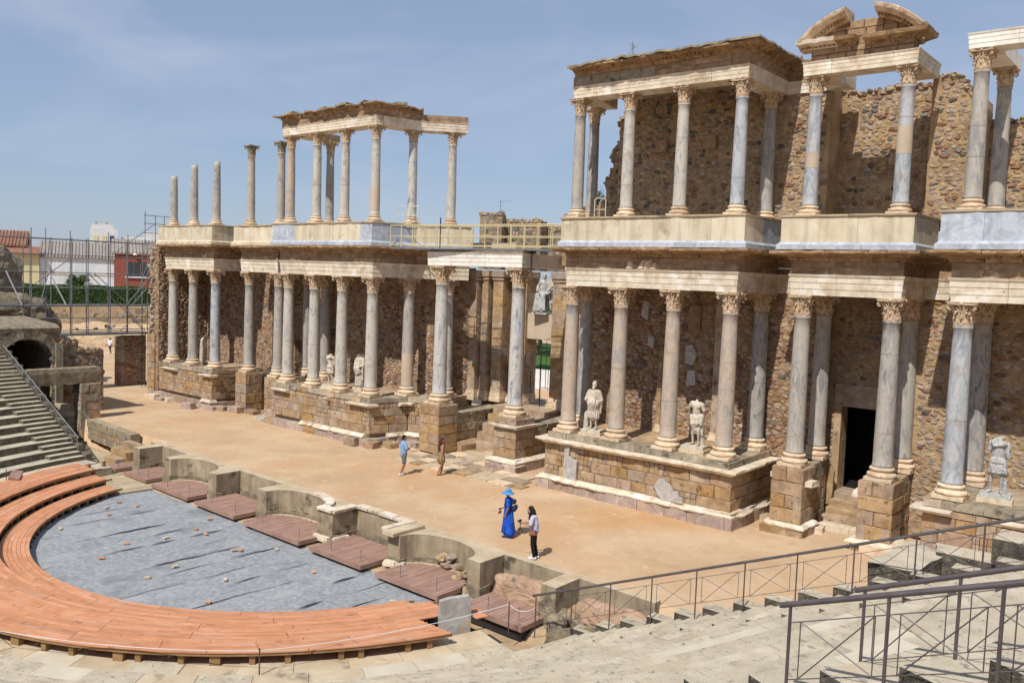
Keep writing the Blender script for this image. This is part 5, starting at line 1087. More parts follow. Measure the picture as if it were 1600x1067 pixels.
# stepped kerb blocks outside the stair railing (right bank)
t = thing('stair_kerb', 'stepped grey kerb blocks along the outside of the long railing', 'kerb', (14.5, -11.3, -1))
for n in range(0, 15):
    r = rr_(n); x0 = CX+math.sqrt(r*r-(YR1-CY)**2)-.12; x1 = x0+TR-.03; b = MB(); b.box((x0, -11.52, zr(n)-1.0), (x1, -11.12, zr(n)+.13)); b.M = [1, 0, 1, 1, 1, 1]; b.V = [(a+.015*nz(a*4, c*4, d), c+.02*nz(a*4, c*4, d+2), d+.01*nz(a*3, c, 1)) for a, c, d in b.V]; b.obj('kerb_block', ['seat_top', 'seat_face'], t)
b = MB(); V = [(14.2, -11.1, -1.5), (26.5, -11.1, -1.5), (26.5, -11.1, 3.6), (14.2, -11.1, -.75)]; V += [(x, y-.25, z) for x, y, z in V]; b.add(V, [(0, 1, 2, 3), (7, 6, 5, 4)]+[(i, 4+i, 4+(i+1) % 4, (i+1) % 4) for i in range(4)]); b.obj('kerb_core', 'weathered_top', t)
t = thing('stair_kerb', 'stepped dark kerb blocks outside the far stair railing', 'kerb', (-15, -11, -1))
for n in range(0, 15):
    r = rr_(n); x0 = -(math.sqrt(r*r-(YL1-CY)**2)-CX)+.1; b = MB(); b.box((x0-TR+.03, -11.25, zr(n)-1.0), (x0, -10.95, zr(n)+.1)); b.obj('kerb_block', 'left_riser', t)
# ================================================================ RAILINGS
def railing(label, pts, rr=.032, pr=.017, m='rail_metal', h=.95, group='metal stair railings', skipx=()):
    """pts = post foot points; top rail, posts and braced panels"""
    t = thing('railing', label, 'railing', pts[0], group); T = [Vector(p)+Vector((0, 0, h)) for p in pts]
    b = MB(); e0 = T[0]-(T[1]-T[0]).normalized()*.12; e1 = T[-1]+(T[-1]-T[-2]).normalized()*.12
    P = [e0]+T+[e1]
    for i in range(len(P)-1): b.tube(P[i], P[i+1], rr, 12)
    b.obj('handrail', m, t)
    for i, p in enumerate(pts): b = MB(); b.tube(Vector(p)-Vector((0, 0, .25)), T[i], pr, 8); b.obj('post', m, t)
    for i in range(len(pts)-1):
        A, B = T[i], T[i+1]; b = MB(); dz = lambda p, k: Vector(p)-Vector((0, 0, k))
        a1, b1 = dz(A, .2), dz(B, .2); a2, b2 = dz(A, h*.86), dz(B, h*.86); b.tube(a1, b1, .007, 6); b.tube(a2, b2, .007, 6)
        u0, u1 = a1.lerp(b1, .12), a1.lerp(b1, .88); l0, l1 = a2.lerp(b2, .12), a2.lerp(b2, .88); b.tube(u0, l0, .007, 6); b.tube(u1, l1, .007, 6); b.tube(u0, l1, .007, 6); b.tube(l0, u1, .007, 6); b.obj('braced_panel', m, t)
    return t
N1 = 10
railing('long grey metal railing rising from the orchestra along the stage-side end of the seats', [(14.0+1.2*i if i else 14.0, YR1, -.66+i*.478*1.0) for i in range(N1+3)])
pA = [(24.83+.97*i, -21.3, 4.72+.36*i) for i in range(5)]; railing('nearest thick grey railing in the bottom right corner', pA, .031, .019)
pB = [(25.18+.97*i, -20.0, 4.60+.40*i) for i in range(5)]; railing('second grey railing just behind the nearest one, bottom right corner', pB, .031, .019, h=.99)
railing('far grey railing with a bluish sheen beside the arched passage', [(-15.0-1.2*i, YL1-.02, -.55+.49*i) for i in range(10)], .03, .02, m='galv')
# ================================================================ RIGHT-HAND VAULT TOP (behind the long railing)
t = thing('vault_top', 'rough grey concrete vault top with a sunken pit, behind the long railing', 'concrete structure', (24, -10, 3))
def rb(name, pts, z0, z1, m='seat_top'):
    bm = bmesh.new(); vs_ = [bm.verts.new((x, y, z1)) for x, y in pts]; f = bm.faces.new(vs_); r = bmesh.ops.extrude_face_region(bm, geom=[f]); 
    for e in r['geom']:
        if isinstance(e, bmesh.types.BMVert): e.co.z = z0
    bm.normal_update(); 
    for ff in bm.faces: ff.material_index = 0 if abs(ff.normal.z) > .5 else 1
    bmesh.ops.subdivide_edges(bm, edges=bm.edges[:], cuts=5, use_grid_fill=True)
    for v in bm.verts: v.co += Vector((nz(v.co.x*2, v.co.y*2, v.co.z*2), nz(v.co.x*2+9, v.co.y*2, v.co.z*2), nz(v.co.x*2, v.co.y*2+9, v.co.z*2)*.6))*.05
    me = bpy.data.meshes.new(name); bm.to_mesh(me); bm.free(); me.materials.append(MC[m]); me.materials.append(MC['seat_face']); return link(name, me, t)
rb('slab', [(22.55, -11.1), (23.5, -11.1), (23.65, -9.2), (22.75, -8.7)], -.5, 3.2)
rb('slab', [(23.5, -9.5), (30, -9.5), (30, -8.6), (23.3, -8.7)], -.5, 3.28)
rb('pit_floor', [(23.45, -11.1), (27.5, -11.1), (27.5, -9.5), (23.6, -9.5)], -.5, 2.72)
rb('step_block', [(24.3, -11.1), (25.6, -11.1), (25.6, -10.6), (24.3, -10.6)], 2.6, 3.05)
rb('upper_block', [(24.6, -9.6), (31, -9.6), (31, -8.6), (24.6, -8.6)], 3.3, 3.85)
# ================================================================ FAR SIDE: arched passage, lintel, pier, gate
t = thing('arched_passage', 'dark arched passage in a rough stone mass at the left edge', 'arch', (-25, -10, 0))
X0 = -24.4; cy_, ra = -10.05, 1.42; zc = 3.1
def holeA(s, z): y = -13.2+s; return abs(y-cy_) < ra and (z < zc or math.hypot(y-cy_, z-zc) < ra)
rubble(t, (X0, -13.2), (X0, -5.7), -1.2, 5.2, n_ind=120, sx=.42, sz=.3, thick=.7, hole=holeA, top=lambda s: (5.0 if s < 4.9 else (4.35 if s < 6.1 else 3.75))+.15*nz(s*1.5, 2), core='weathered_top', mixw=(.5, .35, .15))
b = MB(); n = 16
for i in range(n): b.prism([(X0-.75, 0), (X0-6, 0), (X0-6, .01), (X0-.75, .01)], 0, .001) if False else None
V = []; Fc = []
for x in (X0-.65, X0-7): V += [(x, cy_-ra, -1.2)]+[(x, cy_-ra*math.cos(a), zc+ra*math.sin(a)) for a in lin(0, math.pi, n)]+[(x, cy_+ra, -1.2)]
m_ = n+3
for i in range(m_-1): Fc.append((i, i+1, m_+i+1, m_+i))
Fc.append(tuple(range(m_, 2*m_))); b.add(V, Fc); b.obj('vault_lining', 'ashlar_grey', t)
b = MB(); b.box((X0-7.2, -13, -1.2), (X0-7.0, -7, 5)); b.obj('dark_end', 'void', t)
for i in range(13):
    a = math.pi*(i+.5)/13; w_ = math.pi/13*.485; V = []
    for x in (X0+.10+.02*(i % 3), X0-.5):
        for (r_, aa) in ((ra, a-w_), (ra+.52+.06*(i % 2), a-w_), (ra+.52+.06*(i % 2), a+w_), (ra, a+w_)): V.append((x, cy_-r_*math.cos(aa), zc+r_*math.sin(aa)))
    b = MB(); b.add(V, [(0, 1, 2, 3), (7, 6, 5, 4)]+[(j, 4+j, 4+(j+1) % 4, (j+1) % 4) for j in range(4)]); b.obj('arch_stone', 'ashlar_grey', t)
b = MB(); sweep(b, [(X0, -13.4), (X0, -8.3)], [(-5, 4.9), (.12, 4.85), (.18, 5.1), (-.3, 5.3), (-5, 5.5)], .25, cjit(.1, .1, 2)); b.obj('weathered_capping', 'weathered_top', t)
b = MB(); b.box((X0-5, -13.2, 4.72), (X0-.6, -8.5, 4.95)); b.box((X0-5, -8.6, -1), (X0-.6, -5.8, 3.6)); b.obj('masonry_mass', 'mortar_red', t)
b = MB(); b.box((X0+.0, -8.55, -1.2), (X0+.22, -8.15, 4.2)); b.obj('quoin_strip', 'ashlar_grey', t)
t = thing('lintel_beam', 'long weathered stone lintel resting on a pillar in front of the arched passage', 'beam', (-22, -9.4, 2)); b = MB(); rag(b, [(-22.35, -12.2), (-22.35, -6.95)], [(-.5, 2.05), (.25, 2.05), (.27, 2.7), (.22, 2.93), (-.5, 2.95)], .2, .05, 3); b.obj('beam_stone', 'weathered_top', t)
t = thing('stone_pillar', 'square stone pillar carrying the long lintel by the far stage corner', 'pillar', (-22.3, -7.6, -.5)); ashlar(t, (-21.95, -8.1), (-21.95, -7.0), -1.1, [.5, .55, .5, .55, .5, .53], ['ashlar_grey', 'ashlar_brown'], (.5, 1.1), .5); b = MB(); b.box((-22.9, -8.05, -1.1), (-22.05, -7.02, 2.04)); b.obj('core', 'ashlar_brown', t)
ashlar(t, (-22.95, -8.12), (-21.95, -8.12), -1.1, [.5, .55, .5, .55, .5, .53], ['ashlar_grey', 'ashlar_brown'], (.4, 1.0), .3)
t = thing('block_infill', 'squared block infill wall beside the dark arched passage', 'wall', (-23.6, -8.3, -1)); ashlar(t, (-23.4, -9.0), (-22.6, -8.2), -1.1, [.4, .36, .4, .36, .38], ['ashlar_grey', 'concrete_top'], (.3, .6), .3)
t = thing('gate_pier', 'thick rubble pier with a red brick edge standing by the far stage entrance', 'pier', (-34, -.2, 0)); b = MB(); b.box((-35.2, .12, 0), (-34.2, 1.9, 3.6)); b.obj('core', 'mortar_red', t)
rubble(t, (-34.0, .02), (-34.0, 1.9), 0, 3.7, n_ind=60, thick=.3, core='mortar_red', mixw=(.4, .2, .4)); ashlar(t, (-34.75, .0), (-33.95, .0), 0, [.3]*6, 'fieldstone_red', (.6, .8), .3, name='brick_block'); ashlar(t, (-34.75, .0), (-33.95, .0), 1.8, [.45]*4, 'ashlar_grey', (.4, .8), .3)
t = thing('gate_pier', 'narrow squared-stone post right beside the ragged wall end', 'pier', (-30.6, .6, 0)); ashlar(t, (-30.5, .5), (-29.6, .5), 0, [.45]*8, 'ashlar', (.5, .9), .5); ashlar(t, (-29.6, .5), (-29.6, 1.4), 0, [.45]*8, 'ashlar_brown', (.5, .9), .5)
boulder('ruin_mass', 'tall dark eroded ruin lump at the left edge behind the scaffolding', (-38, -7.9, 6.8), (1.5, 2.6, 3.6), 'weathered_top', 41, cat='ruin')
boulder('ruin_mass', 'low grey eroded ruin lump behind the arch, under the scaffolding platform', (-37, -6.8, 4.2), (1.6, 3.4, 2.5), 'weathered_top', 45, cat='ruin')
# ---- scaffolding
t = thing('scaffolding', 'grey tube scaffolding towering over the far stage entrance', 'scaffolding', (-34, -3, 0)); SX = -33.2; SB = -34.6
ups = [-7.9, -6.9, -5.95, -5.5, -4.6, -3.8, -3.3, -2.7, -2.2, -1.3, -.5, 0.05, .8, 1.6, 1.9, -6.4]
for i, y in enumerate(ups):
    b = MB(); x = SX if i % 2 else SB; z0 = 4.4 if y < -5 else (1.6 if y < -3.5 else (3.9 if y < 1.5 else 0)); b.tube((x, y, z0), (x, y, 10.6+(.5 if i % 3 == 0 else 0)), .035, 6); b.obj('standard', 'galv', t)
for z in (4.0, 4.25, 5.1, 5.95, 6.05, 7.15, 8.2, 9.4, 10.45):
    for x in ((SX, SB) if z in (4.0, 5.95, 10.45) else (SX,)):
        b = MB(); y0 = -8.5 if z > 5 else -4.6; b.tube((x, y0, z), (x, 2.1, z), .032, 6); b.obj('ledger', 'galv', t)
b = MB(); b.box((SB, -8.6, 5.88), (SX, 2.0, 5.94)); b.obj('platform', 'galv', t); b = MB(); b.box((SB, -4.6, 3.86), (SX, 2.0, 3.93)); b.obj('platform', 'galv', t)
for (y0, z0, y1, z1, r_, m) in ((-5.9, 6.0, -5.0, 9.4, .03, 'galv'), (-3.9, 9.2, -6.2, 7.4, .03, 'galv'), (-2.7, 8.2, 1.2, 4.2, .03, 'galv'), (-2.3, 8.2, .2, 6.0, .03, 'galv'), (.0, 6.0, 1.9, 8.2, .03, 'galv'), (-1.4, 4.0, 1.5, 7.2, .03, 'galv'), (-2.9, 4.2, -2.0, 6.0, .03, 'galv'), (1.7, 6.0, -.5, 4.1, .03, 'galv'), (-.3, 6.0, 1.4, 4.1, .025, 'galv'), (-7.95, 8.2, -7.0, 6.0, .045, 'white_tube'), (-5.4, 8.4, -4.2, 6.0, .045, 'white_tube'), (.6, 6.3, 2.0, 10.3, .02, 'galv'), (.9, 6.3, 2.3, 10.3, .02, 'galv'), (-1.0, 9.6, 2.2, 12.0, .028, 'galv')):
    b = MB(); b.tube((SX+.05, y0, z0), (SX+.05, y1, z1), r_, 6); b.obj('brace', m, t)
for y in (2.1, 2.9, 3.6): b = MB(); b.tube((SB, y, 9.6), (SB, y, 12.9-.3*(y > 2.5)), .033, 6); b.obj('standard', 'galv', t)
for z in (10.6, 11.3, 12.0, 12.6): b = MB(); b.tube((SB, 2.0, z), (SB, 4.4, z), .028, 6); b.obj('ledger', 'galv', t)
t = thing('steel_prop', 'thin dark steel prop frame standing in the far stage entrance', 'prop', (-33, .9, 0)); b = MB()
for y in (.9, 1.15): b.tube((-32.6, y, 0), (-32.6, y, 4.0), .03, 6)
for z in lin(.3, 3.9, 8): b.tube((-32.6, .9, z), (-32.6, 1.15, z), .015, 5)
b.obj('frame', 'black_metal', t)
# ---- walkway railing across the gateway
t = thing('walkway_bridge', 'yellow-railed steel walkway crossing above the gateway', 'walkway', (0, .5, 10.3)); A = Vector((-5.35, .15, 10.3)); B = Vector((5.35, .9, 10.3)); dd = (B-A).normalized(); nn = Vector((-dd.y, dd.x, 0))
b = MB(); b.obox(((A.x+B.x)/2, (A.y+B.y)/2+.5), (dd.x, dd.y), (B-A).length/2, .5, 10.22, 10.30); b.obj('deck_plate', 'galv', t)
for off in (0, 1.0):
    for z in (10.42, 10.86, 11.4): b = MB(); b.tube(A+nn*off+Vector((0, 0, z-10.3)), B+nn*off+Vector((0, 0, z-10.3)), .026 if z > 11 else .02, 6); b.obj('rail', 'rail_yellow', t)
    for s in lin(0, 1, 14): p = A.lerp(B, s)+nn*off; b = MB(); b.tube(p, p+Vector((0, 0, 1.12)), .024, 6); b.obj('post', 'rail_yellow', t)
for s in (.28, .45, .62, .8): p = A.lerp(B, s)+nn*.4; b = MB(); b.tube(p+Vector((0, 0, -.9)), p+Vector((0, 0, .0 if s != .28 else 1.5)), .03, 6); b.box((p.x-.2, p.y-.05, 10.12), (p.x+.2, p.y+.05, 10.2)); b.obj('strut', 'black_metal', t)
for i, (x, y, lb) in enumerate(((-6.0, 1.2, 'pale hooped handrail beside the last corner column, left hoop'), (-5.3, 1.5, 'pale hooped handrail beside the last corner column, right hoop'), (6.7, .95, 'pale hooped handrail behind the open corner of the roofed porch'))):
    t = thing('hoop_handrail', lb, 'handrail', (x, y, ZU), 'hooped handrails'); b = MB(); w_ = .5
    P = [(x, y, ZU-.2), (x, y, ZU+.85), (x+.06, y+.02, ZU+.93), (x+w_-.06, y+.08, ZU+.93), (x+w_, y+.1, ZU+.85), (x+w_, y+.1, ZU-.2)]
    for k in range(5): b.tube(P[k], P[k+1], .022, 6)
    b.tube((x, y, ZU+.45), (x+w_, y+.1, ZU+.45), .018, 6); b.obj('hoop', 'rail_cream', t)
# ================================================================ FAR BACKGROUND
t = thing('retaining_wall', 'long dry-laid block wall below the clipped hedge', 'wall', (-79, 18, 0)); A = T0-td*6; B = T1+td*3
ashlar(t, tuple(A), tuple(B), .2, [.68, .62, .66, .6, .7], ['ashlar_grey', 'concrete', 'weathered_top'], (.7, 1.9), .5); b = MB(); c_ = (A+B)/2-tn*-.35; b.obox((c_.x, c_.y), (td.x, td.y), (B-A).length/2, .3, 0, 3.45); b.obj('core', 'weathered_top', t)
for i in range(12):
    p = A.lerp(B, rng.random())-tn*-1*rng.uniform(-6, -2); z = gh(p.x, p.y)
    o = link('fallen_block', stn('fieldstone', rng.randrange(12)), None, (p.x, p.y, z+.15), (rng.uniform(-.5, .5), rng.uniform(-.5, .5), rng.uniform(0, 6)), (rng.uniform(.4, 1), rng.uniform(.5, 1.2), rng.uniform(.3, .6))); tag(o, 'tumbled pale block lying on the dirt slope below the long block wall', 'stone block', 'tumbled blocks below the block wall')
def foliage(name, parent, fn, n, size, m, seed=0):
    q = random.Random(seed); b = MB(); k = 0
    while k < n:
        p, nr = fn(q); a = Vector((q.gauss(0, 1), q.gauss(0, 1), q.gauss(0, 1))).normalized(); d = a.orthogonal().normalized(); e = a.cross(d); s = size*q.uniform(.6, 1.4)
        b.add([tuple(p-d*s*.5), tuple(p+e*s*.32), tuple(p+d*s*.6), tuple(p-e*s*.32)], [(0, 1, 2, 3)]); k += 1
    o = b.obj(name, m, parent); return o
hd = thing('hedge', 'long clipped green hedge along the top of the block wall', 'hedge', (-84, 20, 3.6)); hA = T0+tn*3.5-td*4; hB = T1+tn*3.5+td*4
b = MB(); c = (hA+hB)/2; b.obox((c.x, c.y), (td.x, td.y), (hB-hA).length/2, .8, 3.6, 5.75); b.obj('inner_twigs', 'hedge_leaf', hd)
def hf(q):
    s = q.random(); f = q.random(); p = hA.lerp(hB, s)
    if f < .6: pp = p-tn*(.85+q.uniform(0, .12)); z = q.uniform(3.6, 5.9)
    else: pp = p+tn*q.uniform(-.9, .9); z = 5.8+q.uniform(0, .2)
    z += .08*math.sin(s*40); return Vector((pp.x, pp.y, z)), None
foliage('leaves', hd, hf, 26000, .16, 'hedge_leaf', 3)['kind'] = 'stuff'
def tree(lb, x, y, z, h, r, n=2600, m='tree_leaf', size=.28, seed=0, group=None, name='tree'):
    t = thing(name, lb, 'tree', (x, y, z), group); b = MB(); q = random.Random(seed); b.tube((x, y, z), (x+.1, y, z+h*.5), r*.09, 8, r*.05)
    cl = [(Vector((x+q.uniform(-1, 1)*r*.7, y+q.uniform(-1, 1)*r*.7, z+h*q.uniform(.45, .95))), r*q.uniform(.3, .5)) for _ in range(13)]
    for c_, rr in cl[:7]: b.tube((x+.1, y, z+h*.4), tuple(c_), r*.035, 5, r*.015)
    b.obj('trunk', 'bark', t)
    def f(q):
        c_, rr = q.choice(cl); v = Vector((q.gauss(0, 1), q.gauss(0, 1), q.gauss(0, .8))).normalized(); return c_+v*rr*q.uniform(.55, 1.08), None
    foliage('crown', t, f, n, size, m, seed+1); return t
# houses beyond the hedge. bd = direction along the street front
hc = Vector((-106.7, 23.1)); bd = (Vector((-100.3, 37.1))-hc).normalized(); bn = Vector((-bd.y, bd.x))
if bn.x > 0: bn = -bn
def P2(s, o=0): p = hc+bd*s+bn*o; return (p.x, p.y)
def hbox(b, s0, s1, o0, o1, z0, z1): b.prism([P2(s0, o0), P2(s1, o0), P2(s1, o1), P2(s0, o1)], z0, z1)
def roof(b, s0, s1, z0, z1, o0=-.3, o1=9):
    V = [P2(s0, o0)+(z0,), P2(s1, o0)+(z0,), P2(s1, (o0+o1)/2)+(z1,), P2(s0, (o0+o1)/2)+(z1,), P2(s0, o1)+(z0,), P2(s1, o1)+(z0,)]
    V += [(x, y, z-.18) for x, y, z in V]; b.add(V, [(0, 1, 2, 3), (3, 2, 5, 4), (6, 9, 8, 7), (9, 10, 11, 8), (0, 6, 7, 1), (4, 5, 11, 10), (0, 3, 9, 6), (3, 4, 10, 9), (1, 7, 8, 2), (2, 8, 11, 5)])
def ridges(t, s0, s1, z0, z1, m, step=.45, o0=-.3, o1=9):
    b = MB(); s = s0+.1
    while s < s1: a = P2(s, o0-.05)+(z0+.05,); c = P2(s, (o0+o1)/2)+(z1+.05,); b.tube(a, c, .09, 5); s += step
    b.obj('roof_tiles', m, t)['kind'] = 'stuff'
h1 = thing('house', 'long low white house with a grey corrugated roof beyond the hedge', 'house', P2(5)+(4,), 'houses beyond the hedge'); b = MB(); hbox(b, 0, 9.9, 0, 8.4, 3, 9.75); b.obj('wall', 'white_paint', h1); b = MB(); roof(b, -.2, 10.1, 9.6, 11.9); b.obj('roof', 'roof_grey', h1); ridges(h1, 0, 10, 9.6, 11.9, 'roof_grey')
b = MB(); hbox(b, .2, 9.8, -.04, 0.02, 6.9, 7.1); b.obj('stain_ledge', 'concrete_top', h1)
h2 = thing('house', 'red walled house with a dark window and white sill beyond the hedge', 'house', P2(13)+(4,), 'houses beyond the hedge'); b = MB(); hbox(b, 9.95, 18.5, -.4, 8, 3, 10.7); b.obj('wall', 'red_wall', h2); b = MB(); roof(b, 9.6, 18.8, 10.55, 12.7, -.7, 9); b.obj('roof', 'roof_grey', h2); ridges(h2, 9.8, 18.7, 10.55, 12.7, 'roof_grey', .5, -.7, 9)
b = MB(); hbox(b, 11.6, 14.6, -.46, -.38, 7.0, 9.2); w_ = b.obj('window', 'glass_dark', h2)
for s in (11.6, 12.6, 13.5, 14.5): b = MB(); hbox(b, s, s+.08, -.52, -.44, 7.0, 9.2); b.obj('frame', 'roof_red', w_)
b = MB(); hbox(b, 11.4, 14.8, -.62, -.4, 6.8, 7.0); b.obj('sill', 'white_paint', h2); b = MB(); hbox(b, 12.1, 12.9, -.42, -.36, 7.1, 9.1); b.obj('curtain', 'white_paint', w_)
b = MB(); c = P2(12.8, -.7); b.lathe([(.02, .25), (.25, .18), (.34, 0), (.1, -.08)], 10, (c[0], c[1], 10.3)); b.obj('lamp', 'white_paint', h2)
h3 = thing('house', 'pale yellow house with red tiled roof at the left edge beyond the hedge', 'house', P2(-3)+(4,), 'houses beyond the hedge'); b = MB(); hbox(b, -9, -.05, -.5, 8, 3, 9.9); b.obj('wall', 'yellow_wall', h3); b = MB(); roof(b, -9.2, -1.6, 11.0, 13.2); b.obj('roof', 'roof_red', h3); ridges(h3, -9.1, -1.7, 11.0, 13.2, 'roof_red'); b = MB(); hbox(b, -9, -1.7, 0, 8, 9.9, 11.1); b.obj('upper_wall', 'yellow_wall', h3)
b = MB(); V = [P2(-9, -1.2)+(9.9,), P2(.1, -1.2)+(9.9,), P2(.1, .1)+(10.9,), P2(-9, .1)+(10.9,)]; V += [(x, y, z-.15) for x, y, z in V]; b.add(V, [(0, 1, 2, 3), (7, 6, 5, 4)]+[(i, 4+i, 4+(i+1) % 4, (i+1) % 4) for i in range(4)]); b.obj('eaves', 'roof_red', h3)
b = MB(); hbox(b, -3.9, -2.3, -.56, -.48, 5.4, 8.9); b.obj('window', 'glass_dark', h3)
def far(px, py, z0, z1, w_, d_, lb, m='white_paint', g='far white buildings on the skyline'):
    t = thing('building', lb, 'building', (px, py, z0), g); dr = Vector((.42, .91)); b = MB(); b.obox((px, py), dr, w_/2, d_/2, z0, z1); b.obj('wall', m, t); return t, dr
t, dr = far(-171.5, 62.5, 3, 16.6, 5.6, 8, 'white block of flats with roof vents standing highest above the grey roofs')
b = MB(); b.obox((-171.2, 62.0), dr, 2.2, 3.4, 16.6, 17.5); b.obj('parapet', 'white_paint', t); b = MB()
for s in (-1.2, .9): b.obox((-171.2+s*.42, 62+s*.91), dr, .25, .25, 17.5, 18.2)
b.obj('vent', 'concrete', t)
for i in range(3):
    for k in range(2): b = MB(); c = (-171.5+.42*(-1.6+1.6*i)+3.9*.91, 62.5+.91*(-1.6+1.6*i)-3.9*.42); b.obox(c, dr, .45, .2, 10.5+3*k, 12+3*k); b.obj('window', 'yellow_wall' if i < 2 else 'glass_dark', t)
far(-169.2, 68.6, 3, 15.0, 5.5, 7, 'low pale flats right of the white block, with a dark terrace')
t, dr = far(-166.2, 74.5, 3, 16.4, 9, 8, 'wide white building with aerials just left of the broken shafts'); b = MB(); b.obox((-166, 76), dr, 1.6, 2, 16.4, 17.8); b.obj('roof_room', 'white_paint', t)
far(-162.5, 84, 3, 17.0, 7, 8, 'white building seen below the broken shafts'); 
# ruins seen over the gateway
GR = 'ruined wall stumps seen over the walkway'
for i, (x, y, w_, z1, lb) in enumerate(((-21.2, 25.7, .9, 14.3, 'tall square ruin stump at the left of the skyline ruins'), (-19.3, 27.4, 1.9, 13.8, 'wide jagged ruin stump in the skyline ruins'), (-17.0, 29.4, 1.2, 13.3, 'low right ruin stump in the skyline ruins'))):
    t = thing('ruin_stump', lb, 'ruin', (x, y, 0), GR); rubble(t, (x-w_, y-.3), (x+w_, y+.5), 9.6, z1+.4, n_ind=60, sx=.5, sz=.35, core='weathered_top', mixw=(.5, .4, .1), thick=1.2, top=lambda s: z1+.25*nz(s*2, i))
b = MB(); b.box((-24, 25.4, 0), (-13, 33, 10.4)); tag(b.obj('rear_wall', 'mortar'), 'long plain wall mass behind the gateway, under the skyline ruins', 'wall') if False else None
t = thing('rear_portico_wall', 'low grey concrete wall seen behind the yellow walkway railing', 'wall', (-5, 9, 0)); b = MB(); b.box((-13, 7.4, 9.6), (-3.0, 8.2, 10.9)); b.obj('wall_panel', 'concrete_top', t)
t = thing('side_pier', 'square block pier at the left of the roofed porch, topped with rubble', 'pier', (3.7, 3.8, 10)); ashlar(t, (3.2, 3.4), (4.15, 3.4), 9.6, [.5]*5, ['ashlar_grey', 'ashlar'], (.9, 1.0), .9); rubble(t, (3.9, 3.9), (5.4, 3.9), 9.6, 12.6, n_ind=50, thick=.8, top=lambda s: 12.35+.15*nz(s*3, 1))
bu = thing('bush', 'small bush growing on the wall top beside the roofed porch', 'bush', (4.7, 4, 12.4)); b = MB(); b.tube((4.7, 4, 12.2), (4.75, 4, 12.9), .03, 5); b.obj('stem', 'bark', bu)
foliage('leaves', bu, lambda q: (Vector((4.72+q.gauss(0, .17), 4+q.gauss(0, .17), 12.85+q.gauss(0, .2))), None), 350, .1, 'tree_leaf', 5)
for x, y, z0, z1, lb in ((-4.2, 20.4, 17, 24.9, 'thin star-topped aerial above the roofed porch'), (-43.8, 53.1, 12, 18.6, 'small television aerial over the yellow walkway')):
    t = thing('aerial', lb, 'aerial', (x, y, z0)); b = MB(); b.tube((x, y, 0), (x, y, z1), .04, 6); b.obj('mast', 'galv', t); b = MB()
    if z1 > 20:
        for i in range(9): a = i*.7; b.tube((x, y, z1-.25), (x+.42*math.cos(a), y+.3*math.sin(a), z1-.25+.38*math.sin(a*1.7)), .015, 4)
    else: b.tube((x-.2, y, z1-.2), (x+1.3, y+.8, z1-.05), .03, 4)
    b.obj('arms', 'galv', t)
# view through the gateway
grid('garden_lawn', lin(-40, -14, 6), lin(28, 52, 8), lambda x, y: .05+max(0, y-30)*.055, 'lawn', smooth=False)
t = thing('garden_fence', 'low white panel fence beyond the gateway', 'fence', (-14.7, 25.2, 0)); b = MB()
for i in range(5): b2 = MB(); b2.obox((-18+1.7*i+.0, 24.0+.35*i*1.1), (1, .22), .84, .03, .05, 1.68); b2.obj('panel', 'white_paint', t)
for i, (x, y, h, r) in enumerate(((-29, 43, 5.5, 2.2), (-25.5, 45, 6.5, 2.6), (-32, 47, 7, 3), (-22, 50, 7, 3))): tree(('young tree on the lawn seen low through the gateway', 'round tree in the middle of the gateway view', 'dark bushy tree at the back of the gateway view', 'large tree behind the others in the gateway view')[i], x, y, .6, h, r, 2500, seed=50+i, group='trees beyond the gateway')
b = MB(); b.box((-28, 62, 0), (-20, 66, 11)); t = thing('sign_building', 'dark building with a red band seen above the seated statue', 'building', (-24, 62, 0)); b.obj('wall', 'glass_dark', t); b = MB(); b.box((-28.1, 61.9, 8.6), (-19.9, 61.98, 9.1)); b.obj('band', 'red_wall', t); b = MB(); b.box((-22.6, 61.8, 0), (-19.8, 61.9, 12)); b.obj('pale_strip', 'white_paint', t)
tree('dark shrub low at the foot of the white house', -104.0, 27.2, 4.6, 2.3, 1.3, 1500, seed=77); tree('grey-green scrub growing on the far dirt slope', -66, 8.2, .1, 1.1, .9, 500, size=.16, seed=78)
boulder('dirt_heap', 'pale dirt bank on the far side of the stage entrance', (-70.5, 15, .0), (6.5, 3, 1.1), 'earth', 61, cat='dirt bank')
# ================================================================ FIGURES (people and statues)
def rcone(bm, p, q, r0, r1, seg=2):
    p = Vector(p); q = Vector(q); b2 = bmesh.new()
    for c, r in ((p, r0), (q, r1)): bmesh.ops.create_icosphere(b2, subdivisions=seg, radius=r, matrix=Matrix.Translation(c))
    bmesh.ops.convex_hull(b2, input=b2.verts[:]); 
    loose = [v for v in b2.verts if not v.link_faces]; bmesh.ops.delete(b2, geom=loose, context='VERTS')
    me = bpy.data.meshes.new('_t'); b2.to_mesh(me); b2.free(); bm.from_mesh(me); bpy.data.meshes.remove(me)
def ell(bm, c, s, rot=None):
    M = Matrix.Translation(Vector(c)) @ ((Matrix.Rotation(rot[0], 4, 'X') @ Matrix.Rotation(rot[1], 4, 'Y') @ Matrix.Rotation(rot[2], 4, 'Z')) if rot else Matrix.Identity(4)) @ Matrix.Diagonal((*s, 1))
    bmesh.ops.create_icosphere(bm, subdivisions=3, radius=1, matrix=M)
FIG = bpy.data.collections.new('figures'); scn.collection.children.link(FIG); COL[0] = FIG
bpy.context.view_layer.layer_collection.children['place'].exclude = True
WB = bpy.data.objects.new('workpiece', bpy.data.meshes.new('_w')); FIG.objects.link(WB)
md = WB.modifiers.new('r', 'REMESH'); md.mode = 'VOXEL'; md.use_smooth_shade = True; ms = WB.modifiers.new('s', 'SMOOTH'); ms.factor = .5
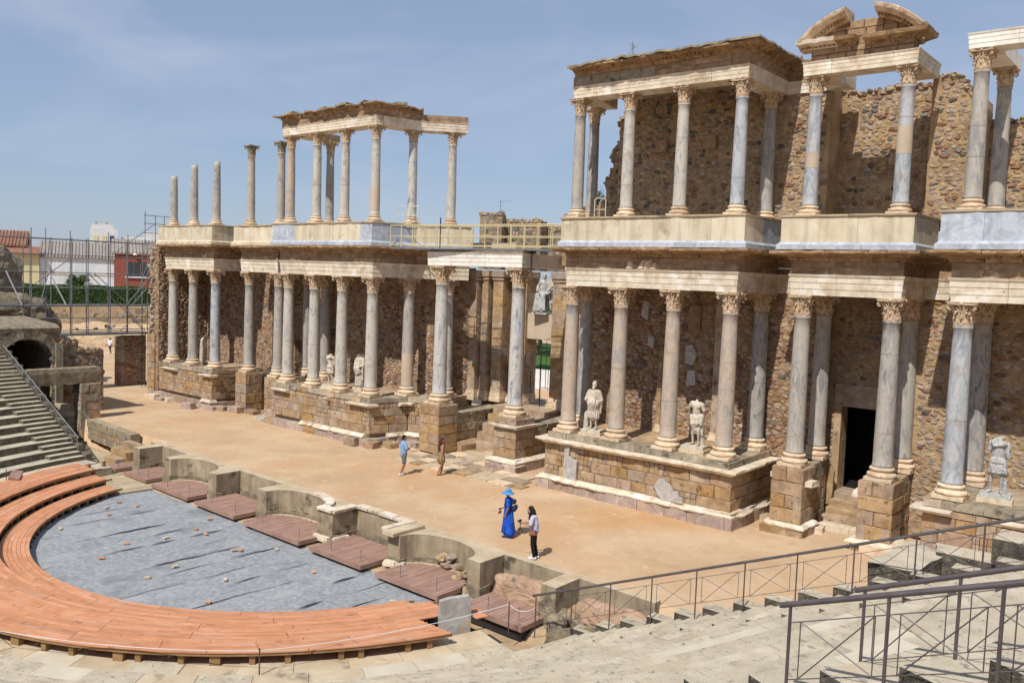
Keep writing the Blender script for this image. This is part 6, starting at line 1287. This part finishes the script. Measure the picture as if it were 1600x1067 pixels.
def body(name, prims, m, parent, vox=.012, smooth_it=3, noise_amp=0, nsc=14):
    bm = bmesh.new()
    for pr in prims:
        if len(pr) == 4: rcone(bm, *pr)
        elif len(pr) == 2: ell(bm, *pr)
        else: ell(bm, *pr)
    me = bpy.data.meshes.new('_r'); bm.to_mesh(me); bm.free(); o = WB; o.data = me; o.modifiers[0].voxel_size = vox
    o.modifiers[1].show_viewport = bool(smooth_it); o.modifiers[1].iterations = max(1, smooth_it)
    dg = bpy.context.evaluated_depsgraph_get(); dg.update(); me2 = bpy.data.meshes.new_from_object(o.evaluated_get(dg))
    me2.name = name; me2.materials.clear(); me2.materials.append(MC[m])
    if noise_amp:
        nv = len(me2.vertices); co = [0.0]*nv*3; no = [0.0]*nv*3; me2.vertices.foreach_get('co', co); me2.vertices.foreach_get('normal', no)
        for i in range(nv):
            k = noise_amp*noise.noise(Vector(co[3*i:3*i+3])*nsc); co[3*i] += no[3*i]*k; co[3*i+1] += no[3*i+1]*k; co[3*i+2] += no[3*i+2]*k
        me2.vertices.foreach_set('co', co); me2.update()
    return link(name, me2, parent) if parent is None else attach(name, me2, parent)
def attach(name, me, parent): o = bpy.data.objects.new(name, me); FIG.objects.link(o); o.parent = parent; return o
def fromP(parent): return Vector((0, 0, 0))
def person(label, x, y, z, rz, scale=1.0, cat='person'):
    t = bpy.data.objects.new('person', None); FIG.objects.link(t); t.location = (x, y, z); t.rotation_euler = (0, 0, rz); t.scale = (scale,)*3; tag(t, label, cat); t['group'] = 'people walking on the stage'; return t
def hand(P, w_, d, s=1, curl=.5, side=1, palm=(0, 0, -1)):
    """five fingers leaving the palm at w_ along d"""
    w_ = Vector(w_); d = Vector(d).normalized(); pn = Vector(palm).normalized(); sdv = d.cross(pn).normalized(); out = [(w_, w_+d*.075, .024, .030)]
    for i, (o_, l) in enumerate(((-.030, .058), (-.010, .070), (.010, .066), (.029, .05))):
        a = w_+d*.08+sdv*o_; k = a+(d*math.cos(curl*.5)+pn*math.sin(curl*.5))*l*.5; e = k+(d*math.cos(curl*1.6)+pn*math.sin(curl*1.6))*l*.5
        out += [(a, k, .0095, .009), (k, e, .009, .0075)]
    a = w_+d*.03-sdv*.028*side; k = a+(d*.6-sdv*side*.6+pn*.4).normalized()*.035; out += [(a, k, .012, .0105), (k, k+(d*.9+pn*.5).normalized()*.03, .0105, .009)]
    return out
def headp(c, r=.1, look=Vector((0, -1, 0)), s=1.0):
    c = Vector(c); l = look.normalized(); sdv = l.cross(Vector((0, 0, 1))).normalized(); u = sdv.cross(l).normalized()
    return [(c+u*.03-l*.015, c-u*.01+l*.005, .092, .085), (c-u*.02+l*.02, c-u*.085+l*.052, .07, .036), (c+l*.088+u*.01, c+l*.112-u*.022, .011, .015), (c+l*.085-u*.052-sdv*.018, c+l*.085-u*.052+sdv*.018, .011, .011),
            (c+sdv*.036+l*.078+u*.02, c+sdv*.034+l*.082+u*.02, .012, .011), (c-sdv*.036+l*.078+u*.02, c-sdv*.034+l*.082+u*.02, .012, .011), (c+sdv*.092, c+sdv*.094-u*.03, .016, .012), (c-sdv*.092, c-sdv*.094-u*.03, .016, .012)]
def skel(pel=.92, lf=None, sh_w=.19, male=True):
    pass
def limbs(hip, knee, ank, toe): return [(hip, knee, .085, .058), (knee, Vector(knee).lerp(Vector(ank), .3), .056, .058), (Vector(knee).lerp(Vector(ank), .3), ank, .058, .036), (ank, toe, .04, .028)]
def arm(s, e, w_): return [(s, e, .052, .040), (e, w_, .040, .027)]
for nm, c in (('skin', (.42, .22, .14)), ('skin_dark', (.30, .15, .09)), ('shirt_blue', (.22, .38, .62)), ('shorts', (.15, .15, .14)), ('hair_dark', (.02, .015, .012)), ('hair_red', (.10, .025, .018)), ('dress_blue', (.012, .09, .52)), ('hat_blue', (.09, .27, .55)), ('navy', (.015, .03, .08)), ('bag_red', (.25, .03, .05)), ('bag_brown', (.28, .12, .06)), ('bag_tan', (.48, .29, .12)), ('lilac', (.56, .54, .70)), ('trousers_black', (.012, .012, .015)), ('shoe_white', (.75, .75, .76)), ('shoe_dark', (.06, .045, .03)), ('white_shirt', (.75, .77, .80)), ('camera_black', (.02, .02, .02))):
    mat(nm, [tuple(v*.82 for v in c), c], 7, 4, .8, .12, 60, 0, local=True)
mat('floral', [(.04, .02, .018), (.10, .04, .03), (.55, .42, .22), (.12, .05, .03)], 17, 3, .85, .1, 60, 0, local=True, lo=.38, hi=.62)
pn = bpy.data.materials['lilac'].node_tree
# --- man in light blue shirt, walking away, forearms raised in front
t = person('person in a light blue shirt and grey shorts walking away across the stage', .1, -3.64, 0, R(160), 1.0)
hL, hR = (.09, 0, .90), (-.09, 0, .90)
L_ = limbs(hL, (.10, -.10, .49), (.09, .02, .09), (.09, -.13, .035)); Rl = limbs(hR, (-.095, .03, .49), (-.09, .17, .12), (-.09, .08, .03))
tor = [((0, 0, .95), (0, .01, 1.15), .135, .13), ((0, .01, 1.15), (0, .015, 1.38), .135, .14), ((-.15, .01, 1.42), (.15, .01, 1.42), .068, .068), ((0, .01, 1.42), (0, -.005, 1.54), .06, .055)]
aL = arm((.205, .01, 1.41), (.27, -.02, 1.13), (.14, -.22, 1.16)); aR = arm((-.205, .01, 1.41), (-.27, -.02, 1.13), (-.13, -.22, 1.17))
body('body', L_+Rl+tor+aL+aR+hand(0, (.14, -.22, 1.16), (-.5, -.7, .1), curl=1.0)+hand(0, (-.13, -.22, 1.17), (.5, -.7, .1), curl=1.0, side=-1)+headp((0, -.01, 1.65), look=Vector((0, -1, -.35))), 'skin', t, .011)
body('shirt', [((0, 0, 1.0), (0, .01, 1.2), .165, .158), ((0, .01, 1.2), (0, .015, 1.38), .16, .155), ((-.16, .01, 1.42), (.16, .01, 1.42), .082, .082), ((.2, .01, 1.41), (.262, -.015, 1.22), .075, .082), ((-.2, .01, 1.41), (-.262, -.015, 1.22), .075, .082), ((0, .0, .93), (0, 0, 1.0), .16, .165), ((0, .01, 1.45), (0, .005, 1.5), .07, .068)], 'shirt_blue', t, .013, 3, .008, 9)
body('shorts', [((.085, 0, .9), (.1, -.075, .60), .105, .105), ((-.085, 0, .9), (-.1, .02, .60), .105, .105), ((-.05, 0, .93), (.05, 0, .93), .13, .13)], 'shorts', t, .014, 2)
body('hair', [((0, .01, 1.71), (0, .035, 1.66), .098, .092)], 'hair_dark', t, .012, 2)
for a in ((.09, .03, -.15), (-.09, .18, .05)): body('shoe', [((a[0], a[1]+.03, .045), (a[0], a[2]+.02, .035), .048, .042)], 'shoe_white', t, .012, 1)
body('phone', [((-.035, -.36, 1.22), (.035, -.36, 1.22), .018, .018), ((-.02, -.36, 1.26), (.02, -.36, 1.26), .018, .018)], 'camera_black', t, .01, 0)
# --- woman in patterned short dress, long reddish hair, tan bag
t = person('person with long dark red hair in a short floral dress carrying a small tan bag', 1.3, -2.45, 0, R(150), .97)
body('body', limbs((.08, 0, .88), (.07, -.08, .48), (.02, .0, .08), (.01, -.13, .03))+limbs((-.08, 0, .88), (-.07, .03, .48), (-.05, .16, .12), (-.05, .06, .03))+[((0, 0, .92), (0, 0, 1.12), .125, .105), ((0, 0, 1.12), (0, 0, 1.33), .105, .115), ((-.13, 0, 1.37), (.13, 0, 1.37), .056, .056), ((0, 0, 1.38), (0, -.01, 1.5), .047, .045)]
     +arm((.17, 0, 1.36), (.22, -.02, 1.1), (.13, -.20, 1.02))+arm((-.17, 0, 1.36), (-.215, .03, 1.1), (-.2, -.05, .86))+hand(0, (.13, -.2, 1.02), (-.2, -.8, 0), curl=1.1)+hand(0, (-.2, -.05, .86), (.05, -.2, -1), curl=.5, side=-1, palm=(1, 0, 0))+headp((0, -.01, 1.61), look=Vector((0, -1, -.25))), 'skin', t, .011)
body('dress', [((0, 0, 1.33), (0, 0, 1.1), .125, .118), ((-.12, 0, 1.35), (.12, 0, 1.35), .066, .066), ((0, 0, 1.1), (0, .01, .80), .12, .185), ((0, .01, .8), (0, .01, .70), .185, .195)], 'floral', t, .013, 2, .012, 11)
body('hair', [((0, .02, 1.68), (0, .05, 1.58), .098, .1), ((0, .06, 1.58), (.0, .10, 1.22), .098, .075), ((.03, .09, 1.3), (.05, .1, 1.12), .06, .035)], 'hair_red', t, .012, 2, .01, 16)
body('bag', [((.2, -.12, .90), (.2, -.02, .90), .055, .055), ((.2, -.12, .82), (.2, -.02, .82), .06, .06)], 'bag_tan', t, .014, 1)
b = MB(); b.tube((.2, -.07, .93), (.15, -.02, 1.38), .008, 5); o = attach('strap', b.mesh('strap', 'bag_tan'), t)
for a in ((.015, .02, -.15), (-.05, .17, .04)): body('shoe', [((a[0], a[1]+.02, .03), (a[0], a[2]+.02, .026), .036, .032)], 'bag_brown', t, .012, 1)
# --- woman in long blue dress, blue sun hat, backpack
t = person('person in a long bright blue dress and blue sun hat with a navy backpack', 9.36, -7.33, 0, R(-58), .96)
body('body', limbs((.08, 0, .86), (.08, -.03, .47), (.08, .0, .08), (.085, -.15, .035))+limbs((-.08, 0, .86), (-.08, .0, .47), (-.09, .06, .08), (-.1, -.08, .035))+[((0, 0, .9), (0, 0, 1.1), .14, .125), ((0, 0, 1.1), (0, 0, 1.32), .125, .13), ((-.14, 0, 1.36), (.14, 0, 1.36), .06, .06), ((0, 0, 1.37), (0, -.02, 1.49), .05, .047)]
     +arm((.18, 0, 1.35), (.25, .02, 1.09), (.22, -.06, .86))+arm((-.18, 0, 1.35), (-.24, -.02, 1.1), (-.16, -.22, 1.0))+hand(0, (.22, -.06, .86), (0, -.15, -1), curl=.6, palm=(-1, 0, 0))+hand(0, (-.16, -.22, 1.0), (.4, -.8, -.1), curl=1.2, side=-1)+headp((0, -.03, 1.6), look=Vector((0, -1, -.3))), 'skin_dark', t, .011)
body('dress', [((0, 0, 1.33), (0, 0, 1.1), .15, .145), ((-.14, 0, 1.36), (.14, 0, 1.36), .075, .075), ((.17, 0, 1.35), (.225, .01, 1.2), .072, .078), ((-.17, 0, 1.35), (-.22, -.01, 1.2), .072, .078), ((0, 0, 1.1), (0, .02, .6), .15, .21), ((0, .02, .6), (.02, .04, .2), .21, .235), ((.1, .05, .35), (.17, .1, .2), .12, .12), ((-.12, -.1, .4), (-.15, -.12, .2), .1, .11)], 'dress_blue', t, .014, 3, .022, 6)
b = MB()
for i in range(9):
    a = i*.7; b.tube((.14*math.cos(a), .14*math.sin(a), 1.0), (.225*math.cos(a+.15), .235*math.sin(a+.15)+.03, .16), .016, 6, .034)
attach('dress_folds', b.mesh('dress_folds', 'dress_blue', True), t)
body('hat', [((0, -.02, 1.69), (0, -.02, 1.66), .105, .115)], 'hat_blue', t, .012, 2)
b = MB(); b.lathe([(.1, .0), (.16, -.02), (.235, -.075), (.24, -.08), (.16, -.03), (.09, -.015)], 24, (0, -.03, 1.665), cap=False, jit=lambda a, z: .07*math.sin(a*3)); attach('hat_brim', b.mesh('hat_brim', 'hat_blue', True), t)
body('backpack', [((-.07, .2, 1.3), (.07, .2, 1.3), .085, .085), ((-.08, .21, 1.05), (.08, .21, 1.05), .1, .1), ((0, .28, 1.08), (0, .28, 1.15), .06, .06)], 'navy', t, .014, 2)
b = MB(); 
for s in (-1, 1): b.tube((s*.1, .16, 1.38), (s*.11, -.1, 1.38), .02, 6); b.tube((s*.11, -.1, 1.38), (s*.13, -.13, 1.15), .02, 6); b.tube((s*.13, -.13, 1.15), (s*.12, .12, 1.0), .018, 6)
attach('backpack_straps', b.mesh('backpack_straps', 'navy', True), t)
body('red_bag', [((-.14, -.30, .98), (-.02, -.33, .98), .04, .04), ((-.14, -.31, .86), (-.02, -.34, .86), .045, .045)], 'bag_red', t, .012, 1)
for a in ((.085, .03, -.17), (-.095, .1, -.1)): body('shoe', [((a[0], a[1], .035), (a[0], a[2], .03), .04, .036)], 'shoe_dark', t, .012, 1)
# --- photographer with long black hair
t = person('person with long black hair in a lilac shirt bending over a small camera', 11.43, -8.53, 0, R(-62), 1.0)
body('body', limbs((.085, .02, .88), (.08, -.0, .48), (.08, .06, .08), (.085, -.08, .035))+limbs((-.085, .02, .88), (-.085, .03, .48), (-.09, .12, .08), (-.1, -.02, .035))+[((0, .02, .93), (0, .03, 1.12), .125, .105), ((0, .03, 1.12), (0, -.01, 1.33), .105, .115), ((-.13, -.02, 1.36), (.13, -.02, 1.36), .056, .056), ((0, -.02, 1.37), (0, -.09, 1.46), .048, .046)]
     +arm((.17, -.02, 1.35), (.215, -.07, 1.1), (.07, -.33, 1.15))+arm((-.17, -.02, 1.35), (-.215, -.07, 1.1), (-.07, -.31, 1.13))+hand(0, (.07, -.33, 1.15), (-.4, -.8, .1), curl=1.3)+hand(0, (-.07, -.31, 1.13), (.4, -.8, .1), curl=1.3, side=-1)+headp((0, -.13, 1.53), look=Vector((0, -1, -.9))), 'skin', t, .011)
body('shirt', [((0, .02, 1.0), (0, .03, 1.15), .15, .14), ((0, .03, 1.15), (0, -.01, 1.33), .14, .14), ((-.14, -.02, 1.36), (.14, -.02, 1.36), .07, .07), ((.17, -.02, 1.35), (.21, -.06, 1.16), .07, .075), ((-.17, -.02, 1.35), (-.21, -.06, 1.16), .07, .075), ((0, .03, .88), (0, .02, 1.0), .145, .15)], 'lilac', t, .013, 3, .014, 9)
body('trousers', [((.085, .02, .88), (.08, 0, .48), .1, .075), ((.08, 0, .48), (.08, .06, .1), .075, .055), ((-.085, .02, .88), (-.085, .03, .48), .1, .075), ((-.085, .03, .48), (-.09, .12, .1), .075, .055), ((-.05, .02, .9), (.05, .02, .9), .125, .125)], 'trousers_black', t, .014, 2)
body('hair', [((0, -.10, 1.62), (0, -.07, 1.54), .1, .1), ((0, -.05, 1.54), (0, .08, 1.2), .1, .06), ((.07, -.1, 1.52), (.09, -.14, 1.3), .05, .03), ((-.07, -.1, 1.52), (-.09, -.14, 1.32), .05, .03)], 'hair_dark', t, .012, 2, .008, 18)
body('shoulder_bag', [((.17, -.06, .90), (.17, .06, .90), .05, .05), ((.17, -.07, .84), (.17, .07, .84), .055, .055)], 'bag_brown', t, .013, 1)
b = MB(); b.tube((.18, 0, .93), (.06, .12, 1.2), .009, 5); b.tube((.06, .12, 1.2), (-.1, .04, 1.42), .009, 5); attach('bag_strap', b.mesh('bag_strap', 'bag_brown'), t)
for a in ((.085, .10, -.1), (-.095, .16, -.04)): body('shoe', [((a[0], a[1], .045), (a[0], a[2], .035), .046, .042)], 'shoe_white', t, .012, 1)
cmv = Matrix.Translation((11.43, -8.53, 0)) @ Matrix.Rotation(R(-62), 4, 'Z')
t = bpy.data.objects.new('camera_tripod', None); FIG.objects.link(t); t.matrix_world = cmv; tag(t, 'small black camera on a folded mini tripod held in both hands', 'camera')
b = MB(); b.box((-.06, -.47, 1.14), (.06, -.41, 1.23)); b.tube((0, -.47, 1.185), (0, -.53, 1.18), .03, 10); attach('camera_body', b.mesh('camera_body', 'camera_black'), t)
b = MB(); b.tube((0, -.44, 1.14), (0, -.44, 1.0), .012, 6)
for a in (0, 2.1, 4.2): b.tube((0, -.44, 1.0), (.11*math.cos(a), -.44+.11*math.sin(a), .76), .009, 6)
attach('tripod_legs', b.mesh('tripod_legs', 'camera_black'), t)
# --- far walker in white shirt
t = person('person in a white shirt and dark shorts walking in the far yard beyond the stage', -56.75, 9.93, gh(-56.75, 9.93), R(20), .9)
body('body', limbs((.09, 0, .9), (.1, -.14, .5), (.09, -.05, .09), (.09, -.2, .04))+limbs((-.09, 0, .9), (-.09, .1, .5), (-.09, .3, .15), (-.09, .22, .05))+tor+arm((.205, .01, 1.41), (.25, .05, 1.13), (.2, -.12, .95))+arm((-.205, .01, 1.41), (-.25, -.06, 1.13), (-.2, -.25, 1.0))+hand(0, (.2, -.12, .95), (0, -.6, -.6))+hand(0, (-.2, -.25, 1.0), (0, -.7, -.2), side=-1)+headp((0, -.01, 1.65)), 'skin_dark', t, .016)
body('shirt', [((0, 0, 1.0), (0, .01, 1.38), .165, .155), ((-.16, .01, 1.42), (.16, .01, 1.42), .082, .082), ((.2, .01, 1.41), (.25, .03, 1.2), .075, .08), ((-.2, .01, 1.41), (-.25, -.03, 1.2), .075, .08)], 'white_shirt', t, .018)
body('shorts', [((.085, 0, .9), (.1, -.1, .60), .105, .105), ((-.085, 0, .9), (-.09, .06, .60), .105, .105), ((-.05, 0, .93), (.05, 0, .93), .13, .13)], 'navy', t, .018, 2)
body('hair', [((0, .01, 1.71), (0, .03, 1.67), .098, .095)], 'hair_dark', t, .014, 2)
# ---------------------------------------------------------------- statues
def drape(x0, z0, x1, z1, n, r=.018, bul=.06, y=-.12, seed=0):
    """fold ridges running between two hems over the front of the body"""
    q = random.Random(seed); out = []
    for i in range(n):
        f = (i+.5)/n; a = Vector((x0+(x1-x0)*f*.0, y, z0)); pa = Vector((x0*(1-f)+x1*f*.3, y+.02, z0-.1*f)); pb = Vector((x1*f+x0*(1-f)*.5, y-bul*math.sin(f*3), z1+.25*f)); m = (pa+pb)/2+Vector((0, -bul, -.05))
        rr = r*q.uniform(.7, 1.3); out += [(pa, m, rr, rr*1.2), (m, pb, rr*1.2, rr)]
    return out
def vfolds(cx, z0, z1, r0, r1, n, a0_=-2.9, a1_=-.2, rr=.02, cy=0, seed=0):
    q = random.Random(seed); out = []
    for i in range(n):
        a = a0_+(a1_-a0_)*(i+.5)/n+q.uniform(-.08, .08); p = Vector((cx+r0*math.cos(a), cy+r0*.75*math.sin(a), z0)); m = Vector((cx+(r0+r1)/2*math.cos(a+.06), cy+(r0+r1)*.38*math.sin(a+.06), (z0+z1)/2)); e = Vector((cx+r1*math.cos(a-.04), cy+r1*.75*math.sin(a-.04), z1))
        s = rr*q.uniform(.7, 1.4); out += [(p, m, s*.8, s), (m, e, s, s*1.2)]
    return out
def statue(label, x, y, z, rz, prims, m='statue_cream', s=1.0, plinth=(.42, .3, .12, .14), vox=.012):
    t = bpy.data.objects.new('statue', None); FIG.objects.link(t); t.location = (x, y, z); t.rotation_euler = (0, 0, rz); t.scale = (s,)*3; tag(t, label, 'statue', 'ancient marble statues')
    h = plinth[2]+plinth[3]
    if plinth[3]: b = MB(); b.box((-plinth[0]-.06, -plinth[1]-.08, 0), (plinth[0]+.06, plinth[1]+.08, plinth[3]-.004)); attach('pedestal', b.mesh('pedestal', 'base_stone'), t)
    b = MB(); b.box((-plinth[0], -plinth[1], plinth[3]), (plinth[0], plinth[1], h)); attach('plinth', b.mesh('plinth', m), t)
    o = body('figure', prims, m, t, vox, 0, .007, 16); o.location = (0, 0, h-.01); return t
legsT = limbs((.1, 0, .98), (.12, -.05, .53), (.12, .03, .08), (.14, -.16, .04))+limbs((-.1, 0, .98), (-.12, .0, .53), (-.11, .06, .08), (-.18, -.1, .04))
trunkT = [((0, 0, 1.0), (0, 0, 1.22), .17, .16), ((0, 0, 1.22), (0, 0, 1.48), .165, .175), ((-.2, 0, 1.55), (.2, 0, 1.55), .085, .085)]
bearded = limbs((.1, 0, .95), (.12, -.05, .53), (.12, .03, .1), (.14, -.16, .05))+limbs((-.1, 0, .95), (-.12, .0, .53), (-.11, .06, .1), (-.18, -.1, .05))+trunkT+[((0, 0, 1.55), (0, -.01, 1.66), .075, .065)]+headp((0, -.02, 1.77), look=Vector((-.3, -1, -.1)))+[((0, 0, 1.86), (0, .02, 1.93), .1, .07), ((0, -.1, 1.70), (-.02, -.11, 1.60), .05, .03),
  ((0, .03, 1.45), (0, .02, .75), .2, .25), ((0, .02, .75), (.03, .02, .55), .25, .23), ((.22, 0, 1.52), (.31, -.02, 1.22), .09, .1), ((.31, -.02, 1.22), (.2, -.2, 1.05), .09, .06), ((-.22, 0, 1.52), (-.3, -.08, 1.22), .09, .09), ((-.3, -.08, 1.22), (-.14, -.24, 1.26), .075, .05), ((.3, .0, 1.2), (.28, .02, .7), .1, .05), ((-.34, .05, .0), (-.32, .06, .62), .11, .1)]+drape(-.28, 1.5, .28, .75, 7, .022, .12, -.14, 1)+vfolds(0, 1.2, .5, .24, .26, 9, rr=.024, seed=4)
statue('standing bearded statue in a draped cloak with a tall cap, between two pinkish columns', 7.65, .15, 2.43, R(12), bearded, s=1.04)
torso = limbs((.1, 0, .98), (.14, -.12, .56), (.13, .02, .1), (.16, -.15, .05))+limbs((-.1, 0, .98), (-.12, .0, .53), (-.11, .06, .08), (-.18, -.1, .04))+[((0, 0, 1.0), (0, -.01, 1.18), .15, .135), ((0, -.01, 1.18), (0, 0, 1.45), .14, .165), ((-.17, 0, 1.53), (.17, 0, 1.5), .085, .085), ((.07, -.09, 1.42), (.1, -.08, 1.42), .085, .08), ((-.08, -.09, 1.44), (-.1, -.08, 1.44), .085, .08), ((0, 0, 1.56), (0, 0, 1.62), .065, .06), ((.2, 0, 1.5), (.27, .0, 1.3), .075, .065), ((-.2, .0, 1.52), (-.25, .02, 1.40), .075, .06),
  ((-.15, 0, 1.02), (.19, -.02, 1.05), .12, .13), ((.19, -.05, 1.08), (.22, -.1, .8), .1, .07), ((0, -.02, 1.0), (.03, -.05, .6), .19, .14), ((.25, -.02, 1.0), (.24, .02, .4), .06, .05), ((.2, .14, .0), (.2, .1, .75), .1, .08), ((0, -.13, 1.32), (0, -.135, 1.1), .012, .012)]+drape(-.18, 1.05, .24, .62, 8, .02, .08, -.13, 2)+vfolds(.04, 1.0, .45, .17, .15, 7, rr=.018, seed=7)
statue('headless bare-chested statue with drapery knotted at the hip', 12.35, .35, 2.43, R(6), torso, s=1.08)
cuir = limbs((.11, 0, .9), (.13, -.03, .5), (.13, .03, .1), (.16, -.13, .05))+limbs((-.11, 0, .9), (-.15, .0, .5), (-.16, .06, .08), (-.22, -.08, .04))+[((0, 0, 1.0), (0, 0, 1.3), .19, .185), ((0, 0, 1.3), (0, 0, 1.5), .185, .18), ((-.2, .0, 1.55), (.2, .0, 1.52), .1, .1), ((-.1, .0, 1.62), (.02, .0, 1.68), .09, .08), ((.22, 0, 1.5), (.27, 0, 1.15), .085, .07), ((-.22, 0, 1.52), (-.25, 0, 1.35), .08, .06), ((0, 0, 1.0), (0, 0, .78), .2, .24), ((.2, .12, 0), (.2, .1, .35), .1, .08)]+drape(-.22, 1.66, .26, 1.4, 6, .026, .06, -.14, 3)+vfolds(0, 1.05, .68, .21, .26, 12, rr=.028, seed=9)+[((.17*math.cos(a), .15*math.sin(a)-.03, 1.1), (.2*math.cos(a), .18*math.sin(a)-.03, .98), .035, .03) for a in lin(-2.9, -.25, 8)]
statue('headless armoured statue with a fringed skirt and shoulder cloak, on a pale pedestal', 22.75, .75, 2.43, R(6), cuir, 'statue_grey', s=1.04)
statue('headless statue in a short tunic beside the third column of the middle podium', -10.15, .3, 2.43, R(10), [p for p in cuir], 'statue_cream', s=.98)
toga = limbs((.1, 0, .95), (.12, -.05, .5), (.12, .0, .1), (.14, -.16, .05))+limbs((-.1, 0, .95), (-.12, .0, .5), (-.12, .02, .1), (-.16, -.14, .05))+trunkT+[((0, .02, 1.45), (0, .02, .8), .2, .25), ((0, .02, .8), (0, .03, .2), .25, .26), ((.22, 0, 1.52), (.3, -.02, 1.2), .09, .1), ((.3, -.02, 1.2), (.2, -.24, 1.15), .09, .06), ((-.22, 0, 1.52), (-.29, -.0, 1.1), .09, .08), ((.27, -.1, 1.15), (.27, -.06, .4), .08, .06)]+drape(-.26, 1.5, .28, .6, 9, .024, .14, -.15, 6)+vfolds(0, 1.2, .1, .25, .27, 12, rr=.024, seed=12)
statue('headless statue in a long toga beside the right corner column of the middle podium', -8.45, .95, 2.43, R(8), toga, s=1.0)
statue('badly eroded headless statue fragment between the columns of the far podium', -24.9, 1.2, 2.43, R(0), [((0, 0, .1), (0, 0, .9), .2, .17), ((0, 0, .9), (.05, 0, 1.45), .2, .2), ((.1, 0, 1.5), (.14, .02, 1.62), .14, .1), ((-.14, -.05, 1.0), (-.16, -.05, .3), .08, .09)]+vfolds(0, 1.3, .1, .19, .2, 8, rr=.03, seed=20), s=1.02, plinth=(.3, .25, .1, 0))
seated = [((-.13, .1, .95), (.13, .1, .95), .17, .17), ((0, .12, 1.0), (0, .1, 1.3), .17, .16), ((0, .1, 1.3), (0, .08, 1.5), .165, .17), ((-.2, .08, 1.58), (.2, .08, 1.58), .085, .085), ((0, .07, 1.6), (0, .05, 1.72), .07, .06)]+headp((0, .03, 1.83), look=Vector((0, -1, -.15)))+[((0, .04, 1.9), (0, .1, 1.78), .105, .1),
  ((.13, .05, .92), (.17, -.42, .88), .13, .11), ((-.13, .05, .92), (-.17, -.42, .9), .13, .11), ((.17, -.42, .88), (.17, -.38, .2), .12, .14), ((-.17, -.42, .88), (-.2, -.48, .2), .12, .14), ((0, -.1, .85), (0, -.3, .4), .2, .22), ((.22, .06, 1.55), (.34, .0, 1.25), .08, .08), ((.34, .0, 1.25), (.3, -.24, 1.12), .07, .05), ((-.22, .06, 1.55), (-.36, .04, 1.28), .08, .08), ((-.36, .04, 1.28), (-.3, -.2, 1.1), .07, .05), ((.16, -.5, .08), (.17, -.62, .06), .06, .045), ((-.2, -.56, .08), (-.21, -.68, .06), .06, .045), ((-.3, .2, .2), (-.3, .2, .9), .12, .12), ((.3, .2, .2), (.3, .2, .9), .12, .12), ((-.3, .25, .5), (.3, .25, .5), .2, .2)]
for k in range(8): f = k/7-.5; seated += [((f*.5, -.5+.1*abs(f), .85), (f*.62, -.56, .12), .03, .04)]
for k in range(6): seated += [((-.26+.03*k, -.1-.06*k, .98-.02*k), (.27, -.16-.05*k, .72-.09*k), .022, .026)]
seated += vfolds(0, 1.5, 1.05, .16, .2, 7, rr=.02, cy=.08, seed=31)
statue('seated draped grey statue on the lintel over the gateway', 0, 6.25, 7.11, R(14), seated, 'statue_grey', s=1.03, plinth=(.45, .62, .08, 0))
# rear recess behind the seated statue stays open to the sky

bpy.data.objects.remove(WB)
bpy.context.view_layer.layer_collection.children['place'].exclude = False
